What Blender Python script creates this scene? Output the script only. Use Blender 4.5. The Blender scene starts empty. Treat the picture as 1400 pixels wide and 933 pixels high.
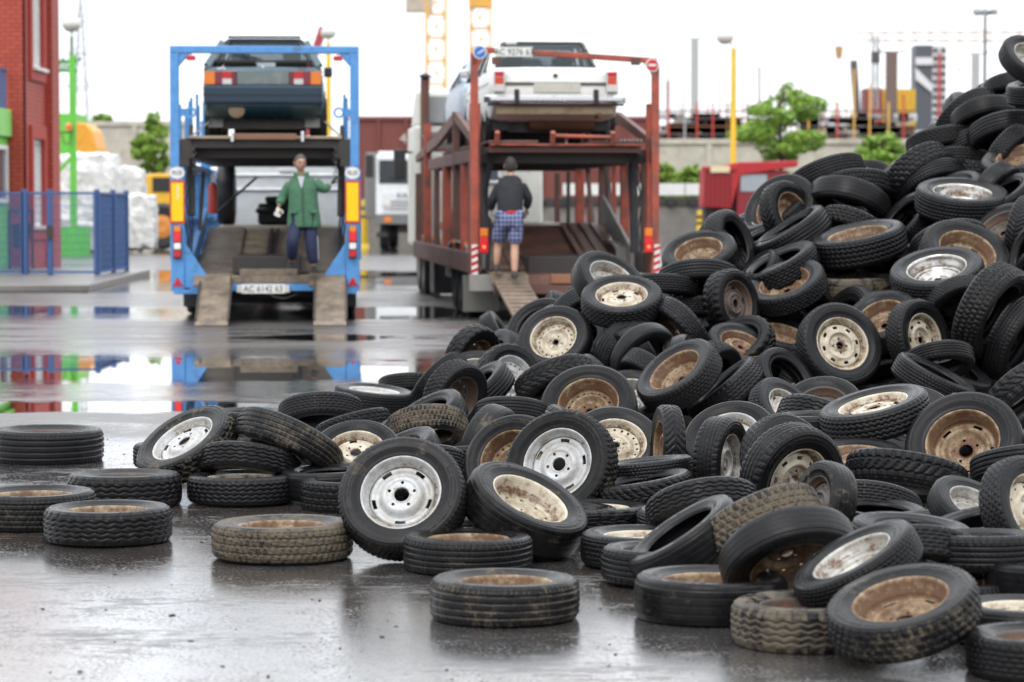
import bpy, bmesh, math, random
import numpy as np
from mathutils import Vector, Matrix, Euler
R = math.radians
random.seed(7)
scene = bpy.context.scene
# ---------------------------------------------------------------- camera, sky, sun, exposure
FPX, CXP, CYP, HOR, CAMH = 3700.0, 700.0, 466.5, 282.0, 1.53      # pixels of the 1400 x 933 photograph
PITCH = math.atan((CYP - HOR) / FPX)
cam_data = bpy.data.cameras.new('camera')
cam = bpy.data.objects.new('camera', cam_data)
scene.collection.objects.link(cam)
cam.location = (0, 0, CAMH)
cam.rotation_euler = (math.pi / 2 - PITCH, 0, 0)
cam_data.sensor_width = 36.0
cam_data.lens = FPX * 36.0 / 1400.0
cam_data.clip_start = 0.5
cam_data.clip_end = 3000
cam_data.dof.use_dof = True
cam_data.dof.focus_distance = 14.0
cam_data.dof.aperture_fstop = 3.6
scene.camera = cam
world = bpy.data.worlds.new('World')
scene.world = world
world.use_nodes = True
wn = world.node_tree.nodes
wl = world.node_tree.links
wn.clear()
SUN_EL, SUN_AZ = 52.0, 200.0
sky = wn.new('ShaderNodeTexSky')
sky.sky_type = 'NISHITA'
sky.sun_disc = False
sky.sun_elevation = R(SUN_EL)
sky.sun_rotation = R(SUN_AZ)
sky.air_density = 1.0
sky.dust_density = 4.0
# overcast: a closed cloud layer, nearly even and slightly cool, with the clear sky behind it barely tinting it
# (standard overcast luminance: brightest overhead, falling off evenly towards the horizon all round)
mixn = wn.new('ShaderNodeMixRGB')
mixn.inputs[0].default_value = 0.95
wtc = wn.new('ShaderNodeTexCoord'); wsep = wn.new('ShaderNodeSeparateXYZ'); wl.new(wtc.outputs['Generated'], wsep.inputs[0])
wmr = wn.new('ShaderNodeMapRange'); wmr.inputs[1].default_value = 0.0; wmr.inputs[2].default_value = 1.0; wmr.inputs[3].default_value = 0.80; wmr.inputs[4].default_value = 1.55
wl.new(wsep.outputs[2], wmr.inputs[0])
wmul = wn.new('ShaderNodeMixRGB'); wmul.blend_type = 'MULTIPLY'; wmul.inputs[0].default_value = 1.0; wmul.inputs[1].default_value = (12.6, 13.0, 13.6, 1)
wl.new(wmr.outputs[0], wmul.inputs[2]); wl.new(wmul.outputs[0], mixn.inputs[2])
bg = wn.new('ShaderNodeBackground')
bg.inputs[1].default_value = 0.135
wo = wn.new('ShaderNodeOutputWorld')
wl.new(sky.outputs[0], mixn.inputs[1])
wl.new(mixn.outputs[0], bg.inputs[0])
wl.new(bg.outputs[0], wo.inputs[0])
sun_data = bpy.data.lights.new('sun', 'SUN')
sun_data.energy = 1.2
sun_data.angle = R(25)
sun_data.color = (1.0, 0.97, 0.92)
sun = bpy.data.objects.new('sun', sun_data)
scene.collection.objects.link(sun)
sun.rotation_euler = Euler((R(90 - SUN_EL), 0, R(180 - SUN_AZ)), 'XYZ')
scene.view_settings.view_transform = 'Standard'
scene.view_settings.look = 'None'
scene.view_settings.exposure = 0.0
scene.view_settings.gamma = 1.0
scene.view_settings.use_curve_mapping = False
scene.cycles.use_denoising = True
scene.cycles.max_bounces = 7
scene.cycles.diffuse_bounces = 3
scene.cycles.glossy_bounces = 4
scene.cycles.transparent_max_bounces = 12
scene.cycles.caustics_reflective = False
scene.cycles.caustics_refractive = False

# ---------------------------------------------------------------- helpers
COL = scene.collection
FWD = Vector((0, math.cos(PITCH), -math.sin(PITCH)))
UP = Vector((0, math.sin(PITCH), math.cos(PITCH)))
RIGHT = Vector((1, 0, 0))
CAM = Vector((0, 0, CAMH))

def ray(px, py):
    return FWD + RIGHT * ((px - CXP) / FPX) + UP * ((CYP - py) / FPX)

def at(px, py, Y):
    """point on the pixel's ray at world y = Y"""
    d = ray(px, py)
    return CAM + d * (Y / d.y)

def XZ(px, py, Y):
    p = at(px, py, Y)
    return p.x, p.z

def tag(o, label=None, cat=None, group=None, kind=None):
    if label: o['label'] = label
    if cat: o['category'] = cat
    if group: o['group'] = group
    if kind or cat: o['kind'] = kind or 'thing'
    return o

def empty(name, loc=(0, 0, 0), rz=0.0, label=None, cat=None, group=None):
    o = bpy.data.objects.new(name, None)
    COL.objects.link(o)
    o.location = loc
    o.rotation_euler = (0, 0, rz)
    return tag(o, label, cat, group)

class MB:
    """collects shapes, builds them as one mesh object"""
    def __init__(self):
        self.v = []; self.f = []; self.m = []; self.mi = 0; self.sm = []; self.smooth = False
    def add(self, vs, fs):
        b = len(self.v)
        self.v += [tuple(p) for p in vs]
        for f in fs:
            self.f.append([b + i for i in f]); self.m.append(self.mi); self.sm.append(self.smooth)
        return self
    def box(self, x0, x1, y0, y1, z0, z1, rot=None, piv=None):
        vs = [Vector((x, y, z)) for z in (z0, z1) for y in (y0, y1) for x in (x0, x1)]
        if rot is not None:
            c = Vector(piv) if piv is not None else Vector(((x0 + x1) / 2, (y0 + y1) / 2, (z0 + z1) / 2))
            M = Euler(rot).to_matrix()
            vs = [c + M @ (p - c) for p in vs]
        return self.add(vs, [(0, 2, 3, 1), (4, 5, 7, 6), (0, 1, 5, 4), (2, 6, 7, 3), (0, 4, 6, 2), (1, 3, 7, 5)])
    def bar(self, a, b, w, h=None, upv=(0, 0, 1)):
        """rectangular bar from a to b"""
        a = Vector(a); b = Vector(b); h = h or w
        d = (b - a).normalized()
        u = Vector(upv)
        if abs(d.dot(u)) > .97: u = Vector((0, 1, 0))
        s = d.cross(u).normalized(); t = s.cross(d)
        vs = [p + s * (w / 2 * i) + t * (h / 2 * j) for p in (a, b) for j in (-1, 1) for i in (-1, 1)]
        return self.add(vs, [(0, 2, 3, 1), (4, 5, 7, 6), (0, 1, 5, 4), (2, 6, 7, 3), (0, 4, 6, 2), (1, 3, 7, 5)])
    def tube(self, pts, r, n=8, cap=True):
        pts = [Vector(p) for p in pts]
        rs = r if isinstance(r, (list, tuple)) else [r] * len(pts)
        rings = []
        prev = None
        for i, p in enumerate(pts):
            d = (pts[min(i + 1, len(pts) - 1)] - pts[max(i - 1, 0)])
            d = d.normalized() if d.length > 1e-9 else Vector((0, 0, 1))
            if prev is None:
                u = Vector((0, 0, 1)) if abs(d.z) < .9 else Vector((1, 0, 0))
                s = d.cross(u).normalized()
            else:
                s = (prev - d * prev.dot(d)).normalized()
            prev = s
            t = d.cross(s)
            rings.append([p + (s * math.cos(2 * math.pi * k / n) + t * math.sin(2 * math.pi * k / n)) * rs[i] for k in range(n)])
        return self.loft(rings, cap)
    def loft(self, rings, cap=True, closed=True):
        n = len(rings[0]); vs = [p for r_ in rings for p in r_]; fs = []
        for i in range(len(rings) - 1):
            for k in range(n if closed else n - 1):
                k2 = (k + 1) % n
                fs.append((i * n + k, i * n + k2, (i + 1) * n + k2, (i + 1) * n + k))
        if cap:
            fs.append(tuple(reversed(range(n)))); fs.append(tuple((len(rings) - 1) * n + k for k in range(n)))
        return self.add(vs, fs)
    def lathe(self, prof, n=24, M=None, close=False):
        """profile of (r, z) about +z, optionally moved by matrix M"""
        rings = []
        for r_, z in prof:
            rings.append([Vector((r_ * math.cos(2 * math.pi * k / n), r_ * math.sin(2 * math.pi * k / n), z)) for k in range(n)])
        if M is not None: rings = [[M @ p for p in q] for q in rings]
        return self.loft(rings, not close)
    def prism(self, poly, a, b, axis='y'):
        """poly of 2D points extruded between a and b along axis (x: poly is y,z; y: poly is x,z; z: poly is x,y)"""
        def mk(p, t):
            return (t, p[0], p[1]) if axis == 'x' else (p[0], t, p[1]) if axis == 'y' else (p[0], p[1], t)
        n = len(poly)
        vs = [mk(p, a) for p in poly] + [mk(p, b) for p in poly]
        fs = [tuple(range(n)), tuple(reversed(range(n, 2 * n)))]
        for i in range(n):
            j = (i + 1) % n
            fs.append((i, i + n, j + n, j))
        return self.add(vs, fs)
    def quad(self, a, b, c, d): return self.add([a, b, c, d], [(0, 1, 2, 3)])
    def build(self, name, mats, parent=None, bevel=0, seg=2, auto=None):
        me = bpy.data.meshes.new(name)
        me.from_pydata(self.v, [], self.f)
        if not isinstance(mats, (list, tuple)): mats = [mats]
        for m_ in mats: me.materials.append(m_)
        me.polygons.foreach_set('material_index', self.m)
        me.polygons.foreach_set('use_smooth', self.sm)
        bm = bmesh.new(); bm.from_mesh(me)
        bmesh.ops.recalc_face_normals(bm, faces=bm.faces)
        bm.to_mesh(me); bm.free()
        me.update()
        if any(self.sm): me.set_sharp_from_angle(angle=R(42))
        o = bpy.data.objects.new(name, me)
        COL.objects.link(o)
        if parent is not None: o.parent = parent
        if bevel:
            b = o.modifiers.new('bevel', 'BEVEL'); b.width = bevel; b.segments = seg; b.limit_method = 'ANGLE'; b.angle_limit = R(35)
        return o

def text(name, body, size, mat, loc, rot, parent=None, ext=0.002, align='CENTER', sx=1.0):
    cu = bpy.data.curves.new(name, 'FONT')
    cu.body = body; cu.size = size; cu.extrude = ext; cu.align_x = align; cu.align_y = 'CENTER'
    cu.resolution_u = 3
    cu.materials.append(mat)
    tmp = bpy.data.objects.new(name, cu); COL.objects.link(tmp)
    dg = bpy.context.evaluated_depsgraph_get(); dg.update()
    me = bpy.data.meshes.new_from_object(tmp.evaluated_get(dg)); me.name = name
    bpy.data.objects.remove(tmp); bpy.data.curves.remove(cu)
    o = bpy.data.objects.new(name, me)
    COL.objects.link(o)
    o.location = loc; o.rotation_euler = rot; o.scale = (sx, 1, 1)
    if parent is not None: o.parent = parent
    return o

# ---------------------------------------------------------------- materials
MATS = {}
def nd(nt, t, **kw):
    n = nt.nodes.new(t)
    for k, v in kw.items(): setattr(n, k, v)
    return n

def mat(name, col, rough=.5, metal=0.0, var=.12, scale=6.0, bump=0.0, bscale=40.0, dirt=0.0, dcol=(.07, .05, .035), dscale=3.0, emit=0.0, trans=0.0, alpha=1.0, coat=0.0, rvar=.12):
    if name in MATS: return MATS[name]
    m = bpy.data.materials.new(name); m.use_nodes = True
    nt = m.node_tree; L = nt.links
    b = nt.nodes['Principled BSDF']
    tc = nd(nt, 'ShaderNodeTexCoord')
    nz = nd(nt, 'ShaderNodeTexNoise'); nz.inputs['Scale'].default_value = scale; nz.inputs['Detail'].default_value = 6; nz.inputs['Roughness'].default_value = .65
    L.new(tc.outputs['Object'], nz.inputs['Vector'])
    mr = nd(nt, 'ShaderNodeMapRange'); mr.inputs[1].default_value = .25; mr.inputs[2].default_value = .75
    mr.inputs[3].default_value = 1 - var; mr.inputs[4].default_value = 1 + var
    L.new(nz.outputs[0], mr.inputs[0])
    mul = nd(nt, 'ShaderNodeMixRGB', blend_type='MULTIPLY'); mul.inputs[0].default_value = 1
    mul.inputs[1].default_value = (*col, 1)
    L.new(mr.outputs[0], mul.inputs[2])
    out = mul.outputs[0]
    if dirt > 0:
        n2 = nd(nt, 'ShaderNodeTexNoise'); n2.inputs['Scale'].default_value = dscale; n2.inputs['Detail'].default_value = 9; n2.inputs['Roughness'].default_value = .72
        L.new(tc.outputs['Object'], n2.inputs['Vector'])
        r2 = nd(nt, 'ShaderNodeMapRange'); r2.inputs[1].default_value = .68 - dirt * .4; r2.inputs[2].default_value = .78 - dirt * .3; r2.inputs[4].default_value = min(1, .5 + dirt * .5)
        L.new(n2.outputs[0], r2.inputs[0])
        mx = nd(nt, 'ShaderNodeMixRGB'); mx.inputs[2].default_value = (*dcol, 1)
        L.new(r2.outputs[0], mx.inputs[0]); L.new(out, mx.inputs[1])
        out = mx.outputs[0]
    L.new(out, b.inputs['Base Color'])
    r3 = nd(nt, 'ShaderNodeMapRange'); r3.inputs[1].default_value = .3; r3.inputs[2].default_value = .7
    r3.inputs[3].default_value = max(0, rough - rvar * rough); r3.inputs[4].default_value = min(1, rough + rvar)
    L.new(nz.outputs[0], r3.inputs[0]); L.new(r3.outputs[0], b.inputs['Roughness'])
    b.inputs['Metallic'].default_value = metal
    b.inputs['Coat Weight'].default_value = coat
    if trans: b.inputs['Transmission Weight'].default_value = trans
    if emit:
        b.inputs['Emission Color'].default_value = (*col, 1); b.inputs['Emission Strength'].default_value = emit
    if bump:
        n4 = nd(nt, 'ShaderNodeTexNoise'); n4.inputs['Scale'].default_value = bscale; n4.inputs['Detail'].default_value = 4
        L.new(tc.outputs['Object'], n4.inputs['Vector'])
        bp = nd(nt, 'ShaderNodeBump'); bp.inputs['Strength'].default_value = bump; bp.inputs['Distance'].default_value = .02
        L.new(n4.outputs[0], bp.inputs['Height']); L.new(bp.outputs[0], b.inputs['Normal'])
    MATS[name] = m
    return m

M_black = mat('black_rubber_plain', (.018, .018, .02), .5)
M_dark = mat('dark_grimy_steel', (.035, .03, .027), .5, dirt=.4, dcol=(.06, .04, .025))
M_glass = mat('tinted_glass', (.10, .12, .14), .06, var=.05, rvar=.02)
def see_glass():
    m = bpy.data.materials.new('car_window_glass'); m.use_nodes = True; nt = m.node_tree; L = nt.links
    b = nt.nodes['Principled BSDF']; b.inputs['Base Color'].default_value = (.03, .04, .045, 1); b.inputs['Roughness'].default_value = .05
    t = nd(nt, 'ShaderNodeBsdfTransparent'); t.inputs[0].default_value = (.80, .84, .86, 1)
    mx = nd(nt, 'ShaderNodeMixShader'); mx.inputs[0].default_value = .30
    L.new(t.outputs[0], mx.inputs[1]); L.new(b.outputs[0], mx.inputs[2]); L.new(mx.outputs[0], nt.nodes['Material Output'].inputs[0])
    return m
M_see = see_glass()
M_white = mat('white_paint', (.72, .73, .71), .35, dirt=.12, dcol=(.35, .33, .29))
M_chrome = mat('worn_chrome', (.62, .62, .62), .18, metal=1.0, dirt=.25, dcol=(.12, .09, .06))
M_red_lens = mat('red_lens', (.50, .012, .02), .18)
M_orange_lens = mat('orange_lens', (.75, .20, .02), .18)
M_clear_lens = mat('clear_lens', (.6, .58, .55), .15)
M_yellow = mat('yellow_paint', (.75, .50, .03), .4, dirt=.1)
M_rust = mat('rusty_steel', (.16, .075, .04), .7, dirt=.4, dcol=(.06, .03, .02), bump=.2)
M_concrete = mat('old_concrete', (.50, .46, .39), .85, var=.25, scale=1.2, dirt=.35, dcol=(.30, .27, .21), dscale=.8, bump=.25, bscale=6)
M_ink = mat('black_ink', (.02, .02, .022), .5)

# ---------------------------------------------------------------- ground: wet asphalt with standing water
def wet_ground():
    m = bpy.data.materials.new('wet_asphalt'); m.use_nodes = True
    nt = m.node_tree; L = nt.links
    b = nt.nodes['Principled BSDF']
    tc = nd(nt, 'ShaderNodeTexCoord')
    def noise(scale, detail=6, rough=.6, sx=1.0, sy=1.0):
        mp = nd(nt, 'ShaderNodeMapping'); mp.inputs['Scale'].default_value = (sx, sy, 1)
        L.new(tc.outputs['Object'], mp.inputs[0])
        n = nd(nt, 'ShaderNodeTexNoise'); n.inputs['Scale'].default_value = scale; n.inputs['Detail'].default_value = detail; n.inputs['Roughness'].default_value = rough
        L.new(mp.outputs[0], n.inputs[0]); return n.outputs[0]
    def math_(op, a, b_=None, c=None, clamp=False):
        n = nd(nt, 'ShaderNodeMath', operation=op); n.use_clamp = clamp
        for i, v in enumerate((a, b_, c)):
            if v is None: continue
            if isinstance(v, (int, float)): n.inputs[i].default_value = v
            else: L.new(v, n.inputs[i])
        return n.outputs[0]
    def rng(x, a, b_, c=0.0, d=1.0):
        n = nd(nt, 'ShaderNodeMapRange'); n.inputs[1].default_value = a; n.inputs[2].default_value = b_; n.inputs[3].default_value = c; n.inputs[4].default_value = d
        L.new(x, n.inputs[0]); return n.outputs[0]
    sep = nd(nt, 'ShaderNodeSeparateXYZ'); L.new(tc.outputs['Object'], sep.inputs[0])
    X, Y = sep.outputs[0], sep.outputs[1]
    # hollows where the water stands: (centre x, centre y, half length x, half length y)
    pud = None
    warp = math_('MULTIPLY_ADD', noise(.55, 5, .6), 2.0, -1.0)
    for cx, cy, rx, ry in ((-5.2, 25.4, 6.6, 2.7), (-4.0, 20.6, 3.6, .8), (-7.9, 39.6, 3.3, 2.1), (-1.9, 38.8, 1.5, 2.6), (-2.0, 31.5, 1.3, 1.0), (2.2, 27.5, 2.2, 1.2),
                           (-6.5, 60, 9, 6), (4.5, 62, 6, 7), (-1.2, 54, 2.2, 5)):
        dx = math_('DIVIDE', math_('SUBTRACT', X, cx), rx); dy = math_('DIVIDE', math_('SUBTRACT', Y, cy), ry)
        r2 = math_('ADD', math_('MULTIPLY', dx, dx), math_('MULTIPLY', dy, dy))
        e = math_('SUBTRACT', 1.0, r2)
        pud = e if pud is None else math_('MAXIMUM', pud, e)
    depth = math_('ADD', math_('ADD', pud, math_('MULTIPLY', warp, .8)), math_('MULTIPLY_ADD', noise(2.6, 9, .76, .5, 1.6), 2.0, -1.0))
    puddle = rng(depth, .12, .5)
    # damp film: wetter and drier strips left by wheels and by the fall of the yard
    strips = noise(.9, 8, .62, .35, 1.6)
    fine = noise(14, 5, .7)
    grit = noise(170, 4, .7)
    film = rng(math_('ADD', strips, math_('MULTIPLY', math_('ADD', fine, grit), .3)), .55, .95)
    # colour: dark asphalt, muddy brown where dirt has been washed out of the heap
    mudm = rng(noise(.45, 7, .62, 1.0, 1.0), .42, .62)
    c1 = nd(nt, 'ShaderNodeMixRGB'); c1.inputs[1].default_value = (.062, .059, .059, 1); c1.inputs[2].default_value = (.064, .050, .040, 1); L.new(mudm, c1.inputs[0])
    c2 = nd(nt, 'ShaderNodeMixRGB', blend_type='MULTIPLY'); c2.inputs[0].default_value = 1; L.new(c1.outputs[0], c2.inputs[1])
    L.new(rng(grit, .3, .7, .6, 1.5), c2.inputs[2])
    c3 = nd(nt, 'ShaderNodeMixRGB'); L.new(puddle, c3.inputs[0]); L.new(c2.outputs[0], c3.inputs[1]); c3.inputs[2].default_value = (.025, .022, .02, 1)
    L.new(c3.outputs[0], b.inputs['Base Color'])
    # where the film of water breaks up the asphalt is only damp: rougher, hardly mirroring
    brk = rng(math_('ADD', math_('MULTIPLY', noise(1.5, 10, .74, .6, 1.3), .62), math_('MULTIPLY', noise(11, 6, .75, .7, 1.3), .38)), .525, .62)
    for yc, yh in ((32.6, 4.6), (44.5, 4.2), (72.0, 16.0), (19.6, 2.2)):
        q = math_('DIVIDE', math_('SUBTRACT', Y, yc), yh); zone = rng(math_('SUBTRACT', 1.0, math_('MULTIPLY', q, q)), 0, .6)
        brk = math_('MAXIMUM', brk, math_('MULTIPLY', zone, rng(math_('ADD', math_('MULTIPLY', noise(1.1, 9, .72, .5, 1.5), .7), math_('MULTIPLY', noise(9, 5, .7), .3)), .36, .52)))
    # stones of the asphalt standing out of the film
    stones = rng(math_('ADD', math_('MULTIPLY', noise(60, 3, .6), .7), math_('MULTIPLY', noise(4, 4, .6), .3)), .53, .60, 0, .75)
    brk = math_('MAXIMUM', brk, stones)
    dampm = math_('MULTIPLY', brk, math_('SUBTRACT', 1.0, puddle))
    rdry = math_('ADD', rng(film, 0, 1, .04, .13), math_('MULTIPLY', dampm, .30))
    rmix = nd(nt, 'ShaderNodeMix'); rmix.data_type = 'FLOAT'
    L.new(puddle, rmix.inputs[0]); L.new(rdry, rmix.inputs[2]); rmix.inputs[3].default_value = .015
    L.new(rmix.outputs[0], b.inputs['Roughness'])
    b.inputs['IOR'].default_value = 1.5
    b.inputs['Specular IOR Level'].default_value = .9
    L.new(rng(dampm, 0, 1, 1.0, .1), b.inputs['Coat Weight'])
    rmix2 = nd(nt, 'ShaderNodeMix'); rmix2.data_type = 'FLOAT'
    L.new(puddle, rmix2.inputs[0]); rmix2.inputs[2].default_value = .03; rmix2.inputs[3].default_value = .01
    L.new(rmix2.outputs[0], b.inputs['Coat Roughness']); b.inputs['Coat IOR'].default_value = 1.6
    h = math_('ADD', math_('MULTIPLY', fine, .5), math_('ADD', math_('MULTIPLY', grit, .55), math_('MULTIPLY', noise(3.0, 3), .8)))
    inv = math_('SUBTRACT', 1.0, puddle)
    bp = nd(nt, 'ShaderNodeBump'); bp.inputs['Distance'].default_value = .0035
    L.new(math_('ADD', math_('MULTIPLY', inv, .18), math_('MULTIPLY', dampm, .8)), bp.inputs['Strength'])
    L.new(h, bp.inputs['Height']); L.new(bp.outputs[0], b.inputs['Normal']); L.new(bp.outputs[0], b.inputs['Coat Normal'])
    return m

g = MB(); g.quad((-900, -60, 0), (900, -60, 0), (900, 1800, 0), (-900, 1800, 0))
tag(g.build('ground', wet_ground()), 'wet dark asphalt yard with puddles', kind='structure')

# grit, pebbles and scraps of rubber washed over the yard
gr = MB(); rr = random.Random(3)
for k in range(420):
    px = rr.uniform(0, 1400); py = rr.uniform(452, 930)
    d = ray(px, py); t = -CAM.z / d.z; p = CAM + d * t
    if p.y > 34: continue
    if rr.random() < .5: p.x += rr.gauss(0, .3); p.y += rr.gauss(0, .3)
    s = rr.choice((.0012, .0015, .002, .002, .003, .004)) * (1.6 if rr.random() < .05 else 1)
    a = rr.uniform(0, 3.14); l = s * rr.uniform(1, 3.2)
    ca, sa = math.cos(a), math.sin(a)
    vs = [(p.x + ca * i * l - sa * j * s, p.y + sa * i * l + ca * j * s, .001 + (0 if q else s * rr.uniform(.5, 1.1))) for q in (1, 0) for i, j in ((-1, -1), (1, -1), (1, 1), (-1, 1))]
    gr.add(vs, [(4, 5, 6, 7), (0, 1, 5, 4), (1, 2, 6, 5), (2, 3, 7, 6), (3, 0, 4, 7)])
tag(gr.build('gravel', mat('grit', (.035, .028, .024), .7, var=.4)), 'scattered grit and scraps on the wet asphalt', kind='stuff')

# ---------------------------------------------------------------- the yard's surroundings
def brick_mat():
    m = bpy.data.materials.new('painted_red_brick'); m.use_nodes = True
    nt = m.node_tree; L = nt.links; b = nt.nodes['Principled BSDF']
    tc = nd(nt, 'ShaderNodeTexCoord'); sp = nd(nt, 'ShaderNodeSeparateXYZ'); L.new(tc.outputs['Object'], sp.inputs[0])
    ad = nd(nt, 'ShaderNodeMath', operation='ADD'); L.new(sp.outputs[0], ad.inputs[0]); L.new(sp.outputs[1], ad.inputs[1])
    cb = nd(nt, 'ShaderNodeCombineXYZ'); L.new(ad.outputs[0], cb.inputs[0]); L.new(sp.outputs[2], cb.inputs[1])
    br = nd(nt, 'ShaderNodeTexBrick'); L.new(cb.outputs[0], br.inputs['Vector'])
    br.inputs['Scale'].default_value = 1; br.inputs['Brick Width'].default_value = .26; br.inputs['Row Height'].default_value = .10; br.inputs['Mortar Size'].default_value = .014
    br.inputs['Color1'].default_value = (.62, .085, .045, 1); br.inputs['Color2'].default_value = (.52, .065, .038, 1); br.inputs['Mortar'].default_value = (.26, .04, .03, 1)
    nz = nd(nt, 'ShaderNodeTexNoise'); nz.inputs['Scale'].default_value = 1.2; nz.inputs['Detail'].default_value = 6
    mx = nd(nt, 'ShaderNodeMixRGB', blend_type='MULTIPLY'); mx.inputs[0].default_value = .5; L.new(br.outputs[0], mx.inputs[1]); L.new(nz.outputs[0], mx.inputs[2])
    L.new(mx.outputs[0], b.inputs['Base Color']); b.inputs['Roughness'].default_value = .6
    bp = nd(nt, 'ShaderNodeBump'); bp.inputs['Strength'].default_value = .7; bp.inputs['Distance'].default_value = .012; bp.invert = True
    L.new(br.outputs['Fac'], bp.inputs['Height']); L.new(bp.outputs[0], b.inputs['Normal'])
    return m
M_brick = brick_mat()
M_green = mat('green_paint', (.13, .52, .06), .45)
M_blue = mat('blue_paint', (.035, .13, .42), .42, dirt=.1)
M_fence = mat('blue_fence_paint', (.04, .095, .24), .5, dirt=.25)
M_pad = mat('wet_concrete_pad', (.16, .15, .14), .3, var=.3, scale=2, dirt=.3)

# concrete pad
pad = MB(); pad.prism([(-16, 48.2), (-7.55, 48.2), (-8.05, 60.2), (-11.0, 61.9), (-16, 61.9)], .0, .13, 'z')
tag(pad.build('pavement', M_pad, bevel=.02), 'concrete pad with kerb edge', kind='structure')
# red building
bl = empty('brick_building', (0, 0, 0), label='tall red brick building with white framed windows beside the blue fence', cat='building')
w = MB()
def wall_with_holes(mb, x, y0, y1, z0, z1, holes, th=.3):
    """wall along y at plane x (outer side +x) with openings (ya, yb, za, zb)"""
    ys = sorted({y0, y1, *[h[0] for h in holes], *[h[1] for h in holes]}); zs = sorted({z0, z1, *[h[2] for h in holes], *[h[3] for h in holes]})
    for i in range(len(ys) - 1):
        for k in range(len(zs) - 1):
            cy, cz = (ys[i] + ys[i + 1]) / 2, (zs[k] + zs[k + 1]) / 2
            if any(h[0] < cy < h[1] and h[2] < cz < h[3] for h in holes): continue
            mb.box(x - th, x, ys[i], ys[i + 1], zs[k], zs[k + 1])
holes = [(63.0, 64.45, 4.75, 6.85), (63.0, 64.45, 1.05, 3.1)]
wall_with_holes(w, -11.16, 62.02, 65.0, 0, 7.2, holes)
w.box(-24, -11.16, 62.0, 62.3, 0, 7.2); w.box(-24, -11.46, 65.7, 66, 0, 7.2)
w.build('wall', M_brick, bl)
w = MB(); w.box(-11.5, -11.0, 64.98, 66.02, 0, 7.3); w.build('pilaster', M_brick, bl)
w = MB(); w.box(-24, -10.95, 61.8, 66.2, 7.25, 7.5); w.build('roof_cornice', M_white, bl)
M_brickband = mat('dark_red_surround', (.36, .035, .022), .6)
for (ya, yb, za, zb) in holes:
    s_ = MB()
    for a in ((ya - .3, ya, za - .3, zb + .3), (yb, yb + .28, za - .3, zb + .3), (ya, yb, zb, zb + .3), (ya, yb, za - .3, za)): s_.box(-11.158, -11.09, *a)
    s_.build('window_surround', M_brickband, bl)
    fr = MB()
    for a in ((ya, ya + .09, za, zb), (yb - .09, yb, za, zb), (ya + .09, yb - .09, zb - .09, zb), (ya + .09, yb - .09, za, za + .09), ((ya + yb) / 2 - .04, (ya + yb) / 2 + .04, za + .09, zb - .09)): fr.box(-11.30, -11.2, *a)
    f_ = fr.build('window', M_white, bl)
    q = MB(); q.box(-11.28, -11.26, ya + .08, yb - .08, za + .08, zb - .08); q.build('pane', mat('blind_glass', (.62, .64, .64), .15), f_)
    q = MB(); q.box(-11.3, -11.0, ya - .1, yb + .1, za - .06, za + .01); q.build('sill', M_white, f_)
# green porch
po = empty('porch', (0, 0, 0), label='bright green porch with white window in front of the red building', cat='porch')
w = MB(); w.box(-16, -11.52, 59.3, 61.98, .13, 3.1); w.build('wall', M_green, po)
w = MB(); w.box(-16, -11.42, 59.1, 61.98, 3.1, 3.72); w.build('roof_edge', mat('pale_green_paint', (.24, .60, .14), .45), po, bevel=.02)
w = MB()
for a in ((60.2, 60.3, 1.6, 2.9), (61.5, 61.6, 1.6, 2.9), (60.3, 61.5, 2.8, 2.9), (60.3, 61.5, 1.6, 1.7)): w.box(-11.518, -11.44, a[0], a[1], a[2], a[3])
f_ = w.build('window', M_white, po)
w = MB(); w.box(-11.517, -11.49, 60.3, 61.5, 1.7, 2.8); w.build('pane', M_glass, f_)
w = MB()
for k in range(12): w.bar((-11.55 - k * .13, 59.3, 3.72), (-11.55 - k * .13, 59.3, 4.6), .025)
w.bar((-13, 59.3, 4.62), (-11.5, 59.3, 4.62), .06); w.bar((-11.5, 59.3, 3.72), (-11.5, 59.3, 4.6), .06)
for k in range(14): w.bar((-11.52, 59.45 + k * .18, 3.72), (-11.52, 59.45 + k * .18, 4.6), .025)
w.bar((-11.52, 59.3, 4.62), (-11.52, 61.9, 4.62), .05)
w.build('railing', M_fence, po)
# blue welded mesh fence: every panel a part, its wires real
fe = empty('mesh_fence', (0, 0, .13), label='low blue welded mesh fence round the concrete pad', cat='fence')
def fence_panel(a, b, h, pitch=.075):
    a = Vector((*a, 0)); b = Vector((*b, 0)); d = (b - a); n = max(2, int(d.length / pitch))
    fr = MB(); z = Vector((0, 0, 1))
    fr.bar(a + z * .06, b + z * .06, .05); fr.bar(a + z * h, b + z * h, .05); fr.bar(a + z * .03, a + z * (h + .03), .06); fr.bar(b + z * .03, b + z * (h + .03), .06)
    p_ = fr.build('fence_panel', M_fence, fe)
    wr = MB()
    for k in range(1, n): wr.bar(a + d * (k / n) + z * .06, a + d * (k / n) + z * h, .012)
    for k in range(1, int(h / .15)): wr.bar(a + z * (.06 + k * .15), b + z * (.06 + k * .15), .010)
    wr.build('wire_mesh', M_fence, p_)
H_ = 1.66
fence_panel((-14.2, 55), (-11.6, 55), H_, .035); fence_panel((-11.5, 55), (-9.95, 55), H_, .032); fence_panel((-9.85, 55.05), (-9.40, 55.05), H_, .06)
fence_panel((-9.36, 54.9), (-8.45, 54.9), H_, .055)
fence_panel((-8.39, 55.05), (-8.39, 56.9), H_, .045); fence_panel((-8.38, 56.98), (-8.38, 58.8), H_, .045)
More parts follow.
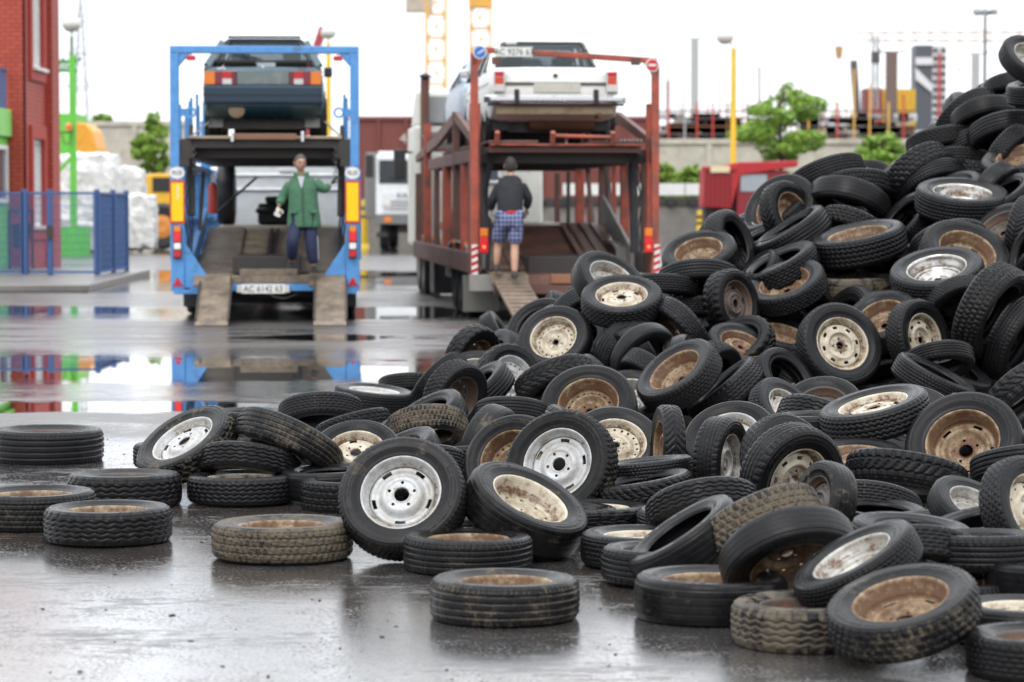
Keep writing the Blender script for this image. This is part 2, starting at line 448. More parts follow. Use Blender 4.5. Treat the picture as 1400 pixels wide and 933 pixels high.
for k, (x, y) in enumerate(((-8.42, 54.98), (-8.385, 56.94), (-8.38, 58.85), (-9.38, 55), (-9.9, 55.02), (-11.55, 55))):
    p = MB(); p.box(x - .05, x + .05, y - .05, y + .05, -.0, H_ + .08); p.build('post', M_fence, fe)
p = MB(); p.box(-9.42, -9.3, 54.8, 54.86, .75, 1.0); p.build('lock_plate', M_dark, fe)
# litter bin
lb = empty('litter_bin', (-10.95, 60.4, .13), label='small black litter bin on a post by the red brick wall', cat='bin')
p = MB(); p.lathe([(.0, .45), (.17, .46), (.21, .95), (.22, 1.0), (.19, 1.0), (.16, .5), (0, .5)], 12, close=True); p.build('bucket', M_black, lb)
p = MB(); p.bar((-.26, 0, 0), (-.26, 0, 1.3), .05); p.bar((.26, 0, 0), (.26, 0, 1.3), .05); p.bar((-.26, 0, 1.3), (.26, 0, 1.3), .05); p.bar((-.26, 0, .9), (.26, 0, .9), .03); p.build('stand', M_dark, lb)
p = MB(); p.lathe([(.0, 1.24), (.25, 1.22), (.02, 1.38)], 12); p.build('cover', M_black, lb)
# green loading gantry with beacon
ga = empty('loading_gantry', (0, 0, 0), label='bright green steel gantry post with orange beacon beside the white bales', cat='gantry')
x, z = XZ(99, 76, 82)
p = MB(); p.box(x - .09, x + .09, 81.9, 82.1, 0, z); p.build('post', M_green, ga)
p = MB(); x0 = XZ(60, 90, 82)[0]; za, zb = XZ(0, 97, 82)[1], XZ(0, 84, 82)[1]
p.bar((x0, 82, za), (x + .15, 82, za), .08); p.bar((x0, 82, zb), (x + .15, 82, zb), .08)
for k in range(9):
    xa = x0 + (x - x0) * k / 9; p.bar((xa, 82, za), (xa + .15, 82, zb), .05)
for k in range(4): p.box(x0 + .3 + k * .25, x0 + .36 + k * .25, 81.95, 82.05, zb, zb + .12)
p.build('lattice_beam', mat('dark_green_paint', (.04, .24, .04), .5), ga)
p = MB(); q0 = at(72, 245, 82); q1 = at(98, 215, 82); p.bar(q0, q1, .1); p.build('brace', M_green, ga)
p = MB(); q0 = at(66, 182, 81.8); q1 = at(97, 181, 81.8); p.tube([q0, q1], .03, 6); p.tube([at(84, 182, 81.8), at(88, 197, 81.8), at(94, 198, 81.8), at(97, 185, 81.8)], .02, 5); p.build('cable_arm', M_rust, ga)
c = at(94, 174, 81.8); p = MB(); p.lathe([(0, -.1), (.09, -.1), (.1, .05), (.07, .12), (0, .14)], 10, Matrix.Translation(c)); p.build('beacon', M_orange_lens, ga)
p = MB(); xa, za = XZ(72, 348, 83); p.box(-13.9, -13.0, 83, 83.6, 0, .9); p.build('base_box', M_green, ga)
# street lamp behind it
def lamp_post(name, px, Y, ytop, r_, m, label, head):
    x, z = XZ(px, ytop, Y)
    e = empty(name, (x, Y, 0), label=label, cat='lamp post', group='lamp posts')
    p = MB(); p.smooth = True; p.tube([(0, 0, 0), (0, 0, z * .75), (0, 0, z)], [r_ * 1.3, r_ * 1.1, r_], 10); p.build('pole', m, e)
    head(e, z)
    return e
def globe_head(side=-1):
    def f(e, z):
        p = MB(); p.tube([(0, 0, z), (side * .12, 0, z + .25), (side * .22, 0, z + .35)], .045, 6); p.build('bracket', M_white, e)
        p = MB(); p.smooth = True; M_ = Matrix.Translation((side * .30, 0, z + .38)) @ Matrix.Scale(1.25, 4, (1, 0, 0))
        p.lathe([(.001, -.26), (.14, -.22), (.24, -.08), (.25, .04), (.17, .18), (.001, .24)], 14, M_); p.build('lamp_head', mat('milky_lamp_glass', (.60, .60, .56), .25), e)
    return f
lamp_post('lamp_post', 98, 84, 50, .06, mat('grey_green_pole', (.2, .26, .2), .5), 'grey lamp post with round head above the green gantry', globe_head(0))
lamp_post('lamp_post', 1003, 95, 66, .09, M_yellow, 'tall yellow lamp post in front of the red dump truck', globe_head(-1))
lamp_post('lamp_post', 449, 108, 58, .09, M_yellow, 'yellow lamp post behind the blue hatchback', globe_head(0))
def flood_head(e, z):
    p = MB(); p.lathe([(.25, z + .05), (.32, z + .1), (.32, z + .15), (.25, z + .18)], 14); p.build('ring', M_dark, e)
    for k in range(6):
        a = k * math.pi / 3 + .3; c = Vector((.42 * math.cos(a), .42 * math.sin(a), z + .16))
        p = MB(); p.box(c.x - .16, c.x + .16, c.y - .12, c.y + .12, c.z - .08, c.z + .12, rot=(.3, 0, a)); p.build('floodlight', mat('grey_lamp_housing', (.34, .36, .36), .4), e)
lamp_post('lamp_post', 1347, 125, 22, .06, M_dark, 'dark floodlight mast standing over the tyre heap', flood_head)
# white bales of bagged plastic
M_bag = mat('white_bag_plastic', (.62, .62, .60), .45, var=.3, scale=5, bump=1.0, bscale=7, dirt=.25, dcol=(.25, .24, .23), dscale=4)
def bale(px0, px1, py0, py1, Y, label, seed):
    x0, z1 = XZ(px0, py0, Y); x1, z0 = XZ(px1, py1, Y); z0 = max(z0, 0)
    bm = bmesh.new(); bmesh.ops.create_cube(bm, size=1); bmesh.ops.subdivide_edges(bm, edges=bm.edges, cuts=9, use_grid_fill=True)
    rnd = random.Random(seed)
    from mathutils import noise as nzm
    sx, sy, sz = x1 - x0, min(1.6, (x1 - x0)), z1 - z0
    for v in bm.verts:
        n = v.co.copy(); r_ = max(abs(n.x), abs(n.y), abs(n.z)); s = n.normalized() * .62 * .35 + n * .72
        k = nzm.noise(n * 4.5 + Vector((seed * 7.1, 0, 0))) * .12 + nzm.noise(n * 11 + Vector((seed, 3, 1))) * .06
        s = s * (1 + k)
        v.co = Vector((s.x * sx * 1.12, s.y * sy * 1.1, s.z * sz * 1.06))
    lo = min(v.co.z for v in bm.verts)
    for v in bm.verts: v.co.z -= lo
    me = bpy.data.meshes.new('plastic_bale'); bm.to_mesh(me); bm.free(); me.materials.append(M_bag)
    o = bpy.data.objects.new('plastic_bale', me); COL.objects.link(o); o.location = ((x0 + x1) / 2, Y + sy / 2, z0)
    tag(o, label, 'bale', 'white plastic bales'); return o
bale(66, 134, 300, 346, 88, 'white plastic bale standing on the ground behind the mesh fence', 1)
bale(72, 150, 226, 302, 89, 'big white plastic bale stacked on top behind the green gantry post', 2)
bale(132, 192, 296, 346, 89.5, 'white plastic bale at the bottom of the stack right of the fence', 3)
bale(143, 190, 240, 298, 90, 'white plastic bale stacked on top near the yellow loader', 4)
bale(172, 208, 282, 346, 88.5, 'white sack-like bale alone at the right end of the bales', 5)
# green and yellow machine behind the bales
mc = empty('baling_machine', (0, 0, 0), label='green and yellow machine housing behind the white bales', cat='machine')
x0, z1 = XZ(56, 155, 100); x1, z0 = XZ(103, 214, 100)
p = MB(); p.box(x0, x1, 100, 103, z0, z1); p.build('green_box', M_green, mc, bevel=.03)
x2 = XZ(133, 0, 100)[0]
p = MB(); zt = XZ(0, 168, 100)[1]; zb = XZ(0, 222, 100)[1]
p.prism([(x1, zb), (x1, zt), (x1 + .35, zt), (x1 + .62, zt - .3), (x2 - .05, zt - .95), (x2, zb)], 100.05, 102.5, 'y'); p.build('yellow_hood', mat('amber_paint', (.72, .33, .03), .4), mc, bevel=.05)
p = MB(); p.box(x0, x2 - .1, 100.1, 102.9, 0, z0 - .004); p.build('base', mat('dark_brown_paint', (.10, .035, .02), .6), mc)
# yellow wheel loader
lo = empty('wheel_loader', (0, 0, 0), label='yellow wheel loader with black tyres beside the blue transporter', cat='loader')
x0, z1 = XZ(196, 240, 96); x1 = XZ(252, 0, 96)[0]
def Z(py, Y): return XZ(0, py, Y)[1]
p = MB(); p.prism([(x0 - .05, Z(262, 96)), (x0, Z(240, 96)), (x0 + .5, Z(237, 96)), (x1, Z(240, 96)), (x1, Z(285, 96)), (x0 + .3, Z(285, 96))], 96, 98, 'y'); p.build('body', mat('loader_yellow', (.75, .42, .03), .4), lo, bevel=.04)
p = MB(); p.box(XZ(207, 0, 96)[0], XZ(232, 0, 96)[0], 95.95, 95.99, Z(262, 96), Z(243, 96)); p.build('window', M_black, lo)
c = at(222, 291, 95.6); p = MB(); M_ = Matrix.Translation((c.x, 95.6, .82)) @ Matrix.Rotation(math.pi / 2, 4, 'X')
p.lathe([(.42, -.25), (.70, -.28), (.80, -.2), (.82, 0), (.80, .2), (.70, .28), (.42, .25)], 24, M_, close=True); wh = p.build('wheel', M_black, lo)
p = MB(); p.lathe([(.0, -.15), (.43, -.22), (.43, .22), (.2, .26), (0, .24)], 18, M_); p.build('rim', mat('orange_rim', (.62, .24, .05), .5), wh)
p = MB(); M2 = Matrix.Translation((c.x + 2.6, 95.6, .82)) @ Matrix.Rotation(math.pi / 2, 4, 'X'); p.lathe([(.0, -.25), (.70, -.28), (.80, -.2), (.82, 0), (.80, .2), (.70, .28), (.0, .25)], 24, M2); p.build('wheel', M_black, lo)
p = MB(); p.box(x0 + .3, x1 + .6, 96.2, 97.8, .6, Z(285, 96)); p.build('chassis', M_dark, lo)
# concrete walls
def panel_wall(name, px0, px1, ytop, Y, label, step, m, z0=0):
    e = empty(name, (0, Y, 0), label=label, cat='wall')
    x0, zt = XZ(px0, ytop, Y); x1 = XZ(px1, 0, Y)[0]; n = max(1, round((x1 - x0) / step))
    p = MB()
    for k in range(n):
        a, b_ = x0 + (x1 - x0) * k / n, x0 + (x1 - x0) * (k + 1) / n
        q = MB(); q.box(a + .03, b_ - .03, 0, .25, z0, zt - .25); q.build('panel', m, e)
        p.box(a - .12, a + .12, -.1, .3, z0, zt - .25)
    p.box(x0, x1, -.12, .35, zt - .25, zt); p.build('posts_and_coping', m, e)
panel_wall('concrete_wall', 105, 262, 166, 150, 'pale concrete panel wall behind the bales and small tree', 3.2, M_concrete)
panel_wall('concrete_wall', 820, 1420, 190, 135, 'pale stained concrete panel wall behind the red dump truck', 5.4, M_concrete)
# railway loading platform
pl = empty('loading_platform', (0, 0, 0), label='grey concrete loading platform with white parapet behind the transporters', cat='platform')
x0 = XZ(490, 0, 106)[0]; x1 = XZ(1120, 0, 106)[0]; zt = Z(277, 106)
p = MB(); p.box(x0, x1, 106, 110, 0, zt); p.build('base', mat('grey_platform', (.20, .185, .165), .8, var=.3, scale=.8, dirt=.3), pl)
zw = Z(251, 106)
k = 0; xx = XZ(770, 0, 106)[0]
while xx < x1 - .1:
    p = MB(); p.box(xx, xx + 2.36, 106.05, 106.3, zt + .28, zw); p.build('parapet_slab', mat('white_slab', (.68, .68, .65), .6, dirt=.15), pl); xx += 2.4
xx = x0 + .3
while xx < x1:
    p = MB(); M_ = Matrix.Translation((xx, 105.85, zt + .02)) @ Matrix.Rotation(math.pi / 2, 4, 'X'); p.lathe([(0, -.1), (.17, -.1), (.2, 0), (.17, .1), (0, .1)], 12, M_); p.build('buffer', M_black, pl); xx += .85
p = MB(); p.box(x0, x1, 105.93, 105.99, zt - .12, zt + .16); p.build('edge_beam', M_dark, pl)
# grass bank and bushes
def leaf_cloud(mb, rnd, blobs, n, size):
    """many small leaf faces spread through irregular blobs (cx, cy, cz, rx, ry, rz)"""
    tot = sum(b_[3] * b_[4] * b_[5] for b_ in blobs)
    for b_ in blobs:
        for _ in range(int(n * b_[3] * b_[4] * b_[5] / tot)):
            while True:
                d = Vector((rnd.uniform(-1, 1), rnd.uniform(-1, 1), rnd.uniform(-1, 1)))
                if d.length < 1: break
            d *= d.length ** -.35 if d.length > 1e-3 else 1
            c = Vector((b_[0] + d.x * b_[3], b_[1] + d.y * b_[4], b_[2] + d.z * b_[5]))
            a = Vector((rnd.gauss(0, 1), rnd.gauss(0, 1), rnd.gauss(0, .6))).normalized(); bq = a.cross(Vector((rnd.gauss(0, 1), rnd.gauss(0, 1), rnd.gauss(0, 1)))).normalized()
            s = size * rnd.uniform(.6, 1.4)
            mb.mi = rnd.choice((0, 0, 1))
            mb.add([c - a * s, c + bq * s * .5, c + a * s, c - bq * s * .5], [(0, 1, 2, 3)])
M_leaf = mat('leaf_green', (.19, .33, .045), .5, var=.3); M_leaf2 = mat('leaf_green_light', (.30, .44, .07), .5, var=.3)
M_bark = mat('bark', (.09, .07, .05), .8, bump=.4)
def tree(px, pytop, pybot, pw, Y, label, seed, nl=5200, size=.11, zb=0.0, name='broadleaf_tree'):
    rnd = random.Random(seed)
    x, zt = XZ(px, pytop, Y); zlow = XZ(px, pybot, Y)[1]; hw = pw / 2 * Y / FPX
    e = empty(name, (x, Y, 0), label=label, cat='tree' if 'tree' in name else 'bush', group='trees and bushes at the edge of the yard')
    t = MB(); H0 = zt - zlow
    t.tube([(0, 0, zb), (.05, 0, zlow * .6 + zb * .4), (-.03, 0, zlow + H0 * .45), (.05, .0, zt - .3)], [.11 + H0 * .012, .09 + H0 * .008, .06, .015], 8)
    blobs = []
    for k in range(26):
        f = k / 25; zc = zlow + H0 * (.10 + .80 * f); ww = hw * math.sin(math.pi * (.16 + .74 * f)) ** .7 * rnd.uniform(.5, 1.05)
        a = rnd.uniform(0, 6.28); cx, cy = math.cos(a) * ww * .62, math.sin(a) * ww * .6
        blobs.append((cx, cy, zc, ww * rnd.uniform(.28, .5), ww * .4, H0 * rnd.uniform(.05, .11)))
        t.tube([(0, 0, zc - H0 * .12), (cx * .5, cy * .5, zc - H0 * .03), (cx, cy, zc + .05)], [.04, .025, .01], 5)
    t.build('trunk', M_bark, e)
    c = MB(); leaf_cloud(c, rnd, blobs, nl, size); c.build('crown', [M_leaf, M_leaf2], e)
tree(1068, 108, 232, 150, 124, 'bright green leafy tree behind the red dump truck', 4, 9000, .10)
tree(1208, 178, 240, 78, 122, 'small bright green bush at the concrete wall above the heap', 6, 3000, .11, name='leafy_bush')
tree(1180, 182, 250, 40, 126, 'low green bush peeking over the skyline of the heap', 16, 1400, .11, name='leafy_bush')
tree(212, 148, 246, 74, 128, 'slender green tree between the concrete wall and blue transporter', 8, 4200, .11)
tree(138, 156, 175, 40, 240, 'distant dark treetop above the left concrete wall', 9, 1200, .25)
tree(905, 222, 262, 60, 126, 'green bush growing on the bank behind the platform', 12, 2600, .10, name='leafy_bush')
tree(948, 224, 262, 56, 126.5, 'green bush beside the red dump truck tipper body', 13, 2600, .10, name='leafy_bush')
gm = MB(); rnd = random.Random(2)
xa, xb = XZ(885, 0, 127)[0], XZ(1130, 0, 127)[0]
gm.mi = 0
gm.box(xa, xb, 127, 130, 0, Z(252, 127))
for _ in range(2600):
    c = Vector((rnd.uniform(xa, xb), rnd.uniform(127, 130), Z(252, 127))); h = rnd.uniform(.25, .75); dx = rnd.uniform(-.2, .2)
    gm.mi = rnd.choice((0, 1)); gm.add([c - Vector((.04, 0, 0)), c + Vector((.04, 0, 0)), c + Vector((dx, rnd.uniform(-.1, .1), h))], [(0, 1, 2)])
tag(gm.build('grass', [M_leaf, M_leaf2]), 'grass bank behind the loading platform', kind='stuff')
# brown freight wagon
M_wag = mat('wagon_brown', (.17, .045, .035), .6, var=.2, dirt=.2)
wg = empty('freight_wagon', (0, 118, 0), label='brown freight wagon standing behind the white truck', cat='wagon')
x0, zt = XZ(480, 164, 118); x1 = XZ(892, 0, 118)[0]; zb = 1.2
p = MB(); p.box(x0, x1, 0, 2.8, zb, zt); p.build('body', M_wag, wg)
n = 11
for k in range(n + 1):
    a = x0 + (x1 - x0) * k / n; p = MB(); p.box(a - .06, a + .06, -.1, -.004, zb, zt - .004); p.build('rib', M_wag, wg)
p = MB(); p.box(x0 - .1, x1 + .1, -.12, 2.9, zt, zt + .14); p.build('roof', mat('wagon_roof', (.20, .06, .05), .6), wg)
p = MB(); p.box(x0, x1, .2, 2.6, .75, zb - .004)
p.build('underframe', M_dark, wg)
for a in (x0 + 1.2, x0 + 3, x1 - 3, x1 - 1.2):
    p = MB(); p.lathe([(0, -.07), (.46, -.07), (.47, .07), (0, .07)], 20, Matrix.Translation((a, .6, .48)) @ Matrix.Rotation(math.pi / 2, 4, 'X')); p.build('wheel', M_dark, wg)
q = at(561, 190, 117.8); text('lettering', '465', .62, mat('faded_white_ink', (.55, .5, .46), .7), (q.x, -.13, q.z), (math.pi / 2, 0, 0), wg)
# striped bollards
def bollard(px, ytop, Y, h, label):
    x = XZ(px, 0, Y)[0]
    e = empty('traffic_bollard', (x, Y, 0), label=label, cat='bollard', group='yellow bollards')
    p = MB(); p.smooth = True; p.lathe([(.0, 0), (.21, 0), (.19, .06), (.15, .1), (.12, h * .7), (.11, h), (0, h + .02)], 14); p.build('body', M_yellow, e)
    for k in (.62, .8):
        p = MB(); p.lathe([(.135, h * k), (.132, h * k + .1), (.128, h * k + .1), (.128, h * k)], 14, close=True); p.build('black_band', M_black, e)
bollard(497, 276, 102, 1.75, 'yellow bollard with black bands beside the white truck')
bollard(958, 288, 101, 1.35, 'yellow bollard with black bands beside the red dump truck')
# red mobile crane boom behind the hatchback
cb = empty('mobile_crane', (0, 0, 0), label='red crane boom sticking up behind the blue hatchback', cat='crane')
q0 = at(405, 150, 122); q1 = at(442, 38, 122); p = MB(); p.bar(q0, q1, .34, .4, (0, 1, 0)); p.build('boom', mat('crane_red', (.36, .05, .05), .5), cb)
p = MB(); p.box(q0.x - 1.6, q0.x + 1.2, 121, 123.4, .9, q0.z + .2); p.build('body', mat('crane_red', (.36, .05, .05)), cb)
for k in (-1.2, .7):
    p = MB(); p.lathe([(0, -.2), (.5, -.2), (.52, .2), (0, .2)], 16, Matrix.Translation((q0.x + k, 121.3, .52)) @ Matrix.Rotation(math.pi / 2, 4, 'X')); p.build('wheel', M_black, cb)
# lattice towers
def lattice(mb, a, b, w0, w1, n, t):
    a = Vector(a); b = Vector(b); d = (b - a).normalized()
    s = d.cross(Vector((0, 1, 0))); s = s.normalized() if s.length > .1 else Vector((1, 0, 0)); u = d.cross(s)
    cor = []
    for k in range(n + 1):
        f = k / n; w_ = (w0 + (w1 - w0) * f) / 2; c = a + (b - a) * f
        cor.append([c + s * i * w_ + u * j * w_ for i, j in ((-1, -1), (1, -1), (1, 1), (-1, 1))])
    for q in range(4):
        mb.bar(cor[0][q], cor[-1][q], t)
        for k in range(n):
            q2 = (q + 1) % 4
            mb.bar(cor[k][q], cor[k][q2], t * .6)
            mb.bar(cor[k][q], cor[k + 1][q2], t * .6) if k % 2 else mb.bar(cor[k][q2], cor[k + 1][q], t * .6)
M_crane = mat('crane_yellow', (.75, .42, .08), .5); M_pale = mat('pale_crane', (.50, .37, .27), .6)
def tower_crane(px, Y, w_, ztop, zj, x_end, label, m, n=16, x_tail=-6):
    x = XZ(px, 0, Y)[0]
    e = empty('tower_crane', (x, Y, 0), label=label, cat='crane', group='tower cranes on the building site')
    p = MB(); lattice(p, (0, 0, 0), (0, 0, ztop), w_, w_, n, .2); p.build('mast', m, e)
    p = MB(); lattice(p, (x_tail, 0, zj), (x_end - x, 0, zj), 1.2, 1.0, 24, .11); p.build('jib', m, e)
    p = MB(); p.box(-1.1, 1.1, -1, 1, zj - 1.8, zj + .3); p.build('cabin', m, e)
    p = MB(); p.box(x_tail - 1, x_tail + 1.5, -.8, .8, zj - 2.2, zj - .2); p.build('counterweight', M_concrete, e)
    return e
c1_ = tower_crane(596, 250, 1.75, 34, 36, 30, 'yellow tower crane mast left of the white sleeper cab', M_crane)
c2_ = tower_crane(657, 255, 1.85, 20.2, 21.9, 17, 'yellow tower crane mast directly above the red transporter corner', M_crane, 10)
c3_ = tower_crane(1560, 300, 2.0, 24, 20.2, XZ(1170, 0, 300)[0], 'pale tower crane with long jib above the striped tower', M_pale, 12, 8)
p = MB(); lattice(p, (0, 0, 0), (0, 0, 35), 3.4, .3, 18, .12)
pyx = XZ(110, 0, 420)[0]
pe = empty('power_pylon', (pyx, 420, 0), label='distant grey lattice power pylon left of the blue transporter', cat='pylon')
p.build('tower', mat('pylon_grey', (.30, .32, .33), .6), pe)
for z in (20, 25, 30):
    p = MB(); p.bar((-2.6, 0, z), (2.6, 0, z), .15); p.bar((-2.6, 0, z), (0, 0, z + 1), .1); p.bar((2.6, 0, z), (0, 0, z + 1), .1); p.build('crossarm', mat('pylon_grey', (.3, .32, .33)), pe)
# building site beyond the wall
def pole(px, ytop, Y, w_, m, label, cross=0, lean=0.0):
    x, z = XZ(px, ytop, Y)
    e = empty('site_column', (x, Y, 0), label=label, cat='column', group='columns on the building site')
    p = MB(); p.bar((lean, 0, 0), (0, 0, z), w_); p.build('shaft', m, e)
    if cross:
        p = MB(); p.bar((-cross, 0, z + .05), (cross, 0, z + .05), .12); p.bar((-cross, 0, z + .05), (-cross, 0, z + .35), .1); p.bar((cross, 0, z + .05), (cross, 0, z + .35), .1); p.build('cross_head', m, e)
M_gcol = mat('grey_column', (.40, .40, .39), .7); M_dcol = mat('dark_column', (.09, .08, .08), .7)
pole(950, 54, 200, .55, M_gcol, 'pale concrete column with cross head left of the yellow lamp post', .9)
pole(913, 110, 210, .28, M_gcol, 'thin pale column beside the red transporter gantry')
pole(1167, 83, 230, .55, M_dcol, 'dark leaning steel column left of the red-brown block', 0, 1.0)
pole(1219, 72, 230, .9, mat('brown_column', (.16, .11, .09), .7), 'brown column standing in front of the yellow formwork', 1.0)
pole(1334, 74, 230, .6, M_gcol, 'grey column with cross head beside the floodlight mast', 1.0)
pole(1312, 95, 260, .12, M_gcol, 'thin grey pole right of the striped tower', .5)
x, z = XZ(1197, 48, 232); e = empty('lattice_mast', (x, 232, 0), label='slim red and white lattice mast before the red-brown block', cat='mast')
p = MB(); lattice(p, (0, 0, 0), (0, 0, z), .55, .45, 22, .1); p.build('shaft', M_gcol, e)
p = MB(); p.box(-.32, .32, -.32, .32, 0, Z(150, 232)); p.build('lower_section', mat('site_red', (.5, .05, .04), .5), e)
p = MB(); p.box(-.34, .34, -.34, .34, z - 2.4, z - 1.4); p.build('head', M_dcol, e)
def block(px0, px1, y0, y1, Y, m, label, dep=3, stripes=None):
    x0, zt = XZ(px0, y0, Y); x1, zb = XZ(px1, y1, Y)
    e = empty('site_block', (0, Y, 0), label=label, cat='site structure', group='structures on the building site')
    p = MB(); p.box(x0, x1, 0, dep, 0, zt); p.build('core', m, e)
    return e, x0, x1, zt
M_slate = mat('slate_grey', (.085, .09, .105), .5); M_sw = mat('site_white', (.66, .66, .66), .6); M_red2 = mat('site_red', (.5, .05, .04), .5)
e, x0, x1, zt = block(1252, 1274, 62, 170, 262, M_slate, 'dark slate grey tower core on the building site')
p = MB(); p.prism([(x0, zt - 3.3), (x0, zt - 2.2), (x1, zt - 3.8), (x1, zt - 4.6)], -.25, -.01, 'y'); p.build('diagonal_panel', M_sw, e)
p = MB(); p.box(x0, x1, -.25, -.01, zt - 1.9, zt - 1.2); p.build('light_band', M_sw, e)
e, x0, x1, zt = block(1275, 1293, 62, 170, 262, M_sw, 'striped white stair tower with red centre line on the building site')
for k in range(13):
    z = zt - .3 - k * .75
    for a in (0, 1) if k < 9 else (0,):
        p = MB(); xm = (x0 + x1) / 2
        if k < 9: p.box(x0 + .05 if a == 0 else xm + .15, xm - .15 if a == 0 else x1 - .05, -.12, -.01, z - .38, z)
        else: p.box(x0 + .05, x1 - .05, -.12, -.01, z - .2, z)
        p.build('dark_opening', M_slate, e)
p = MB(); p.box((x0 + x1) / 2 - .12, (x0 + x1) / 2 + .12, -.2, -.125, zt - 7, zt - .8); p.build('red_strip', M_red2, e)
e, x0, x1, zt = block(1206, 1250, 122, 190, 240, mat('formwork_yellow', (.62, .36, .04), .55, var=.35, scale=3), 'yellow formwork screen on the building site')
for k in range(7):
    a = x0 + (x1 - x0) * k / 6; p = MB(); p.box(a - .05, a + .05, -.14, -.004, 0, zt - .05); p.build('stiffener', M_yellow, e)
e, x0, x1, zt = block(1183, 1206, 121, 190, 238, mat('red_brown_block', (.16, .05, .05), .6), 'red-brown ribbed block left of the yellow formwork')
for k in range(12):
    p = MB(); p.box(x0 + .05, x1 - .05, -.1, -.004, zt - .45 - k * .42, zt - .3 - k * .42); p.build('rib', M_red2, e)
# scaffold and low slabs along the site
for nme, px0, px1, Y, lab, sd in (('scaffold', 895, 1060, 190, 'open scaffolding with pale boards above the wall left of the tree', 1), ('scaffold', 1090, 1252, 205, 'open scaffolding and cream hoarding above the wall right of the tree', 2), ('scaffold', 900, 1180, 270, 'far pale scaffolding rows behind the green tree', 3), ('scaffold', 1280, 1400, 275, 'far scaffolding partly hidden by the top of the heap', 4)):
    rnd = random.Random(sd); x0, zt = XZ(px0, 140, Y); x1 = XZ(px1, 0, Y)[0]
    e = empty(nme, (0, Y, 0), label=lab, cat='scaffold', group='scaffolding on the building site')
    xx = x0
    while xx < x1:
        p = MB(); p.bar((xx, 0, 0), (xx, 0, zt + rnd.choice((0, 0, .6, 1.4, 2.5))), .12); p.build('upright', rnd.choice((M_rust, M_gcol, M_crane, M_red2)), e); xx += rnd.uniform(.8, 1.5)
    for yy in (152, 162, 173, 184):
        z = XZ(0, yy, Y)[1]; p = MB(); p.bar((x0, .05, z), (x1, .05, z), .11); p.build('ledger', rnd.choice((M_dcol, M_rust)), e)
    for k in range(26):
        a = rnd.uniform(x0, x1 - 1.2); z = XZ(0, rnd.choice((155, 160, 168, 172, 182)), Y)[1]; p = MB(); p.box(a, a + rnd.uniform(.7, 2.2), .2, .4, z - rnd.uniform(.4, 1.1), z); p.build('board', rnd.choice((M_sw, mat('cream_board', (.62, .52, .36), .7), M_gcol, M_rust)), e)
    z = XZ(0, 178, Y)[1]; p = MB(); p.box(x0 - 2, x1 + 1, .8, 1.2, 0, z); p.build('hoarding', M_sw, e)
# hook block hanging from a crane whose jib is above the picture
c4_ = tower_crane(1610, 312, 2.0, 38, 36, XZ(1135, 0, 312)[0], 'tall pale crane beyond the picture whose hook block hangs over the site', M_pale, 14, 8)
xh, zh = XZ(1147, 72, 312); x4 = c4_.location.x
p = MB(); p.prism([(xh - x4 - .45, zh + .7), (xh - x4 + .45, zh + .7), (xh - x4 + .3, zh - .7), (xh - x4 - .3, zh - .7)], -.3, .3, 'y'); hb = p.build('hook_block', mat('hook_brown', (.42, .24, .10), .5), c4_)
p = MB(); p.bar((xh - x4 - .12, 0, zh + .7), (xh - x4 - .12, 0, 35.6), .05); p.bar((xh - x4, 0, zh - .7), (xh - x4, 0, zh - 6.5), .07); p.build('hoist_cable', M_gcol, hb)

# ---------------------------------------------------------------- vehicles
def road_wheel(parent, x, y, r_, w_, name='wheel', rimcol=None, zc=None):
    zc = r_ if zc is None else zc
    M_ = Matrix.Translation((x, y, zc)) @ Matrix.Rotation(math.pi / 2, 4, 'Y')
    p = MB(); p.smooth = True
    pr = [(.62 * r_, -.42 * w_), (.8 * r_, -.5 * w_), (.93 * r_, -.47 * w_), (.985 * r_, -.38 * w_)]
    for k in (-.2, .2):
        pr += [(r_, (k - .14) * w_), (r_, (k + .02) * w_), (r_ * .97, (k + .06) * w_), (r_ * .97, (k + .1) * w_)]
    pr += [(r_, .36 * w_), (.985 * r_, .39 * w_), (.93 * r_, .47 * w_), (.8 * r_, .5 * w_), (.62 * r_, .42 * w_)]
    p.lathe(pr, 30, M_, close=True)
    o = p.build(name, M_black, parent)
    q = MB(); q.smooth = True
    q.lathe([(0, -.30 * w_), (.3 * r_, -.30 * w_), (.45 * r_, -.2 * w_), (.58 * r_, -.36 * w_), (.63 * r_, -.44 * w_), (.6 * r_, .0), (.63 * r_, .44 * w_), (.58 * r_, .36 * w_), (.45 * r_, .2 * w_), (.3 * r_, .30 * w_), (0, .30 * w_)], 24, M_)
    q.build('rim', rimcol or M_dark, o)
    return o

def plate(parent, x, y, z, body, w_=.52, h=.115, name='number_plate'):
    p = MB(); p.box(x - w_ / 2, x + w_ / 2, y - .012, y, z - h / 2, z + h / 2); o = p.build(name, mat('plate_white', (.74, .74, .70), .4, dirt=.15, dcol=(.3, .28, .24)), parent, bevel=.004)
    text('lettering', body, h * .92, M_ink, (x, y - .0145, z - .003), (math.pi / 2, 0, 0), o, .001, sx=.92)
    return o

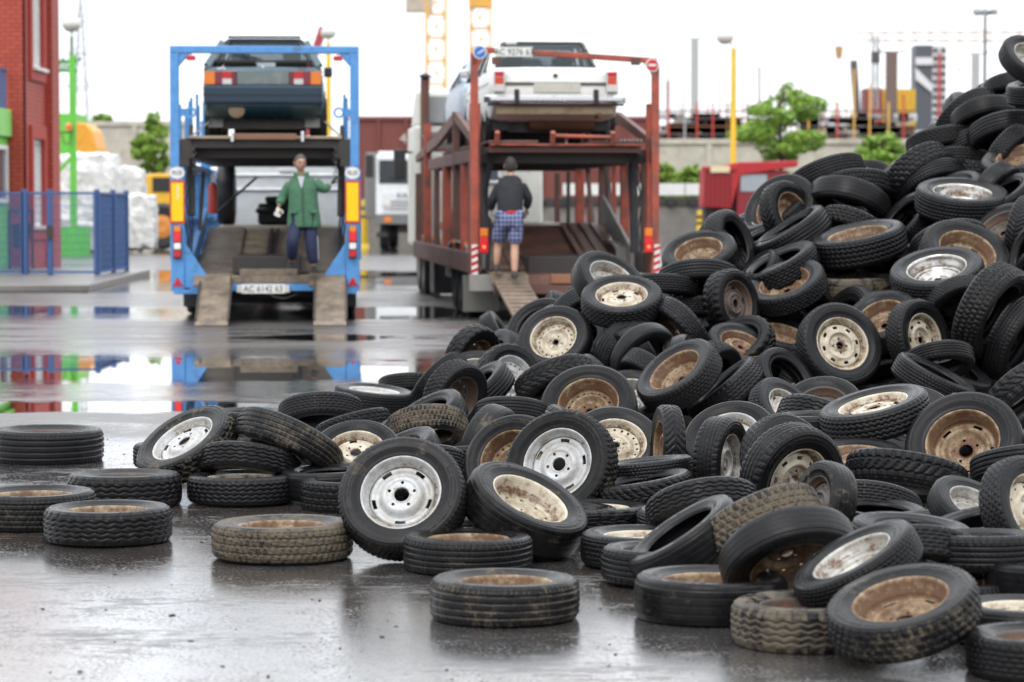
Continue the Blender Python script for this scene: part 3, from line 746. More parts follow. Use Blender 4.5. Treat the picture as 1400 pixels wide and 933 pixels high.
# ------------------------------------------------------------ cars
def car_body(e, st, gh, paint, W, glass_in=.012):
    """st: stations (y, half width, z bottom, z top); gh: dict of the cabin's side view"""
    b = MB(); b.smooth = True
    rings = []
    for (y, hw, zb, zt) in st:
        h = zt - zb
        half = [(hw * .80, zb), (hw * .95, zb + h * .06), (hw * .99, zb + h * .25), (hw, zb + h * .55), (hw * .985, zb + h * .80), (hw * .95, zt - .025), (hw * .88, zt), (hw * .4, zt + .012)]
        ring = [(x, y, z) for x, z in half] + [(-x, y, z) for x, z in reversed(half)]
        rings.append(ring)
    b.loft(rings)
    body = b.build('body', paint, e, bevel=.012)
    g = MB()
    (yr0, zr0), (yr1, zr1), (yf1, zf1), (yf0, zf0) = gh['pts']
    wb, wt = gh['wb'], gh['wt']
    def ring(y, zb_, zt_, wb_, wt_): return [(wb_, y, zb_), (wt_ + .01, y, zt_ - .05), (wt_ - .07, y, zt_), (-wt_ + .07, y, zt_), (-wt_ - .01, y, zt_ - .05), (-wb_, y, zb_)]
    r0 = [(wb, yr0, zr0 - .05), (wb - .005, yr0, zr0), (wb - .03, yr0, zr0 + .01), (-wb + .03, yr0, zr0 + .01), (-wb + .005, yr0, zr0), (-wb, yr0, zr0 - .05)]
    r1 = ring(yr1, zr0 - .05, zr1, wb, wt); r1b = ring((yr1 + yf1) / 2, zr0 - .05, max(zr1, zf1) + .015, wb, wt); r2 = ring(yf1, zr0 - .05, zf1, wb, wt)
    r3 = [(wb, yf0, zf0 - .05), (wb - .005, yf0, zf0), (wb - .03, yf0, zf0 + .01), (-wb + .03, yf0, zf0 + .01), (-wb + .005, yf0, zf0), (-wb, yf0, zf0 - .05)]
    def shell(r_): return [Vector(r_[k]) for k in (1, 2, 3, 4)] + [Vector(r_[k]) + Vector((0, 0, -.035)) for k in (4, 3, 2, 1)]
    g.loft([shell(r_) for r_ in (r1, r1b, r2)]); cab = g.build('roof', paint, e, bevel=.012)
    ymid = gh.get('ym', (yr1 + yf1) / 2)
    for s in (1, 4):
        for (A_, B_), w_ in (((r0[s], r1[s]), gh.get('cp', .10)), ((r3[s], r2[s]), .06), (((math.copysign(wb, r1[s][0]), ymid, zr0 - .04), (r1b[s][0], ymid, r1b[s][2] - .02)), .07)):
            q = MB(); q.bar(A_, B_, w_, .05, (0, 1, 0)); q.build('pillar', paint, e, bevel=.01)
        q = MB(); q.bar((math.copysign(wb, r0[s][0]) * .985, yr0 - .05, zr0 - .03), (math.copysign(wb, r3[s][0]) * .985, yf0, zf0 - .03), .06, .06); q.build('waist_rail', paint, e, bevel=.01)
    for yy in (yr1 + .35, yf1 - .15):
        for sx in (-.36, .36):
            q = MB(); q.box(sx - .22, sx + .22, yy - .06, yy + .06, zr0 - .1, zr0 + .14); q.box(sx - .12, sx + .12, yy - .04, yy + .04, zr0 + .14, zr0 + .28); q.build('seat', M_dark, e, bevel=.03)
    # glass, slightly inside the outline and a few mm proud
    def lerp(a, b_, t): return Vector(a).lerp(Vector(b_), t)
    def pane(name, A, B, C, D, off):
        n = (Vector(B) - Vector(A)).cross(Vector(D) - Vector(A)).normalized()
        if n.dot(Vector(off)) < 0: n = -n
        q = MB(); q.add([Vector(p) + n * .014 for p in (A, B, C, D)] + [Vector(p) - n * .005 for p in (A, B, C, D)], [(0, 1, 2, 3), (7, 6, 5, 4), (0, 4, 5, 1), (1, 5, 6, 2), (2, 6, 7, 3), (3, 7, 4, 0)])
        o = q.build(name, M_see, e); s = MB()
        for a, b_ in ((A, B), (B, C), (C, D), (D, A)): s.bar(Vector(a) + n * .012, Vector(b_) + n * .012, .03)
        s.build('seal', M_black, o); return o
    A = lerp(r0[3], r0[2], .03); pane('rear_window', lerp(r0[3], r0[2], .06) + Vector((0, .04, .05)), lerp(r0[3], r0[2], .94) + Vector((0, .04, .05)), lerp(r1[3], r1[2], .97) + Vector((0, -.06, -.045)), lerp(r1[3], r1[2], .03) + Vector((0, -.06, -.045)), (0, -1, .3))
    pane('windscreen', Vector(r3[3]) + Vector((.06, -.06, .05)), Vector(r3[2]) + Vector((-.06, -.06, .05)), Vector(r2[2]) + Vector((0, .06, -.05)), Vector(r2[3]) + Vector((0, .06, -.05)), (0, 1, .3))
    zs = zr0 + .03
    for s in (-1, 1):
        ym = gh.get('ym', (yr1 + yf1) / 2)
        def sp(y, f): # point on the slanted side at y, f from belt to roof edge
            x = wb + (wt + .01 - wb) * f; return Vector((s * x, y, zr0 - .02 + (min(zr1, zf1) - .06 - zr0) * f))
        pane('side_window', sp(yr1 - (yr1 - yr0) * .55, .14), sp(ym - .05, .14), sp(ym - .05, .93), sp(yr1 + .03, .93), (s, 0, .2))
        pane('side_window', sp(ym + .05, .14), sp(yf1 + (yf0 - yf1) * .75, .14), sp(yf1 - .02, .93), sp(ym + .05, .93), (s, 0, .2))
    return body, cab

# dark blue hatchback on the blue transporter
def hatchback(loc, rz, label, paint, detail=True):
    e = empty('hatchback_car', loc, rz, label, 'car')
    W = .82
    st = [(.00, W * .95, .42, .88), (.05, W * .985, .36, .93), (.25, W, .25, .95), (1.0, W, .22, .95), (2.9, W, .22, .93), (3.4, W * .98, .24, .86), (3.95, W * .90, .30, .78), (4.0, W * .86, .40, .70)]
    car_body(e, st, dict(pts=((.16, .96), (.72, 1.37), (1.95, 1.37), (2.75, .93)), wb=.765, wt=.56, ym=1.35), paint, W)
    for y in (.72, 3.2):
        for s in (-1, 1):
            road_wheel(e, s * .70, y, .285, .17, rimcol=M_chrome)
            a = MB(); M_ = Matrix.Translation((s * (W - .03), y, .30)) @ Matrix.Rotation(math.pi / 2, 4, 'Y'); a.lathe([(.30, -.02), (.34, -.02), (.345, .045), (.30, .045)], 24, M_, close=True); a.build('wheel_arch', M_black, e)
    if not detail: return e
    p = MB(); p.box(-.80, .80, -.07, .16, .44, .70); p.build('rear_bumper', mat('bumper_blue', (.014, .036, .062), .5), e, bevel=.04, seg=3)
    p = MB(); p.box(-.805, .805, -.075, -.069, .555, .575); p.build('bumper_groove', M_black, e)
    for s in (-1, 1):
        x0, x1 = (s * .79, s * .36)
        tl = MB(); tl.box(min(x0, x1), max(x0, x1), -.035, .0, .705, .885); o = tl.build('tail_light', mat('tail_bed', (.16, .02, .025), .3), e, bevel=.006)
        for a, b_, za, zb, m_, nm in ((.785, .645, .71, .88, M_orange_lens, 'indicator_lens'), (.64, .55, .71, .88, mat('deep_red_lens', (.22, .02, .03), .2), 'side_lens'), (.545, .42, .79, .88, M_red_lens, 'brake_lens'), (.545, .42, .71, .785, M_clear_lens, 'reversing_lens')):
            q = MB(); q.box(min(s * a, s * b_), max(s * a, s * b_), -.045, -.036, za, zb); q.build(nm, m_, o)
    p = MB(); p.box(-.345, .345, -.018, -.001, .715, .88); pb = p.build('plate_recess', mat('faded_panel', (.16, .19, .19), .6, dirt=.35, dcol=(.30, .29, .24)), e)
    # hatch seams, badges, wiper
    for s in (-1, 1):
        p = MB(); p.bar((s * .705, .045, .90), (s * .70, .13, .955), .012); p.build('hatch_seam', M_black, e)
    text('badge', 'LADA', .045, M_chrome, (-.56, .013, .925), (math.pi / 2 - .3, 0, 0), e, .002)
    text('badge', '21093', .042, M_ink, (.52, .013, .925), (math.pi / 2 - .3, 0, 0), e, .002)
    p = MB(); p.lathe([(0, -.005), (.018, -.005), (.018, .008), (0, .01)], 10, Matrix.Translation((0, .055, .945)) @ Matrix.Rotation(math.pi / 2, 4, 'X')); p.build('hatch_lock', M_white, e)
    p = MB(); p.bar((.0, .17, 1.02), (-.30, .30, 1.13), .022); p.bar((-.42, .36, 1.165), (-.02, .20, 1.06), .016); p.build('rear_wiper', M_black, e)
    p = MB(); p.box(-.50, .50, .60, .72, 1.375, 1.40); p.build('spoiler_lip', M_black, e, bevel=.01)
    p = MB(); p.smooth = True; p.lathe([(0, -.20), (.09, -.2), (.115, -.18), (.115, .18), (.09, .2), (0, .2)], 16, Matrix.Translation((-.36, .22, .37)) @ Matrix.Rotation(math.pi / 2, 4, 'X')); p.build('silencer', mat('rusty_silencer', (.28, .21, .13), .6, dirt=.3), e)
    p = MB(); p.smooth = True; p.lathe([(0, -.33), (.08, -.33), (.10, -.3), (.10, .3), (.08, .33), (0, .33)], 14, Matrix.Translation((.12, .45, .36)) @ Matrix.Rotation(math.pi / 2, 4, 'Y')); p.build('fuel_tank', mat('rusty_silencer', (.28, .21, .13)), e)
    for s in (-1, 1):
        p = MB(); p.box(s * .66 - .1, s * .66 + .1, .40, .42, .14, .44); p.build('mud_flap', mat('grey_flap', (.28, .28, .27), .7), e)
        p = MB(); p.box(s * .86 - .06, s * .86 + .06, 2.3, 2.42, .92, 1.06); p.build('door_mirror', M_black, e, bevel=.02)
    p = MB(); p.bar((-.6, .72, .285), (.6, .72, .285), .09); p.box(-.6, .6, 1.0, 3.4, .2, .26); p.box(-.52, .52, 3.0, 3.5, .03, .3); p.box(-.55, .55, .45, .62, .12, .42); p.build('axle_and_dark_boxes', M_dark, e)  # axle and floor, plus dark boxes added to fill the bright gap underneath
    return e

# white saloon on the red transporter
def saloon(loc, rz, label):
    paint = mat('dirty_white_paint', (.70, .70, .66), .32, dirt=.22, dcol=(.32, .27, .20), dscale=2.2)
    e = empty('saloon_car', loc, rz, label, 'car')
    W = .90
    st = [(.0, W * .955, .50, .90), (.06, W * .98, .46, .985), (.30, W, .30, 1.005), (1.2, W, .26, 1.0), (3.2, W, .26, .98), (4.2, W * .98, .28, .95), (4.65, W * .95, .34, .90), (4.72, W * .92, .45, .80)]
    car_body(e, st, dict(pts=((1.12, .99), (1.62, 1.46), (2.75, 1.46), (3.30, .98)), wb=.80, wt=.64, ym=2.15), paint, W)
    p = MB(); p.box(-.82, .82, -.012, .0, .76, .80); p.build('boot_seam', mat('boot_gap', (.10, .09, .08), .6), e)
    for y in (1.05, 3.85):
        for s in (-1, 1):
            road_wheel(e, s * .73, y, .325, .19, rimcol=M_chrome)
            a = MB(); M_ = Matrix.Translation((s * (W - .03), y, .345)) @ Matrix.Rotation(math.pi / 2, 4, 'Y'); a.lathe([(.335, -.02), (.375, -.02), (.38, .04), (.335, .04)], 24, M_, close=True); a.build('wheel_arch', M_black, e)
    for s in (-1, 1):
        o = MB(); o.prism([(s * .70, .665), (s * .845, .665), (s * .85, .95), (s * .68, .95)], -.045, .005, 'y'); tl = o.build('tail_light', M_chrome, e, bevel=.008)
        for za, zb, m_, nm in ((.87, .94, M_red_lens, 'brake_lens'), (.77, .865, mat('amber_red_lens', (.55, .06, .02), .2), 'indicator_lens'), (.675, .765, M_clear_lens, 'reversing_lens')):
            q = MB(); q.box(s * .77 - .062, s * .77 + .062, -.058, -.046, za, zb); q.build(nm, m_, tl)
        p = MB(); p.box(s * .54 - .035, s * .54 + .035, -.17, -.10, .49, .70); p.build('overrider', M_black, e, bevel=.015)
        p = MB(); p.box(s * .70 - .11, s * .70 + .11, .55, .57, .16, .46); p.build('mud_flap', M_black, e)
        p = MB(); p.box(s * .98 - .07, s * .98 + .05, 3.0, 3.1, 1.0, 1.12); p.build('door_mirror', M_chrome, e, bevel=.02)
        p = MB(); p.bar((s * .905, .3, .80), (s * .905, 4.4, .80), .012); p.build('trim_strip', M_chrome, e)
    p = MB(); p.box(-.30, .34, -.014, .002, .66, .79); p.build('plate_recess', mat('blank_plate', (.55, .54, .47), .5, dirt=.3, dcol=(.3, .24, .15)), e, bevel=.004)
    p = MB(); p.smooth = True; r_ = []
    for x, y in ((-.97, .22), (-.965, -.02), (-.90, -.10), (-.45, -.12), (.45, -.12), (.90, -.10), (.965, -.02), (.97, .22)): r_.append([(x, y, .52), (x, y - .03, .55), (x, y - .03, .60), (x, y, .62), (x * .99, y + .02, .57)])
    p.loft(r_); p.build('rear_bumper', M_chrome, e)
    p = MB(); p.box(-.93, .93, -.06, .0, .48, .515); p.build('bumper_strip', M_black, e)
    p = MB(); p.box(-.80, .80, .02, .12, .36, .50); p.build('valance', mat('rusty_white', (.42, .34, .22), .6, dirt=.5, dcol=(.16, .08, .04)), e, bevel=.02)
    p = MB(); p.lathe([(0, -.006), (.03, -.006), (.03, .01), (0, .012)], 12, Matrix.Translation((0, .0, .89)) @ Matrix.Rotation(math.pi / 2, 4, 'X')); p.build('boot_lock', M_dark, e)
    p = MB(); p.smooth = True; p.lathe([(0, -.45), (.12, -.45), (.14, -.4), (.14, .4), (.12, .45), (0, .45)], 14, Matrix.Translation((.15, .6, .30)) @ Matrix.Rotation(math.pi / 2, 4, 'Y')); p.tube([(.6, -.03, .36), (.6, .5, .33), (.5, 1.3, .3)], .03, 8); p.build('exhaust', M_rust, e)
    p = MB(); p.bar((-.65, 1.05, .325), (.65, 1.05, .325), .11); p.lathe([(0, -.14), (.15, -.1), (.15, .1), (0, .14)], 14, Matrix.Translation((0, 1.05, .325))); p.box(-.6, .6, 1.4, 4.2, .24, .3); p.box(-.58, .58, 3.7, 4.1, .03, .32); p.box(-.58, .58, .7, .8, .14, .42); p.build('rear_axle_and_dark_boxes', M_dark, e)  # axle and floor, with added dark boxes blocking the bright gap below
    return e

# ------------------------------------------------------------ blue transporter
M_tb = mat('transporter_blue', (.085, .27, .58), .42, var=.2, dirt=.30, dcol=(.06, .075, .10), dscale=3.5, bump=.15)
M_deck = mat('grimy_deck_plate', (.30, .235, .16), .5, var=.35, scale=3, dirt=.45, dcol=(.045, .035, .028), dscale=1.6, bump=.4, bscale=25)
M_ramp = mat('muddy_ramp', (.19, .15, .11), .5, var=.5, scale=4, dirt=.52, dcol=(.06, .045, .035), dscale=3, bump=.5, bscale=20)
B = empty('car_transporter', (-3.28, 36, 0), R(3.4), 'blue car transporter with lowered ramps and a dark blue hatchback on top', 'truck', 'car transporters')
def zz_(py, Y=36.0): return XZ(0, py, Y)[1]
def bb(name, m, x0, x1, y0, y1, z0, z1, bev=.008, par=None, rot=None, piv=None):
    p = MB(); p.box(x0, x1, y0, y1, z0, z1, rot, piv); return p.build(name, m, par if par is not None else B, bevel=bev)
# gantry
p = MB()
p.box(-1.25, 1.25, 0, .10, 3.55, 3.65); p.box(-1.25, -1.13, 0, .10, 2.05, 3.55); p.box(1.13, 1.25, 0, .10, 2.05, 3.55)
for s in (-1, 1): p.prism([(s * 1.13, 3.55), (s * .98, 3.55), (s * 1.13, 3.38)], .01, .09, 'y')
gan = p.build('gantry', M_tb, B, bevel=.012)
for s in (-1, 1):
    bb('marker_lamp', M_red_lens, s * .97 - .06, s * .97 + .06, -.01, .05, 3.455, 3.52, par=gan); bb('lamp_stem', M_dark, s * .97 - .008, s * .97 + .008, .02, .04, 3.52, 3.56, 0, gan)
# lower corner posts with boards, lights and gussets
for s in (-1, 1):
    p = MB(); p.box(s * 1.25 if s < 0 else 1.07, -1.07 if s < 0 else 1.25, 0, .12, .42, 2.045)
    p.prism([(s * 1.07, .44), (s * .72, .44), (s * .72, .52), (s * 1.07, 1.05)], .02, .10, 'y')
    po = p.build('corner_post', M_tb, B, bevel=.01)
    x = s * 1.16
    b_ = bb('marker_board', mat('board_red', (.55, .05, .02), .5), x - .10, x + .10, -.015, -.001, 1.30, 1.87, .002)
    bb('yellow_field', mat('board_yellow', (.85, .56, .0), .45, var=.05), x - .078, x + .078, -.019, -.0155, 1.33, 1.84, 0, b_)
    if s < 0:
        for k in range(5): bb('worn_patch', M_white, x - .01 + .012 * (k % 2), x + .01 + .012 * (k % 2), -.022, -.0195, 1.62 + k * .04, 1.645 + k * .04, 0, b_)
    p = MB(); p.lathe([(0, 0), (.10, 0), (.10, .006), (0, .006)], 20, Matrix.Translation((x, -.002, 1.97)) @ Matrix.Rotation(math.pi / 2, 4, 'X') @ Matrix.Scale(.82, 4, (0, 1, 0)))
    o = p.build('country_sticker', M_white, B); text('lettering', 'RUS', .075, M_ink, (x, -.011, 1.97), (math.pi / 2, 0, 0), o, .001)
    tl = bb('tail_light', M_dark, x - .055, x + .055, -.05, -.001, .84, 1.27, .006)
    for za, zb, m_, nm in ((1.19, 1.265, M_orange_lens, 'indicator_lens'), (1.06, 1.185, mat('lit_red_lens', (.75, .02, .03), .2), 'tail_lens'), (.96, 1.04, mat('white_lens', (.8, .8, .8), .2), 'reversing_lens'), (.855, .945, M_red_lens, 'reflector_lens')): bb(nm, m_, x - .045, x + .045, -.064, -.051, za, zb, .003, tl)
    p = MB(); p.prism([(x - .07, .47), (x + .07, .47), (x, .59)], -.012, -.001, 'y'); p.build('reflector_triangle', M_red_lens, B)
    p = MB(); p.prism([(s * 1.25, .42), (s * .72, .42), (s * .72, .36), (s * 1.2, .36)], 0, .12, 'y'); p.build('corner_plate', M_tb, B, bevel=.008)
    # side structure running forward
    p = MB(); p.box(s * 1.2 - .05, s * 1.2 + .05, .13, 10.6, .55, .80); p.box(s * 1.2 - .04, s * 1.2 + .04, .13, 10.6, 1.28, 1.36); p.box(s * 1.2 - .045, s * 1.2 + .045, .13, 10.6, 2.03, 2.14); p.build('side_rail', M_tb, B, bevel=.01)
    for k, y in enumerate((.35, .8, 1.9, 3.2, 4.6, 6.2, 7.8, 9.4, 10.5)):
        w_ = .05 if k % 2 else .075
        p = MB(); p.box(s * 1.2 - w_, s * 1.2 + w_, y - .06, y + .06, .81, 2.9 if k in (1, 3, 6) else 2.02); p.build('side_post', M_tb, B, bevel=.008)
    for k in range(8):
        y = 1.0 + k * .9; p = MB(); p.tube([(s * (1.05 + .03 * (k % 2)), y, 2.15), (s * (1.05 + .03 * (k % 2)), y, 2.95 + .22 * ((k * 37) % 5) / 5)], .022, 6); p.build('stake', M_tb, B)
    p = MB(); p.tube([(s * 1.0, .5, 1.4), (s * 1.02, .75, 2.3)], .05, 8); p.tube([(s * 1.02, .75, 2.3), (s * 1.02, .85, 2.62)], .03, 8); p.build('hydraulic_ram', M_dark, B)
    p = MB(); p.box(s * 1.13 - .13, s * 1.13 + .0, .02, .14, 2.06, 2.15) if s > 0 else p.box(-1.13, -1.0, .02, .14, 2.06, 2.15); p.box(s * 1.06 - .1, s * 1.06 + .1, .05, .5, 2.15, 2.42, rot=(0, .2 * s, 0)); p.lathe([(0, -.09), (.1, -.09), (.1, .09), (0, .09)], 12, Matrix.Translation((s * 1.05, .2, 2.33)) @ Matrix.Rotation(math.pi / 2, 4, 'Y')); p.build('deck_latch', M_dark, B)
    p = MB(); p.lathe([(.045, -.02), (.075, -.02), (.075, .02), (.045, .02)], 14, Matrix.Translation((s * .98, .05, 2.77)) @ Matrix.Rotation(math.pi / 2, 4, 'X'), close=True); p.box(min(s * 1.13, s * 1.04), max(s * 1.13, s * 1.04), .03, .07, 2.72, 2.82); p.build('lashing_ring', M_tb, B)
    for y in (2.6, 3.9): road_wheel(B, s * .98, y, .40, .44)
    road_wheel(B, s * 1.0, 11.8, .48, .3)
    p = MB(); p.box(s * .93 - .28, s * .93 + .28, 2.0, 2.03, .12, .62); p.build('mud_flap', M_black, B)
# upper deck: two wheel tracks on cross beams
for s in (-1, 1): bb('deck_track', M_deck, s * .70 - .32, s * .70 + .32, .02, 9.5, 2.42, 2.46)
bb('deck_edge', mat('deck_brown', (.20, .10, .06), .5, dirt=.3), -.42, .42, .0, .12, 2.41, 2.49)
for s in (-.43, .50): bb('edge_bracket', M_chrome, s - .02, s + .02, -.03, .0, 2.38, 2.52)
bb('deck_underside', M_dark, -1.0, 1.0, .1, 9.5, 2.30, 2.415)
for y in (.4, 2.2, 4.2, 6.2, 8.2): bb('cross_beam', M_dark, -1.12, 1.12, y, y + .14, 2.17, 2.295)
for x in (-.25, .22): bb('long_beam', M_tb, x, x + .1, .6, 9.3, 2.2, 2.29)
# lower deck
floor = MB(); floor.prism([(.06, .50), (.06, .58), (1.0, .62), (4.2, 1.18), (10.2, 1.22), (10.2, 1.10), (4.2, 1.02), (1.0, .50)], -.98, .98, 'x'); fl = floor.build('lower_deck', M_deck, B)
for s in (-1, 1):
    q = MB(); q.prism([(.8, .623), (.8, .64), (4.2, 1.215), (4.2, 1.19)], s * .95, s * .42, 'x'); q.build('tread_plate', M_ramp, fl)
    q = MB(); q.prism([(.3, .60), (.3, .82), (1.2, .95), (4.2, 1.5), (4.2, 1.2), (1.0, .63)], s * .99, s * 1.05, 'x'); q.build('side_board', M_tb, B)
q = MB(); q.prism([(1.0, .64), (1.0, .67), (4.0, 1.205), (4.0, 1.17)], -.05, .0, 'x'); q.prism([(1.0, .64), (1.0, .67), (4.0, 1.205), (4.0, 1.17)], .04, .09, 'x'); q.build('guide_rail', M_dark, fl)
bb('sill_block', M_ramp, -.35, .42, .15, .32, .60, .69)
bb('rear_beam', M_tb, -1.0, 1.0, .0, .10, .40, .495)
bb('beam_top', M_ramp, -.70, .70, .01, .16, .50, .60)
plate(B, -.03, -.004, .43, 'AC 6142 63', .58, .125)
for s in (-.35, .29): bb('plate_lamp', M_clear_lens, s - .03, s + .03, -.04, -.004, .38, .48)
# ramps: a hinged top flap, a bend and a ribbed lower leaf
for x0, dx in ((-.70, .06), (.82, .05)):
    p = MB(); p.prism([(.28, .60), (.28, .64), (-.12, .60), (-.30, .50), (-.30, .46), (-.12, .55)], x0 - .24, x0 + .24, 'x'); o = p.build('ramp', M_ramp, B, bevel=.006)
    p = MB(); p.prism([(-.305, .46), (-.305, .50), (-1.45, .055), (-1.5, .01), (-1.45, .0)], x0 - .215 + dx, x0 + .205 + dx, 'x'); p.build('lower_leaf', M_ramp, o)
    for s in (-1, 1):
        p = MB(); p.prism([(-.31, .50), (-.31, .55), (-1.44, .09), (-1.44, .05)], x0 + dx + s * .207 - .012, x0 + dx + s * .207 + .012, 'x'); p.build('ramp_edge', M_dark, o)
    for k in range(11):
        y = -.42 - k * .095; z = .46 + (y + .30) * .383; p = MB(); p.bar((x0 + dx - .20, y, z), (x0 + dx + .19, y, z), .022); p.build('cleat', M_ramp, o)
# things on the deck, cab
p = MB()
p.box(-.42, .52, 9.4, 9.9, 1.22, 1.58); p.box(-.30, .40, 9.35, 9.8, 1.58, 1.70); p.box(-.46, .56, 9.3, 9.42, 1.40, 1.50); p.build('winch_frame', M_black, B, bevel=.05)
M_ = Matrix.Translation((-.92, 9.0, 1.72)) @ Matrix.Rotation(math.pi / 2, 4, 'Y')
p = MB(); p.smooth = True; p.lathe([(.28, -.13), (.38, -.15), (.47, -.14), (.5, -.10), (.5, .10), (.47, .14), (.38, .15), (.28, .13)], 28, M_, close=True); p.build('spare_tyre', M_black, B)
p = MB(); p.smooth = True; p.lathe([(0, 0), (.06, .01), (.065, .03), (.065, .36), (.05, .41), (.02, .43), (.02, .48), (0, .48)], 12, Matrix.Translation((-.78, 1.7, 1.42))); o = p.build('fire_extinguisher', mat('extinguisher_red', (.45, .05, .03), .35), B)
bb('nozzle', M_white, -.80, -.74, 1.66, 1.70, 1.86, 1.96, 0, o)
p = MB(); p.tube([(-.72, 1.9, 1.45), (-.25, 4.0, 1.95)], .018, 5); p.build('cable', M_dark, B)
p = MB(); p.tube([(-.9, .6, 1.2), (-.85, .75, 2.0)], .03, 6); p.build('lift_rod', M_dark, B)
cab = bb('cab', mat('cab_white_shaded', (.55, .57, .58), .4, dirt=.2, dcol=(.3, .3, .3)), -1.12, 1.12, 11.0, 13.2, .55, 2.75, .06)  # white cab wall, greyed in its colour to sit in shade
for k, z in enumerate((2.05, 1.80)):
    bb('cab_rib', mat('cab_white_bright', (.80, .81, .80), .35), -1.0, 1.0, 10.96, 10.996, z, z + .04, .01, cab)
bb('cab_handle', mat('cab_grey', (.5, .52, .52), .4), -.1, .14, 10.95, 10.996, 2.12, 2.16, 0, cab)
bb('chassis', M_dark, -.45, .45, .5, 13.0, .62, .85)
for y in (2.6, 3.9): bb('axle', M_dark, -.8, .8, y - .12, y + .12, .22, .58)
bb('dark_underbody_box', M_black, -1.1, 1.1, 5.0, 6.4, .06, .60)  # black box added to block the view and keep the underside dark
bb('dark_underbody_front', M_black, -1.1, 1.1, 9.0, 10.2, .06, .60)  # second black blocking box added further forward
p = MB(); p.tube([(.05, .02, .38), (.1, -.05, .33), (.25, -.06, .30), (.42, .02, .36)], .008, 5); p.build('hanging_wire', M_dark, B)
# hoses, chains and lashing straps of the blue transporter
for s in (-1, 1):
    for k in range(3):
        p = MB(); p.smooth = True; x = s * (1.08 - .03 * k); p.tube([(x, .16 + .1 * k, .62), (x - s * .04, .3 + .1 * k, 1.1 + .1 * k), (x + s * .02, .25 + .12 * k, 1.6), (x - s * .05, .35 + .1 * k, 2.02), (x - s * .10, .4, 2.2)], .014, 6); p.build('hose', M_black, B)
    p = MB()
    for k in range(9): p.lathe([(.018, -.008), (.030, -.008), (.030, .008), (.018, .008)], 8, Matrix.Translation((s * (.93 + .01 * (k % 2)), -.02, 2.32 - k * .045)) @ Matrix.Rotation(math.pi / 2 * (k % 2), 4, 'Z') @ Matrix.Rotation(math.pi / 2, 4, 'X'), close=True)
    p.build('chain', M_dark, B)
    p = MB(); p.bar((s * .72, 1.3, 2.75), (s * 1.0, .6, 2.47), .035, .008); p.build('lashing_strap', mat('strap_grey', (.2, .19, .16), .8), B)
hatchback((-3.37, 36.75, 2.465), R(3.4), 'dark blue hatchback parked on top of the blue transporter', mat('dark_blue_paint', (.012, .050, .072), .22, var=.1, dirt=.12, dcol=(.10, .10, .09), coat=.4))

# ------------------------------------------------------------ red transporter
M_tr = mat('transporter_red', (.36, .072, .042), .55, var=.35, scale=5, dirt=.52, dcol=(.085, .060, .048), dscale=2.2)
M_trd = mat('transporter_rust', (.13, .060, .045), .6, var=.3, dirt=.45, dcol=(.05, .04, .034))
T_ = empty('car_transporter', (.72, 36, 0), R(5.6), 'rusty red car transporter carrying a white saloon, one ramp down', 'truck', 'car transporters')
def rb(name, m, x0, x1, y0, y1, z0, z1, bev=.008, par=None, rot=None, piv=None): return bb(name, m, x0, x1, y0, y1, z0, z1, bev, par if par is not None else T_, rot, piv)
p = MB(); p.bar((-1.22, .05, 3.60), (-.2, .05, 3.545), .09, .075); p.bar((-.2, .05, 3.545), (1.22, .05, 3.46), .09, .075)
p.box(-1.27, -1.17, 0, .1, .45, 3.55); p.box(1.15, 1.25, 0, .1, .45, 3.42)
p.prism([(-1.22, 3.63), (-1.0, 3.60), (-1.17, 3.38), (-1.27, 3.38)], .0, .1, 'y'); p.prism([(1.2, 3.50), (1.0, 3.50), (1.15, 3.28), (1.25, 3.30)], .0, .1, 'y')
gt = p.build('gantry', M_tr, T_, bevel=.01)
for x in (-.93, .93): rb('marker_lamp', M_trd, x - .06, x + .06, -.01, .05, 3.40, 3.50, .004, gt)
def disc_sign(x, z, col, name):
    M_ = Matrix.Translation((x, -.004, z)) @ Matrix.Rotation(math.pi / 2, 4, 'X')
    p = MB(); p.lathe([(0, 0), (.092, 0), (.092, .008), (0, .008)], 24, M_); o = p.build(name, M_white, T_)
    p = MB(); p.lathe([(0, .009), (.076, .009), (.076, .012), (0, .012)], 24, M_); p.build('coloured_disc', col, o)
    return o
o = disc_sign(-1.15, 3.56, mat('sign_blue', (.03, .15, .5), .4), 'round_sign')
p = MB(); p.box(-1.19, -1.10, -.020, -.0165, 3.552, 3.57, rot=(0, -.5, 0)); p.prism([(-1.125, 3.60), (-1.09, 3.595), (-1.11, 3.565)], -.020, -.0165, 'y'); p.build('arrow', M_white, o)
o = disc_sign(1.15, 3.40, M_red_lens, 'round_sign'); p = MB(); p.box(1.10, 1.20, -.020, -.0165, 3.385, 3.415); p.build('bar', M_white, o)
plate(T_, -.70, -.004, 3.565, 'AC 9276 63', .50, .125)
rb('roof_lamp', M_clear_lens, -.80, -.66, -.03, .08, 3.66, 3.71, .015)
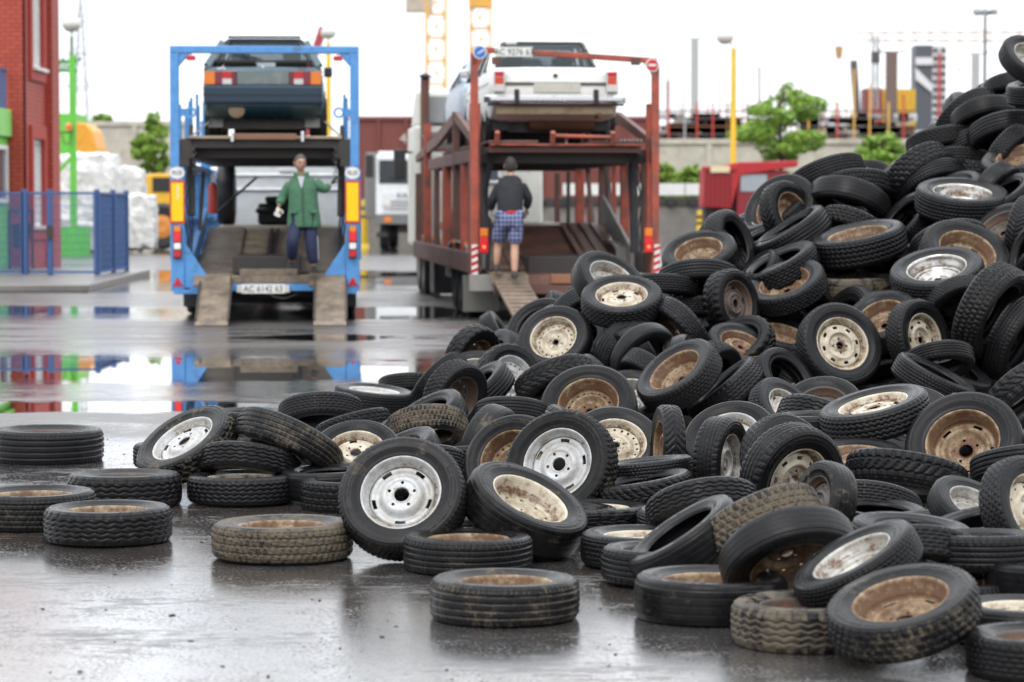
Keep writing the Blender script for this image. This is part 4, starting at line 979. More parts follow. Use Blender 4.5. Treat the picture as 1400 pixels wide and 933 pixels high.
for s in (-1, 1):
    p = MB(); p.box(s * 1.19 - .05, s * 1.19 + .05, .11, 13.0, .62, .90); p.box(s * 1.19 - .04, s * 1.19 + .04, .11, 9.0, 2.12, 2.30); p.build('side_rail', M_trd, T_, bevel=.01)
    p = MB(); p.prism([(.11, 2.31), (.11, 2.42), (3.5, 2.9), (7.0, 2.7), (12.6, 2.42), (12.6, 2.31), (7.0, 2.5), (3.5, 2.75)], s * 1.15, s * 1.22, 'x'); p.build('upper_side_rail', M_trd, T_)
    for k, y in enumerate((.32, .85, 1.9, 3.6, 5.4, 7.6, 9.8, 12.3) if s < 0 else (.32, .95, 2.9, 5.4, 8.2, 11.4)):
        w_ = (.07, .045, .06, .05)[k % 4]
        p = MB(); p.box(s * 1.19 - w_, s * 1.19 + w_, y - .055, y + .055, .91, 2.11 if k % 3 else 2.9 if k < 7 else 2.40); p.build('side_post', M_tr if k % 2 == 0 else M_trd, T_, bevel=.006)
    for k, y in enumerate((1.7, 3.9, 4.6, 6.8, 9.6) if s > 0 else (1.35, 2.8)):
        p = MB(); p.box(s * 1.17 - .03, s * 1.17 + .03, y - .03, y + .03, .91, 2.11); p.build('strut', M_tr if k % 2 else M_dark, T_, bevel=.004)
    for k, y in enumerate((1.0, 3.3, 5.6)):
        p = MB(); p.bar((s * 1.1, y, 1.0), (s * 1.1, y + .9, 2.1), .06); p.build('diagonal_brace', M_trd, T_)
    p = MB(); p.tube([(s * 1.02, .7, .9), (s * 1.02, .95, 2.35)], .06, 8); p.build('hydraulic_ram', M_black, T_)
    tl = rb('tail_light', mat('light_housing', (.3, .03, .02), .5), s * 1.10 - .06, s * 1.10 + .06, -.05, -.004, .90, 1.24, .006)
    for za, zb, m_, nm in ((1.13, 1.235, M_orange_lens, 'indicator_lens'), (.92, 1.12, mat('lit_red_lens', (.75, .02, .03)), 'tail_lens')): rb(nm, m_, s * 1.10 - .05, s * 1.10 + .05, -.066, -.051, za, zb, .004, tl)
    p = MB(); p.smooth = True; p.lathe([(0, 0), (.018, 0), (.0, .006)], 10, Matrix.Translation((s * 1.10, -.067, .99)) @ Matrix.Rotation(math.pi / 2, 4, 'X')); p.build('lit_bulb', mat('bulb_glow', (1.0, .16, .04), .3, emit=3.0), tl)
    st_ = rb('striped_marker', M_white, s * 1.22 - .04, s * 1.22 + .04, -.012, -.004, .62, 1.02, 0)
    for k in range(4):
        z = .66 + k * .095; q = MB(); q.prism([(s * 1.22 - .04, z - .02), (s * 1.22 - .04, z + .025), (s * 1.22 + .04, z + .06), (s * 1.22 + .04, z + .015)], -.016, -.0125, 'y'); q.build('red_stripe', M_red_lens, st_)
    rb('corner_block', mat('grey_steel', (.26, .25, .23), .5, dirt=.3), s * 1.12 - .16, s * 1.12 + .16, -.002, .3, .40, .62)
    p = MB(); p.box(s * 1.02 - .25, s * 1.02 + .25, 1.35, 1.39, .08, .58); p.build('mud_flap', mat('grey_flap2', (.17, .165, .15), .7, dirt=.3), T_)
    for y in (2.0, 3.05, 4.1): road_wheel(T_, s * .98, y, .42, .42)
    for y in (11.6, 12.9): road_wheel(T_, s * 1.0, y, .50, .32, rimcol=M_concrete)
    p = MB()
    pts = [(1.35, .62), (1.4, .95), (2.0, 1.02), (4.1, 1.02), (4.7, .95), (4.75, .62)]
    for a, b_ in zip(pts[:-1], pts[1:]): p.bar((s * 1.04, a[0], a[1]), (s * 1.04, b_[0], b_[1]), .36, .03)
    p.build('mudguard', mat('grey_steel', (.26, .25, .23)), T_)
    for k in range(5): rb('side_marker', M_orange_lens, s * 1.25 - .015, s * 1.25 + .015, 1.0 + k * 2.2, 1.06 + k * 2.2, 1.0, 1.05, 0)
for s in (-1, 1): rb('deck_track', M_trd, s * .70 - .33, s * .70 + .33, .02, 8.6, 2.36, 2.40)
for k in range(6): rb('track_rib', M_chrome, .72 + k * .055, .74 + k * .055, -.01, .3, 2.401, 2.415, 0)
rb('deck_edge', M_tr, -1.02, 1.02, .0, .10, 2.33, 2.355)
for s in (-.92, -.18, .62): rb('edge_bracket', M_tr, s - .03, s + .03, -.05, .04, 2.34, 2.52, .01, rot=(.4, 0, 0))
p = MB(); p.tube([(-.18, -.03, 2.46), (.62, -.03, 2.44)], .025, 8); p.build('edge_tube', M_tr, T_)
rb('deck_underside', M_trd, -1.02, 1.02, .1, 8.6, 2.24, 2.325)
for y in (.5, 2.4, 4.4, 6.4, 8.2): rb('cross_beam', M_dark, -1.12, 1.12, y, y + .14, 2.1, 2.235)
# front upper deck over the tractor, plated and sloping
p = MB(); p.prism([(8.8, 2.42), (8.8, 2.46), (10.5, 2.78), (12.6, 2.80), (12.6, 2.74), (10.5, 2.72)], -1.14, 1.14, 'x'); fd = p.build('front_deck', M_trd, T_)
for k in range(7):
    y = 9.0 + k * .24; z = 2.475 + (y - 8.8) * .19; q = MB(); q.bar((-1.12, y, z), (1.12, y, z), .14, .02); q.build('deck_plank', mat('worn_plate', (.42, .37, .34), .5, dirt=.4), fd)
# lower deck
q = MB(); q.prism([(.06, .48), (.06, .60), (1.2, .66), (4.2, 1.24), (10.5, 1.26), (10.5, 1.14), (4.2, 1.10), (1.2, .52)], -1.0, 1.0, 'x'); fl = q.build('lower_deck', mat('red_worn_deck', (.20, .10, .075), .35, var=.4, scale=3, dirt=.5, dcol=(.06, .048, .04), dscale=2), T_)
for s in (-1, 1):
    q = MB(); q.prism([(1.0, .665), (1.0, .69), (4.2, 1.285), (4.2, 1.25)], s * .96, s * .40, 'x'); q.build('tread_plate', mat('bright_worn_plate', (.26, .17, .14), .3, var=.5, scale=5, dirt=.4, dcol=(.09, .05, .04)), fl)
    q = MB(); q.prism([(.9, .68), (.9, .95), (4.0, 1.7), (4.0, 1.3)], s * 1.0, s * 1.04, 'x'); q.build('side_board', mat('grey_steel', (.26, .25, .23)), T_)
    for k in range(3):
        q = MB(); x = s * (.5 + .16 * k); q.prism([(1.05, .692), (1.05, .71), (4.1, 1.30), (4.1, 1.27)], x, x + .02, 'x'); q.build('track_rib', M_trd, fl)
rb('rear_beam', M_trd, -.98, 1.0, -.0, .12, .36, .475)
rb('sill_beam', mat('rust_orange', (.27, .12, .06), .6, dirt=.4), -.20, 1.0, .02, .2, .50, .62)
p = MB(); p.prism([(.25, .62), (.25, .66), (-.1, .62), (-.25, .54), (-.25, .50), (-.1, .56)], -1.02, -.52, 'x'); o = p.build('ramp', M_ramp, T_, bevel=.006)
p = MB(); x0, x1 = -.86, -.42
p.add([(x0 - .12, -.255, .50), (x1 - .12, -.255, .50), (x1 + .05, -1.6, .0), (x0 + .05, -1.6, .0), (x0 - .12, -.255, .54), (x1 - .12, -.255, .54), (x1 + .05, -1.6, .045), (x0 + .05, -1.6, .045)], [(0, 1, 2, 3), (7, 6, 5, 4), (0, 4, 5, 1), (1, 5, 6, 2), (2, 6, 7, 3), (3, 7, 4, 0)])
p.build('lower_leaf', mat('worn_red_ramp', (.21, .155, .12), .5, var=.5, scale=6, dirt=.4, dcol=(.09, .07, .055)), o)
for k in range(10):
    f = (k + .5) / 10; q = MB(); y = -.3 - f * 1.25; z = .545 - (-.255 - y) * .368; q.bar((x0 - .10 + .17 * f, y, z), (x1 - .14 + .17 * f, y, z), .02); q.build('cleat', M_ramp, o)
cab2 = rb('cab', mat('cab_cream', (.58, .58, .53), .4, dirt=.15), -1.18, 1.18, 13.6, 15.6, .8, 3.0, .06)
p = MB(); p.prism([(13.7, 3.0), (13.7, 3.62), (14.2, 3.68), (15.4, 3.1), (15.5, 3.0)], -1.12, 1.12, 'x'); p.build('roof_fairing', mat('cab_cream', (.58, .58, .53)), cab2, bevel=.05)
p = MB(); p.box(-.98, .98, 13.55, 13.69, 3.05, 3.52); p.build('fairing_hollow', mat('hollow_grey', (.25, .26, .26), .6), cab2)
rb('cab_window', M_glass, -.30, .35, 13.56, 13.598, 2.0, 2.5, .0, cab2)
p = MB()
for a in ((-.36, -.30, 1.95, 2.55), (.35, .41, 1.95, 2.55), (-.30, .35, 2.5, 2.55), (-.30, .35, 1.95, 2.0)): p.box(a[0], a[1], 13.55, 13.599, a[2], a[3])
p.build('window_frame', M_white, cab2)
p = MB(); p.smooth = True; p.tube([(-1.0, 13.35, 1.0), (-1.0, 13.35, 3.72), (-1.0, 13.3, 3.84)], .085, 10); o = p.build('exhaust_stack', mat('stack_rust', (.13, .06, .045), .6), T_)
p = MB(); p.lathe([(0, 0), (.11, .02), (.11, .05), (.0, .10)], 12, Matrix.Translation((-1.0, 13.28, 3.84))); p.build('rain_cap', M_black, o)
rb('chassis', M_dark, -.45, .45, .5, 15.0, .62, .85)
for y in (2.0, 3.05, 4.1): rb('axle', M_dark, -.8, .8, y - .12, y + .12, .24, .60)
rb('dark_underbody_box', M_black, -.55, 1.1, 5.2, 6.6, .08, .60)  # black box added so the space under the chassis stays dark
rb('dark_underbody_front', M_black, -1.1, 1.1, 9.6, 10.6, .06, .60)  # another added black box, closing off the view underneath
p = MB(); p.tube([(-.5, 5, 1.3), (-.3, 5, 1.9), (-.1, 9, 2.0)], .02, 5); p.build('air_hose', M_black, T_)
rb('mirror', M_black, -1.52, -1.30, 14.2, 14.3, 2.02, 2.58, .03)
rb('mirror_arm', M_black, -1.31, -1.15, 14.22, 14.27, 2.5, 2.54, 0)
rb('tool_box', mat('grey_steel', (.26, .25, .23)), -1.15, -.6, 5.2, 6.2, .45, .9)
for s in (-1, 1):
    for k in range(3):
        p = MB(); p.smooth = True; x = s * (1.06 - .03 * k); p.tube([(x, .18 + .1 * k, .66), (x - s * .05, .3 + .12 * k, 1.2 + .1 * k), (x + s * .02, .3 + .1 * k, 1.7), (x - s * .08, .4, 2.25)], .014, 6); p.build('hose', M_black, T_)
ca, sa = math.cos(R(5.6)), math.sin(R(5.6))
saloon((.72 - .13, 36.9, 2.41), R(5.6), 'dirty white saloon with chrome bumper on top of the red transporter')
hatchback((.72 - sa * 6.3 - .10, 36 + 6.3, 2.50), R(5.6), 'pale blue-grey car ahead of the white saloon on the red transporter', mat('pale_blue_grey_paint', (.34, .40, .47), .3, dirt=.15), False)

# ------------------------------------------------------------ white cab-over truck and red dump truck far behind
K = empty('lorry', (0, 0, 0), 0, 'white flat-fronted lorry parked behind the red transporter', 'truck')
Yk = 94; x0 = XZ(513, 0, Yk)[0]; x1 = x0 + 2.42; xc = (x0 + x1) / 2; zt = Z(207, Yk)
def kb(name, m, a, b_, c, d, e_, f, bev=.02, par=None): return bb(name, m, a, b_, c, d, e_, f, bev, par if par is not None else K)
M_kw = mat('lorry_white', (.74, .76, .77), .35, dirt=.1)
kb('cab', M_kw, x0, x1, Yk, Yk + 1.9, 1.0, zt - .12, .08)
kb('cab_roof', M_kw, x0 + .08, x1 - .08, Yk + .1, Yk + 1.8, zt - .118, zt, .05)
M_dglass = mat('dark_windscreen', (.03, .035, .04), .25)
ws = kb('windscreen', M_dglass, x0 + .12, x1 - .12, Yk - .03, Yk - .002, Z(251, Yk), Z(219, Yk), .01)
kb('pillar', M_kw, xc - .03, xc + .03, Yk - .04, Yk - .031, Z(251, Yk), Z(219, Yk), 0, ws)
for s in (-1, 1):
    p = MB(); p.bar((xc + s * .2, Yk - .05, Z(250, Yk)), (xc + s * .75, Yk - .05, Z(243, Yk)), .035); p.build('wiper', M_black, ws)
    m_ = kb('mirror', M_black, xc + s * 1.42 - .14, xc + s * 1.42 + .14, Yk - .12, Yk - .02, Z(243, Yk), Z(212, Yk))
    p = MB(); p.bar((xc + s * 1.2, Yk, zt - .3), (xc + s * 1.42, Yk - .05, zt - .2), .03); p.build('mirror_arm', M_black, m_)
    p = MB(); p.lathe([(0, 0), (.15, 0), (.14, .05), (0, .07)], 14, Matrix.Translation((xc + s * .82, Yk - .002, Z(281, Yk))) @ Matrix.Rotation(math.pi / 2, 4, 'X')); p.build('headlight', M_clear_lens, K)
    road_wheel(K, xc + s * .95, Yk + 1.0, .52, .32); road_wheel(K, xc + s * .9, Yk + 5.0, .52, .5)
    kb('step', M_dark, xc + s * 1.0 - .2, xc + s * 1.0 + .2, Yk + .1, Yk + .5, .45, .62)
kb('grille_panel', mat('grille_white', (.66, .68, .69), .45), x0 + .25, x1 - .25, Yk - .02, Yk - .001, Z(292, Yk), Z(264, Yk), .005)
for k in range(4): kb('grille_slot', M_dark, x0 + .5, x1 - .5, Yk - .03, Yk - .021, Z(276, Yk) - k * .1, Z(276, Yk) - k * .1 + .035, 0)
text('lettering', 'КАМАЗ', .27, M_ink, (xc, Yk - .03, Z(268, Yk)), (math.pi / 2, 0, 0), K)
kb('front_bumper', mat('bumper_grey', (.16, .16, .16), .5), x0 - .03, x1 + .03, Yk - .12, Yk + .2, Z(307, Yk), Z(293, Yk))
kb('fog_lamp', M_orange_lens, x0 + .3, x0 + .55, Yk - .14, Yk - .121, Z(304, Yk), Z(297, Yk), 0)
kb('cargo_body', mat('truck_body_grey', (.20, .20, .19), .6, dirt=.2), x0 - .45, x1 + .1, Yk + 2.1, Yk + 7.2, 1.1, Z(207, Yk), .03)
for k in range(7): kb('body_rib', mat('truck_body_rib', (.30, .30, .28), .6), x0 - .5, x0 - .452, Yk + 2.3 + k * .75, Yk + 2.4 + k * .75, 1.15, Z(210, Yk), 0)
kb('chassis', M_dark, xc - .45, xc + .45, Yk + .3, Yk + 7, .6, .95, 0)

D_ = empty('dump_truck', (0, 0, 0), 0, 'red dump truck half hidden by the tyre heap', 'truck')
Yd = 92; M_dr = mat('dump_red', (.40, .015, .02), .4, dirt=.1, dcol=(.1, .02, .02)); x0 = XZ(962, 0, Yd)[0]; xm = XZ(1003, 0, Yd)[0]; x1 = XZ(1092, 0, Yd)[0]
def db(name, m, a, b_, c, d, e_, f, bev=.02, par=None): return bb(name, m, a, b_, c, d, e_, f, bev, par if par is not None else D_)
p = MB(); p.prism([(x0, Z(283, Yd)), (x0 + .05, Z(230, Yd)), (xm + .2, Z(222, Yd)), (x1, Z(220, Yd)), (x1, Z(228, Yd)), (xm + .25, Z(240, Yd)), (xm - .05, Z(285, Yd))], Yd, Yd + 2.3, 'y'); tb = p.build('tipper_body', M_dr, D_, bevel=.03)
for k in range(6):
    a = x0 + .1 + (xm - x0 - .2) * k / 5; db('body_rib', mat('dump_red_dark', (.17, .008, .010), .45), a - .035, a + .035, Yd - .06, Yd - .002, Z(280, Yd), Z(234, Yd), .01, tb)
db('top_rim', M_dr, x0 - .05, xm + .1, Yd - .08, Yd - .002, Z(233, Yd), Z(228, Yd), .01, tb)
db('sign_panel', mat('cream_panel', (.66, .58, .36), .5), x0 + .25, x0 + .9, Yd - .09, Yd - .081, Z(236, Yd), Z(227, Yd), 0, tb)
M_dr2 = mat('dump_cab_red', (.22, .012, .022), .4)
cbm = db('cab', M_dr2, XZ(1008, 0, Yd)[0], XZ(1080, 0, Yd)[0], Yd + .1, Yd + 2.2, 1.0, Z(233, Yd), .06)
db('side_window', mat('pale_glass', (.30, .33, .36), .1), XZ(1014, 0, Yd)[0], XZ(1050, 0, Yd)[0], Yd + .06, Yd + .096, Z(262, Yd), Z(239, Yd), 0, cbm)
for a in (x0 + .5, XZ(1030, 0, Yd)[0]):
    p = MB(); p.lathe([(0, -.16), (.5, -.16), (.53, 0), (.5, .16), (0, .16)], 20, Matrix.Translation((a, Yd + .25, .53)) @ Matrix.Rotation(math.pi / 2, 4, 'X')); p.build('wheel', M_black, D_)
db('chassis', M_dark, x0 + .1, XZ(1080, 0, Yd)[0], Yd + .5, Yd + 1.9, .6, Z(284, Yd), 0)

# ---------------------------------------------------------------- people
def skinned(name, joints, edges, material, parent, sub=2, root=0):
    """one continuous surface grown round a skeleton: joints {key: (pos, radius x, radius y)}"""
    keys = list(joints); ix = {k: i for i, k in enumerate(keys)}
    me = bpy.data.meshes.new(name + '_skeleton'); me.from_pydata([joints[k][0] for k in keys], [(ix[a], ix[b]) for a, b in edges], [])
    o = bpy.data.objects.new(name + '_skeleton', me); COL.objects.link(o)
    m = o.modifiers.new('skin', 'SKIN'); m.use_smooth_shade = True
    s = o.modifiers.new('sub', 'SUBSURF'); s.levels = sub; s.render_levels = sub
    sv = me.skin_vertices[0].data
    for k in keys:
        j = joints[k]; sv[ix[k]].radius = (j[1], j[2] if len(j) > 2 else j[1]); sv[ix[k]].use_root = (ix[k] == root)
    dg = bpy.context.evaluated_depsgraph_get(); dg.update()
    new = bpy.data.meshes.new_from_object(o.evaluated_get(dg)); new.name = name
    bpy.data.objects.remove(o); bpy.data.meshes.remove(me)
    new.materials.clear(); new.materials.append(material)
    r = bpy.data.objects.new(name, new); COL.objects.link(r)
    if parent: r.parent = parent
    return r
M_skin = mat('skin', (.42, .235, .16), .5, var=.08)
M_hair = mat('grey_hair', (.10, .085, .075), .7, var=.3, bump=.6, bscale=60)
M_green_cloth = mat('green_cloth', (.060, .155, .088), .85, var=.25, scale=9, bump=1.0, bscale=11)
M_navy = mat('navy_cloth', (.012, .018, .055), .8, var=.2, bump=.4, bscale=14)
M_blk_cloth = mat('black_cloth', (.012, .013, .018), .8, var=.3, bump=1.0, bscale=11)
M_shoe = mat('black_shoe', (.012, .012, .012), .5)
def plaid():
    m = bpy.data.materials.new('blue_plaid_cloth'); m.use_nodes = True; nt = m.node_tree; L = nt.links; b = nt.nodes['Principled BSDF']
    tc = nd(nt, 'ShaderNodeTexCoord'); fac = None
    for ax in ('X', 'Z'):
        w = nd(nt, 'ShaderNodeTexWave'); w.bands_direction = ax; w.inputs['Scale'].default_value = 5.6 if ax == 'Z' else 6.4; w.inputs['Distortion'].default_value = .3; L.new(tc.outputs['Object'], w.inputs[0])
        r_ = nd(nt, 'ShaderNodeMapRange'); r_.inputs[1].default_value = .78; r_.inputs[2].default_value = .92; L.new(w.outputs['Fac'], r_.inputs[0])
        if fac is None: fac = r_.outputs[0]
        else:
            a = nd(nt, 'ShaderNodeMath', operation='MAXIMUM'); L.new(fac, a.inputs[0]); L.new(r_.outputs[0], a.inputs[1]); fac = a.outputs[0]
    c = nd(nt, 'ShaderNodeMixRGB'); c.inputs[1].default_value = (.030, .045, .17, 1); c.inputs[2].default_value = (.26, .28, .38, 1); L.new(fac, c.inputs[0])
    L.new(c.outputs[0], b.inputs['Base Color']); b.inputs['Roughness'].default_value = .85
    return m
M_plaid = plaid()

def head(parent, c, yaw, hairm=None):
    """skull, jaw, nose, ears, eyes, brows, mouth and short hair in one frame facing -y, then turned by yaw"""
    bm = bmesh.new(); bmesh.ops.create_uvsphere(bm, u_segments=28, v_segments=20, radius=1)
    for v in bm.verts:
        x, y, z = v.co
        sx, sy, sz = .078, .098, .118
        if z < -.1: k = 1 + (z + .1) * .42; sx *= k; y = y - .10 * (-z - .1)
        v.co = Vector((x * sx, y * sy, z * sz))
        fx, fz = v.co.x, v.co.z
        if v.co.y < -.03:
            v.co.y -= .026 * math.exp(-((fx / .014) ** 2) - (((fz + .018) / .022) ** 2))
            v.co.y -= .010 * math.exp(-((fx / .012) ** 2) - (((fz - .012) / .02) ** 2))
            for s in (-1, 1): v.co.y += .012 * math.exp(-(((fx - s * .031) / .016) ** 2) - (((fz - .012) / .012) ** 2))
            v.co.y -= .008 * math.exp(-(((fz - .036) / .010) ** 2)) * (abs(fx) < .055)
            v.co.y -= .008 * math.exp(-((fx / .022) ** 2) - (((fz + .058) / .012) ** 2))
            v.co.y -= .010 * math.exp(-((fx / .02) ** 2) - (((fz + .098) / .016) ** 2))
    me = bpy.data.meshes.new('head'); bm.to_mesh(me); bm.free(); me.materials.append(M_skin); me.polygons.foreach_set('use_smooth', [True] * len(me.polygons))
    h = bpy.data.objects.new('head', me); COL.objects.link(h); h.parent = parent; h.location = c; h.rotation_euler = yaw; h.scale = (.92, .92, .92)
    p = MB(); p.smooth = True
    n1, n2 = 26, 12
    rings = []
    for i in range(n2):
        f = i / (n2 - 1); ring = []
        for k in range(n1):
            a = 2 * math.pi * k / n1
            front = max(0, -math.sin(a))
            zlo = -.045 + .128 * front ** .5 if front > 0 else -.06
            z = zlo + (.128 - zlo) * f
            q = max(0.0, 1 - (z / .129) ** 2) ** .5
            jit = 1 + .03 * math.sin(k * 5.1 + i * 2.3)
            ring.append((math.cos(a) * .086 * q * jit, math.sin(a) * .105 * q * jit + .004, z))
        rings.append(ring)
    p.loft(rings); p.build('hair', hairm or M_hair, h)
    for s in (-1, 1):
        p = MB(); p.smooth = True; M_ = Matrix.Translation((s * .079, .012, -.005)) @ Matrix.Rotation(s * .35, 4, 'Z') @ Matrix.Scale(.35, 4, (1, 0, 0)) @ Matrix.Scale(.62, 4, (0, 1, 0)); p.lathe([(.001, -.036), (.025, -.028), (.036, 0), (.03, .028), (.001, .036)], 12, M_); p.build('ear', M_skin, h)
        p = MB(); p.smooth = True; p.lathe([(.001, -.010), (.008, -.006), (.010, 0), (.008, .006), (.001, .010)], 10, Matrix.Translation((s * .031, -.083, .010))); p.build('eye', mat('eye_dark', (.05, .04, .035), .3), h)
        p = MB(); p.bar((s * .016, -.098, .032), (s * .048, -.088, .034), .010, .006); p.build('eyebrow', M_hair, h)
    p = MB(); p.bar((-.024, -.096, -.058), (.024, -.096, -.058), .006, .006); p.build('mouth', mat('lips', (.30, .13, .11), .5), h)
    return h

def hand(parent, wrist, direc, palm_n, material, grip=.4, name='hand', s=1.0):
    """palm with five separate bent fingers rooted in it"""
    wrist = Vector(wrist); d = Vector(direc).normalized(); n = Vector(palm_n); n = (n - d * n.dot(d)).normalized(); t = d.cross(n)
    J = {'w': (wrist, .026 * s, .020 * s), 'p': (wrist + d * .05 * s, .036 * s, .018 * s), 'k': (wrist + d * .085 * s, .038 * s, .016 * s)}; E = [('w', 'p'), ('p', 'k')]
    pm = skinned(name, J, E, material, parent, 2)
    for i, (off, ln) in enumerate(((-.030, .070), (-.010, .080), (.010, .076), (.030, .060))):
        b0 = wrist + d * .080 * s + t * off * s; l = ln * s; a = grip
        p1 = b0 + (d * math.cos(a) + n * math.sin(a)) * l * .45; p2 = p1 + (d * math.cos(a * 2.2) + n * math.sin(a * 2.2)) * l * .32; p3 = p2 + (d * math.cos(a * 3.2) + n * math.sin(a * 3.2)) * l * .25
        f_ = MB(); f_.smooth = True; f_.tube([b0, p1, p2, p3], [.0095 * s, .009 * s, .0085 * s, .006 * s], 8); f_.build('finger', material, pm)
    b0 = wrist + d * .03 * s - t * .03 * s; p1 = b0 + (d * .6 - t * .6 + n * .3).normalized() * .038 * s; p2 = p1 + (d * .8 - t * .1 + n * .5).normalized() * .03 * s
    f_ = MB(); f_.smooth = True; f_.tube([b0, p1, p2], [.012 * s, .011 * s, .007 * s], 8); f_.build('thumb', material, pm)
    return pm

def shoe(parent, ankle, toe, m):
    a = Vector(ankle); t = Vector(toe)
    d = (t - a); d.z = 0; d.normalize()
    rings = []; sd = Vector((-d.y, d.x, 0)); zb = min(t.z, a.z - .07)
    for f, w_, h in ((-.09, .030, .05), (-.07, .038, .085), (0, .040, .10), (.08, .046, .075), (.15, .046, .05), (.185, .030, .03)):
        c = Vector((a.x, a.y, zb)) + d * f
        rings.append([c + sd * w_ * math.cos(q) + Vector((0, 0, h * (.5 + .5 * math.sin(q)))) for q in [2 * math.pi * k / 10 for k in range(10)]])
    p = MB(); p.smooth = True; p.loft(rings); p.build('shoe', m, parent)

def garment_tube(parent, name, rings, m):
    p = MB(); p.smooth = True; p.loft(rings, cap=False)
    o = p.build(name, m, parent); s = o.modifiers.new('thick', 'SOLIDIFY'); s.thickness = .008; s.offset = -1
    ss = o.modifiers.new('sub', 'SUBSURF'); ss.levels = 1; ss.render_levels = 1
    return o
def oval(c, rx, ry, n=20, fold=.0, k=5, ph=0.0):
    return [(c[0] + math.cos(2 * math.pi * i / n) * rx * (1 + fold * math.sin(k * 2 * math.pi * i / n + ph)), c[1] + math.sin(2 * math.pi * i / n) * ry * (1 + fold * math.sin(k * 2 * math.pi * i / n + ph)), c[2]) for i in range(n)]

# --- person in the green jacket, coming down the blue transporter, facing the camera
Y1 = 35.95; S1 = FPX / Y1
org = at(417, 372, Y1)
P1 = empty('person', org, 0, 'person in green jacket and navy trousers stepping down the blue transporter ramp', 'person')
def j1(px, py, dy=0.0): return Vector(((px - 417) / S1, dy, (372 - py) / S1))
hip, che, nek = j1(415, 304, .02), j1(414, 268, .0), j1(413, 245, .0)
shl, shr = j1(398, 254, .02), j1(431, 253, .02)
ell, wrl = j1(388, 275, .06), j1(383, 287, -.02)
elr, wrr = j1(444, 266, .02), j1(451, 258, .10)
kl, al = j1(402, 333, -.20), j1(400, 360, -.02)
kr, ar = j1(426, 338, -.10), j1(429, 366, -.06)
hl, hr = j1(407, 306, .02), j1(424, 306, .02)
bodyJ = {'hip': (hip, .13, .10), 'che': (che, .11, .09), 'nek': (nek, .055, .055), 'top': (j1(412, 238, -.02), .055, .06), 'shl': (shl, .035), 'ell': (ell, .042), 'wrl': (wrl, .028), 'shr': (shr, .035), 'elr': (elr, .042), 'wrr': (wrr, .028),
         'hl': (hl, .085), 'kl': (kl, .058), 'al': (al, .04), 'hr': (hr, .085), 'kr': (kr, .058), 'ar': (ar, .04)}
skinned('body', bodyJ, [('hip', 'che'), ('che', 'nek'), ('nek', 'top'), ('che', 'shl'), ('shl', 'ell'), ('ell', 'wrl'), ('che', 'shr'), ('shr', 'elr'), ('elr', 'wrr'), ('hip', 'hl'), ('hl', 'kl'), ('kl', 'al'), ('hip', 'hr'), ('hr', 'kr'), ('kr', 'ar')], M_skin, P1)
P1.scale = (1.05, 1.05, 1.05)
head(P1, j1(411.5, 231, -.03), (.12, .06, .35))
# jacket: flared body open at the hem, sleeves, collar, zip and pockets
jk = garment_tube(P1, 'jacket', [oval(j1(416, 315, .0), .215, .155, 24, .06, 6), oval(j1(416, 300, .0), .205, .15, 24, .05, 6, .4), oval(j1(415, 283, .0), .185, .14, 24, .045, 5, 2), oval(j1(414.5, 266, .0), .185, .135, 24, .02, 5), oval(j1(414.5, 256, .01), .19, .12, 24, .0), oval(j1(414, 249.5, .015), .145, .095, 24), oval(j1(413, 246, .01), .085, .085, 24)], M_green_cloth)
skinned('sleeve', {'a': (shl + Vector((.03, 0, -.01)), .085), 'b': (ell, .068), 'c': (wrl + Vector((.005, 0, .02)), .056)}, [('a', 'b'), ('b', 'c')], M_green_cloth, jk)
skinned('sleeve', {'a': (shr + Vector((-.03, 0, -.01)), .085), 'b': (elr, .068), 'c': (wrr + Vector((-.02, -.01, .0)), .055)}, [('a', 'b'), ('b', 'c')], M_green_cloth, jk)
p = MB(); p.smooth = True
for s in (-1, 1):
    c0 = j1(413, 246, 0); p.add([c0 + Vector((s * .015, -.10, -.06)), c0 + Vector((s * .10, -.06, -.01)), c0 + Vector((s * .095, .02, .045)), c0 + Vector((s * .03, -.085, .02))], [(0, 1, 2, 3)])
p.build('collar', M_green_cloth, jk).modifiers.new('thick', 'SOLIDIFY').thickness = .012
p = MB(); a = j1(415, 262, -.142); b_ = j1(416.5, 314, -.162); p.bar(a, b_, .014, .01, (0, 1, 0)); p.build('zip', mat('zip_dark', (.02, .06, .03), .5), jk)
for x0 in (399, 425):
    p = MB(); a = j1(x0, 292, -.150); p.box(a.x, a.x + .10, a.y - .006, a.y + .02, a.z - .035, a.z + .005); p.build('pocket_flap', M_green_cloth, jk, bevel=.004)
p = MB(); a = j1(413, 248, -.085); p.add([a + Vector((-.045, 0, 0)), a + Vector((.045, 0, 0)), a + Vector((.008, -.045, -.16))], [(0, 1, 2)]); p.build('shirt', mat('grey_shirt', (.40, .42, .46), .8), P1).modifiers.new('thick', 'SOLIDIFY').thickness = .01
tr = skinned('trousers', {'hip': (hip + Vector((0, 0, -.01)), .15, .12), 'hl': (hl, .11), 'kl': (kl, .085), 'al': (al + Vector((0, 0, .03)), .075), 'hr': (hr, .11), 'kr': (kr, .085), 'ar': (ar + Vector((0, 0, .03)), .075)}, [('hip', 'hl'), ('hl', 'kl'), ('kl', 'al'), ('hip', 'hr'), ('hr', 'kr'), ('kr', 'ar')], M_navy, P1)
p = MB(); p.bar(j1(434.5, 325, -.14), j1(435.5, 356, -.10), .010, .006, (0, 1, 0)); p.build('side_stripe', mat('pale_stripe', (.4, .42, .5), .7), tr)
hand(P1, wrl, (-.15, -.15, -1), (.3, -1, 0), mat('white_glove', (.62, .60, .54), .8), .45, 'glove', 1.05)
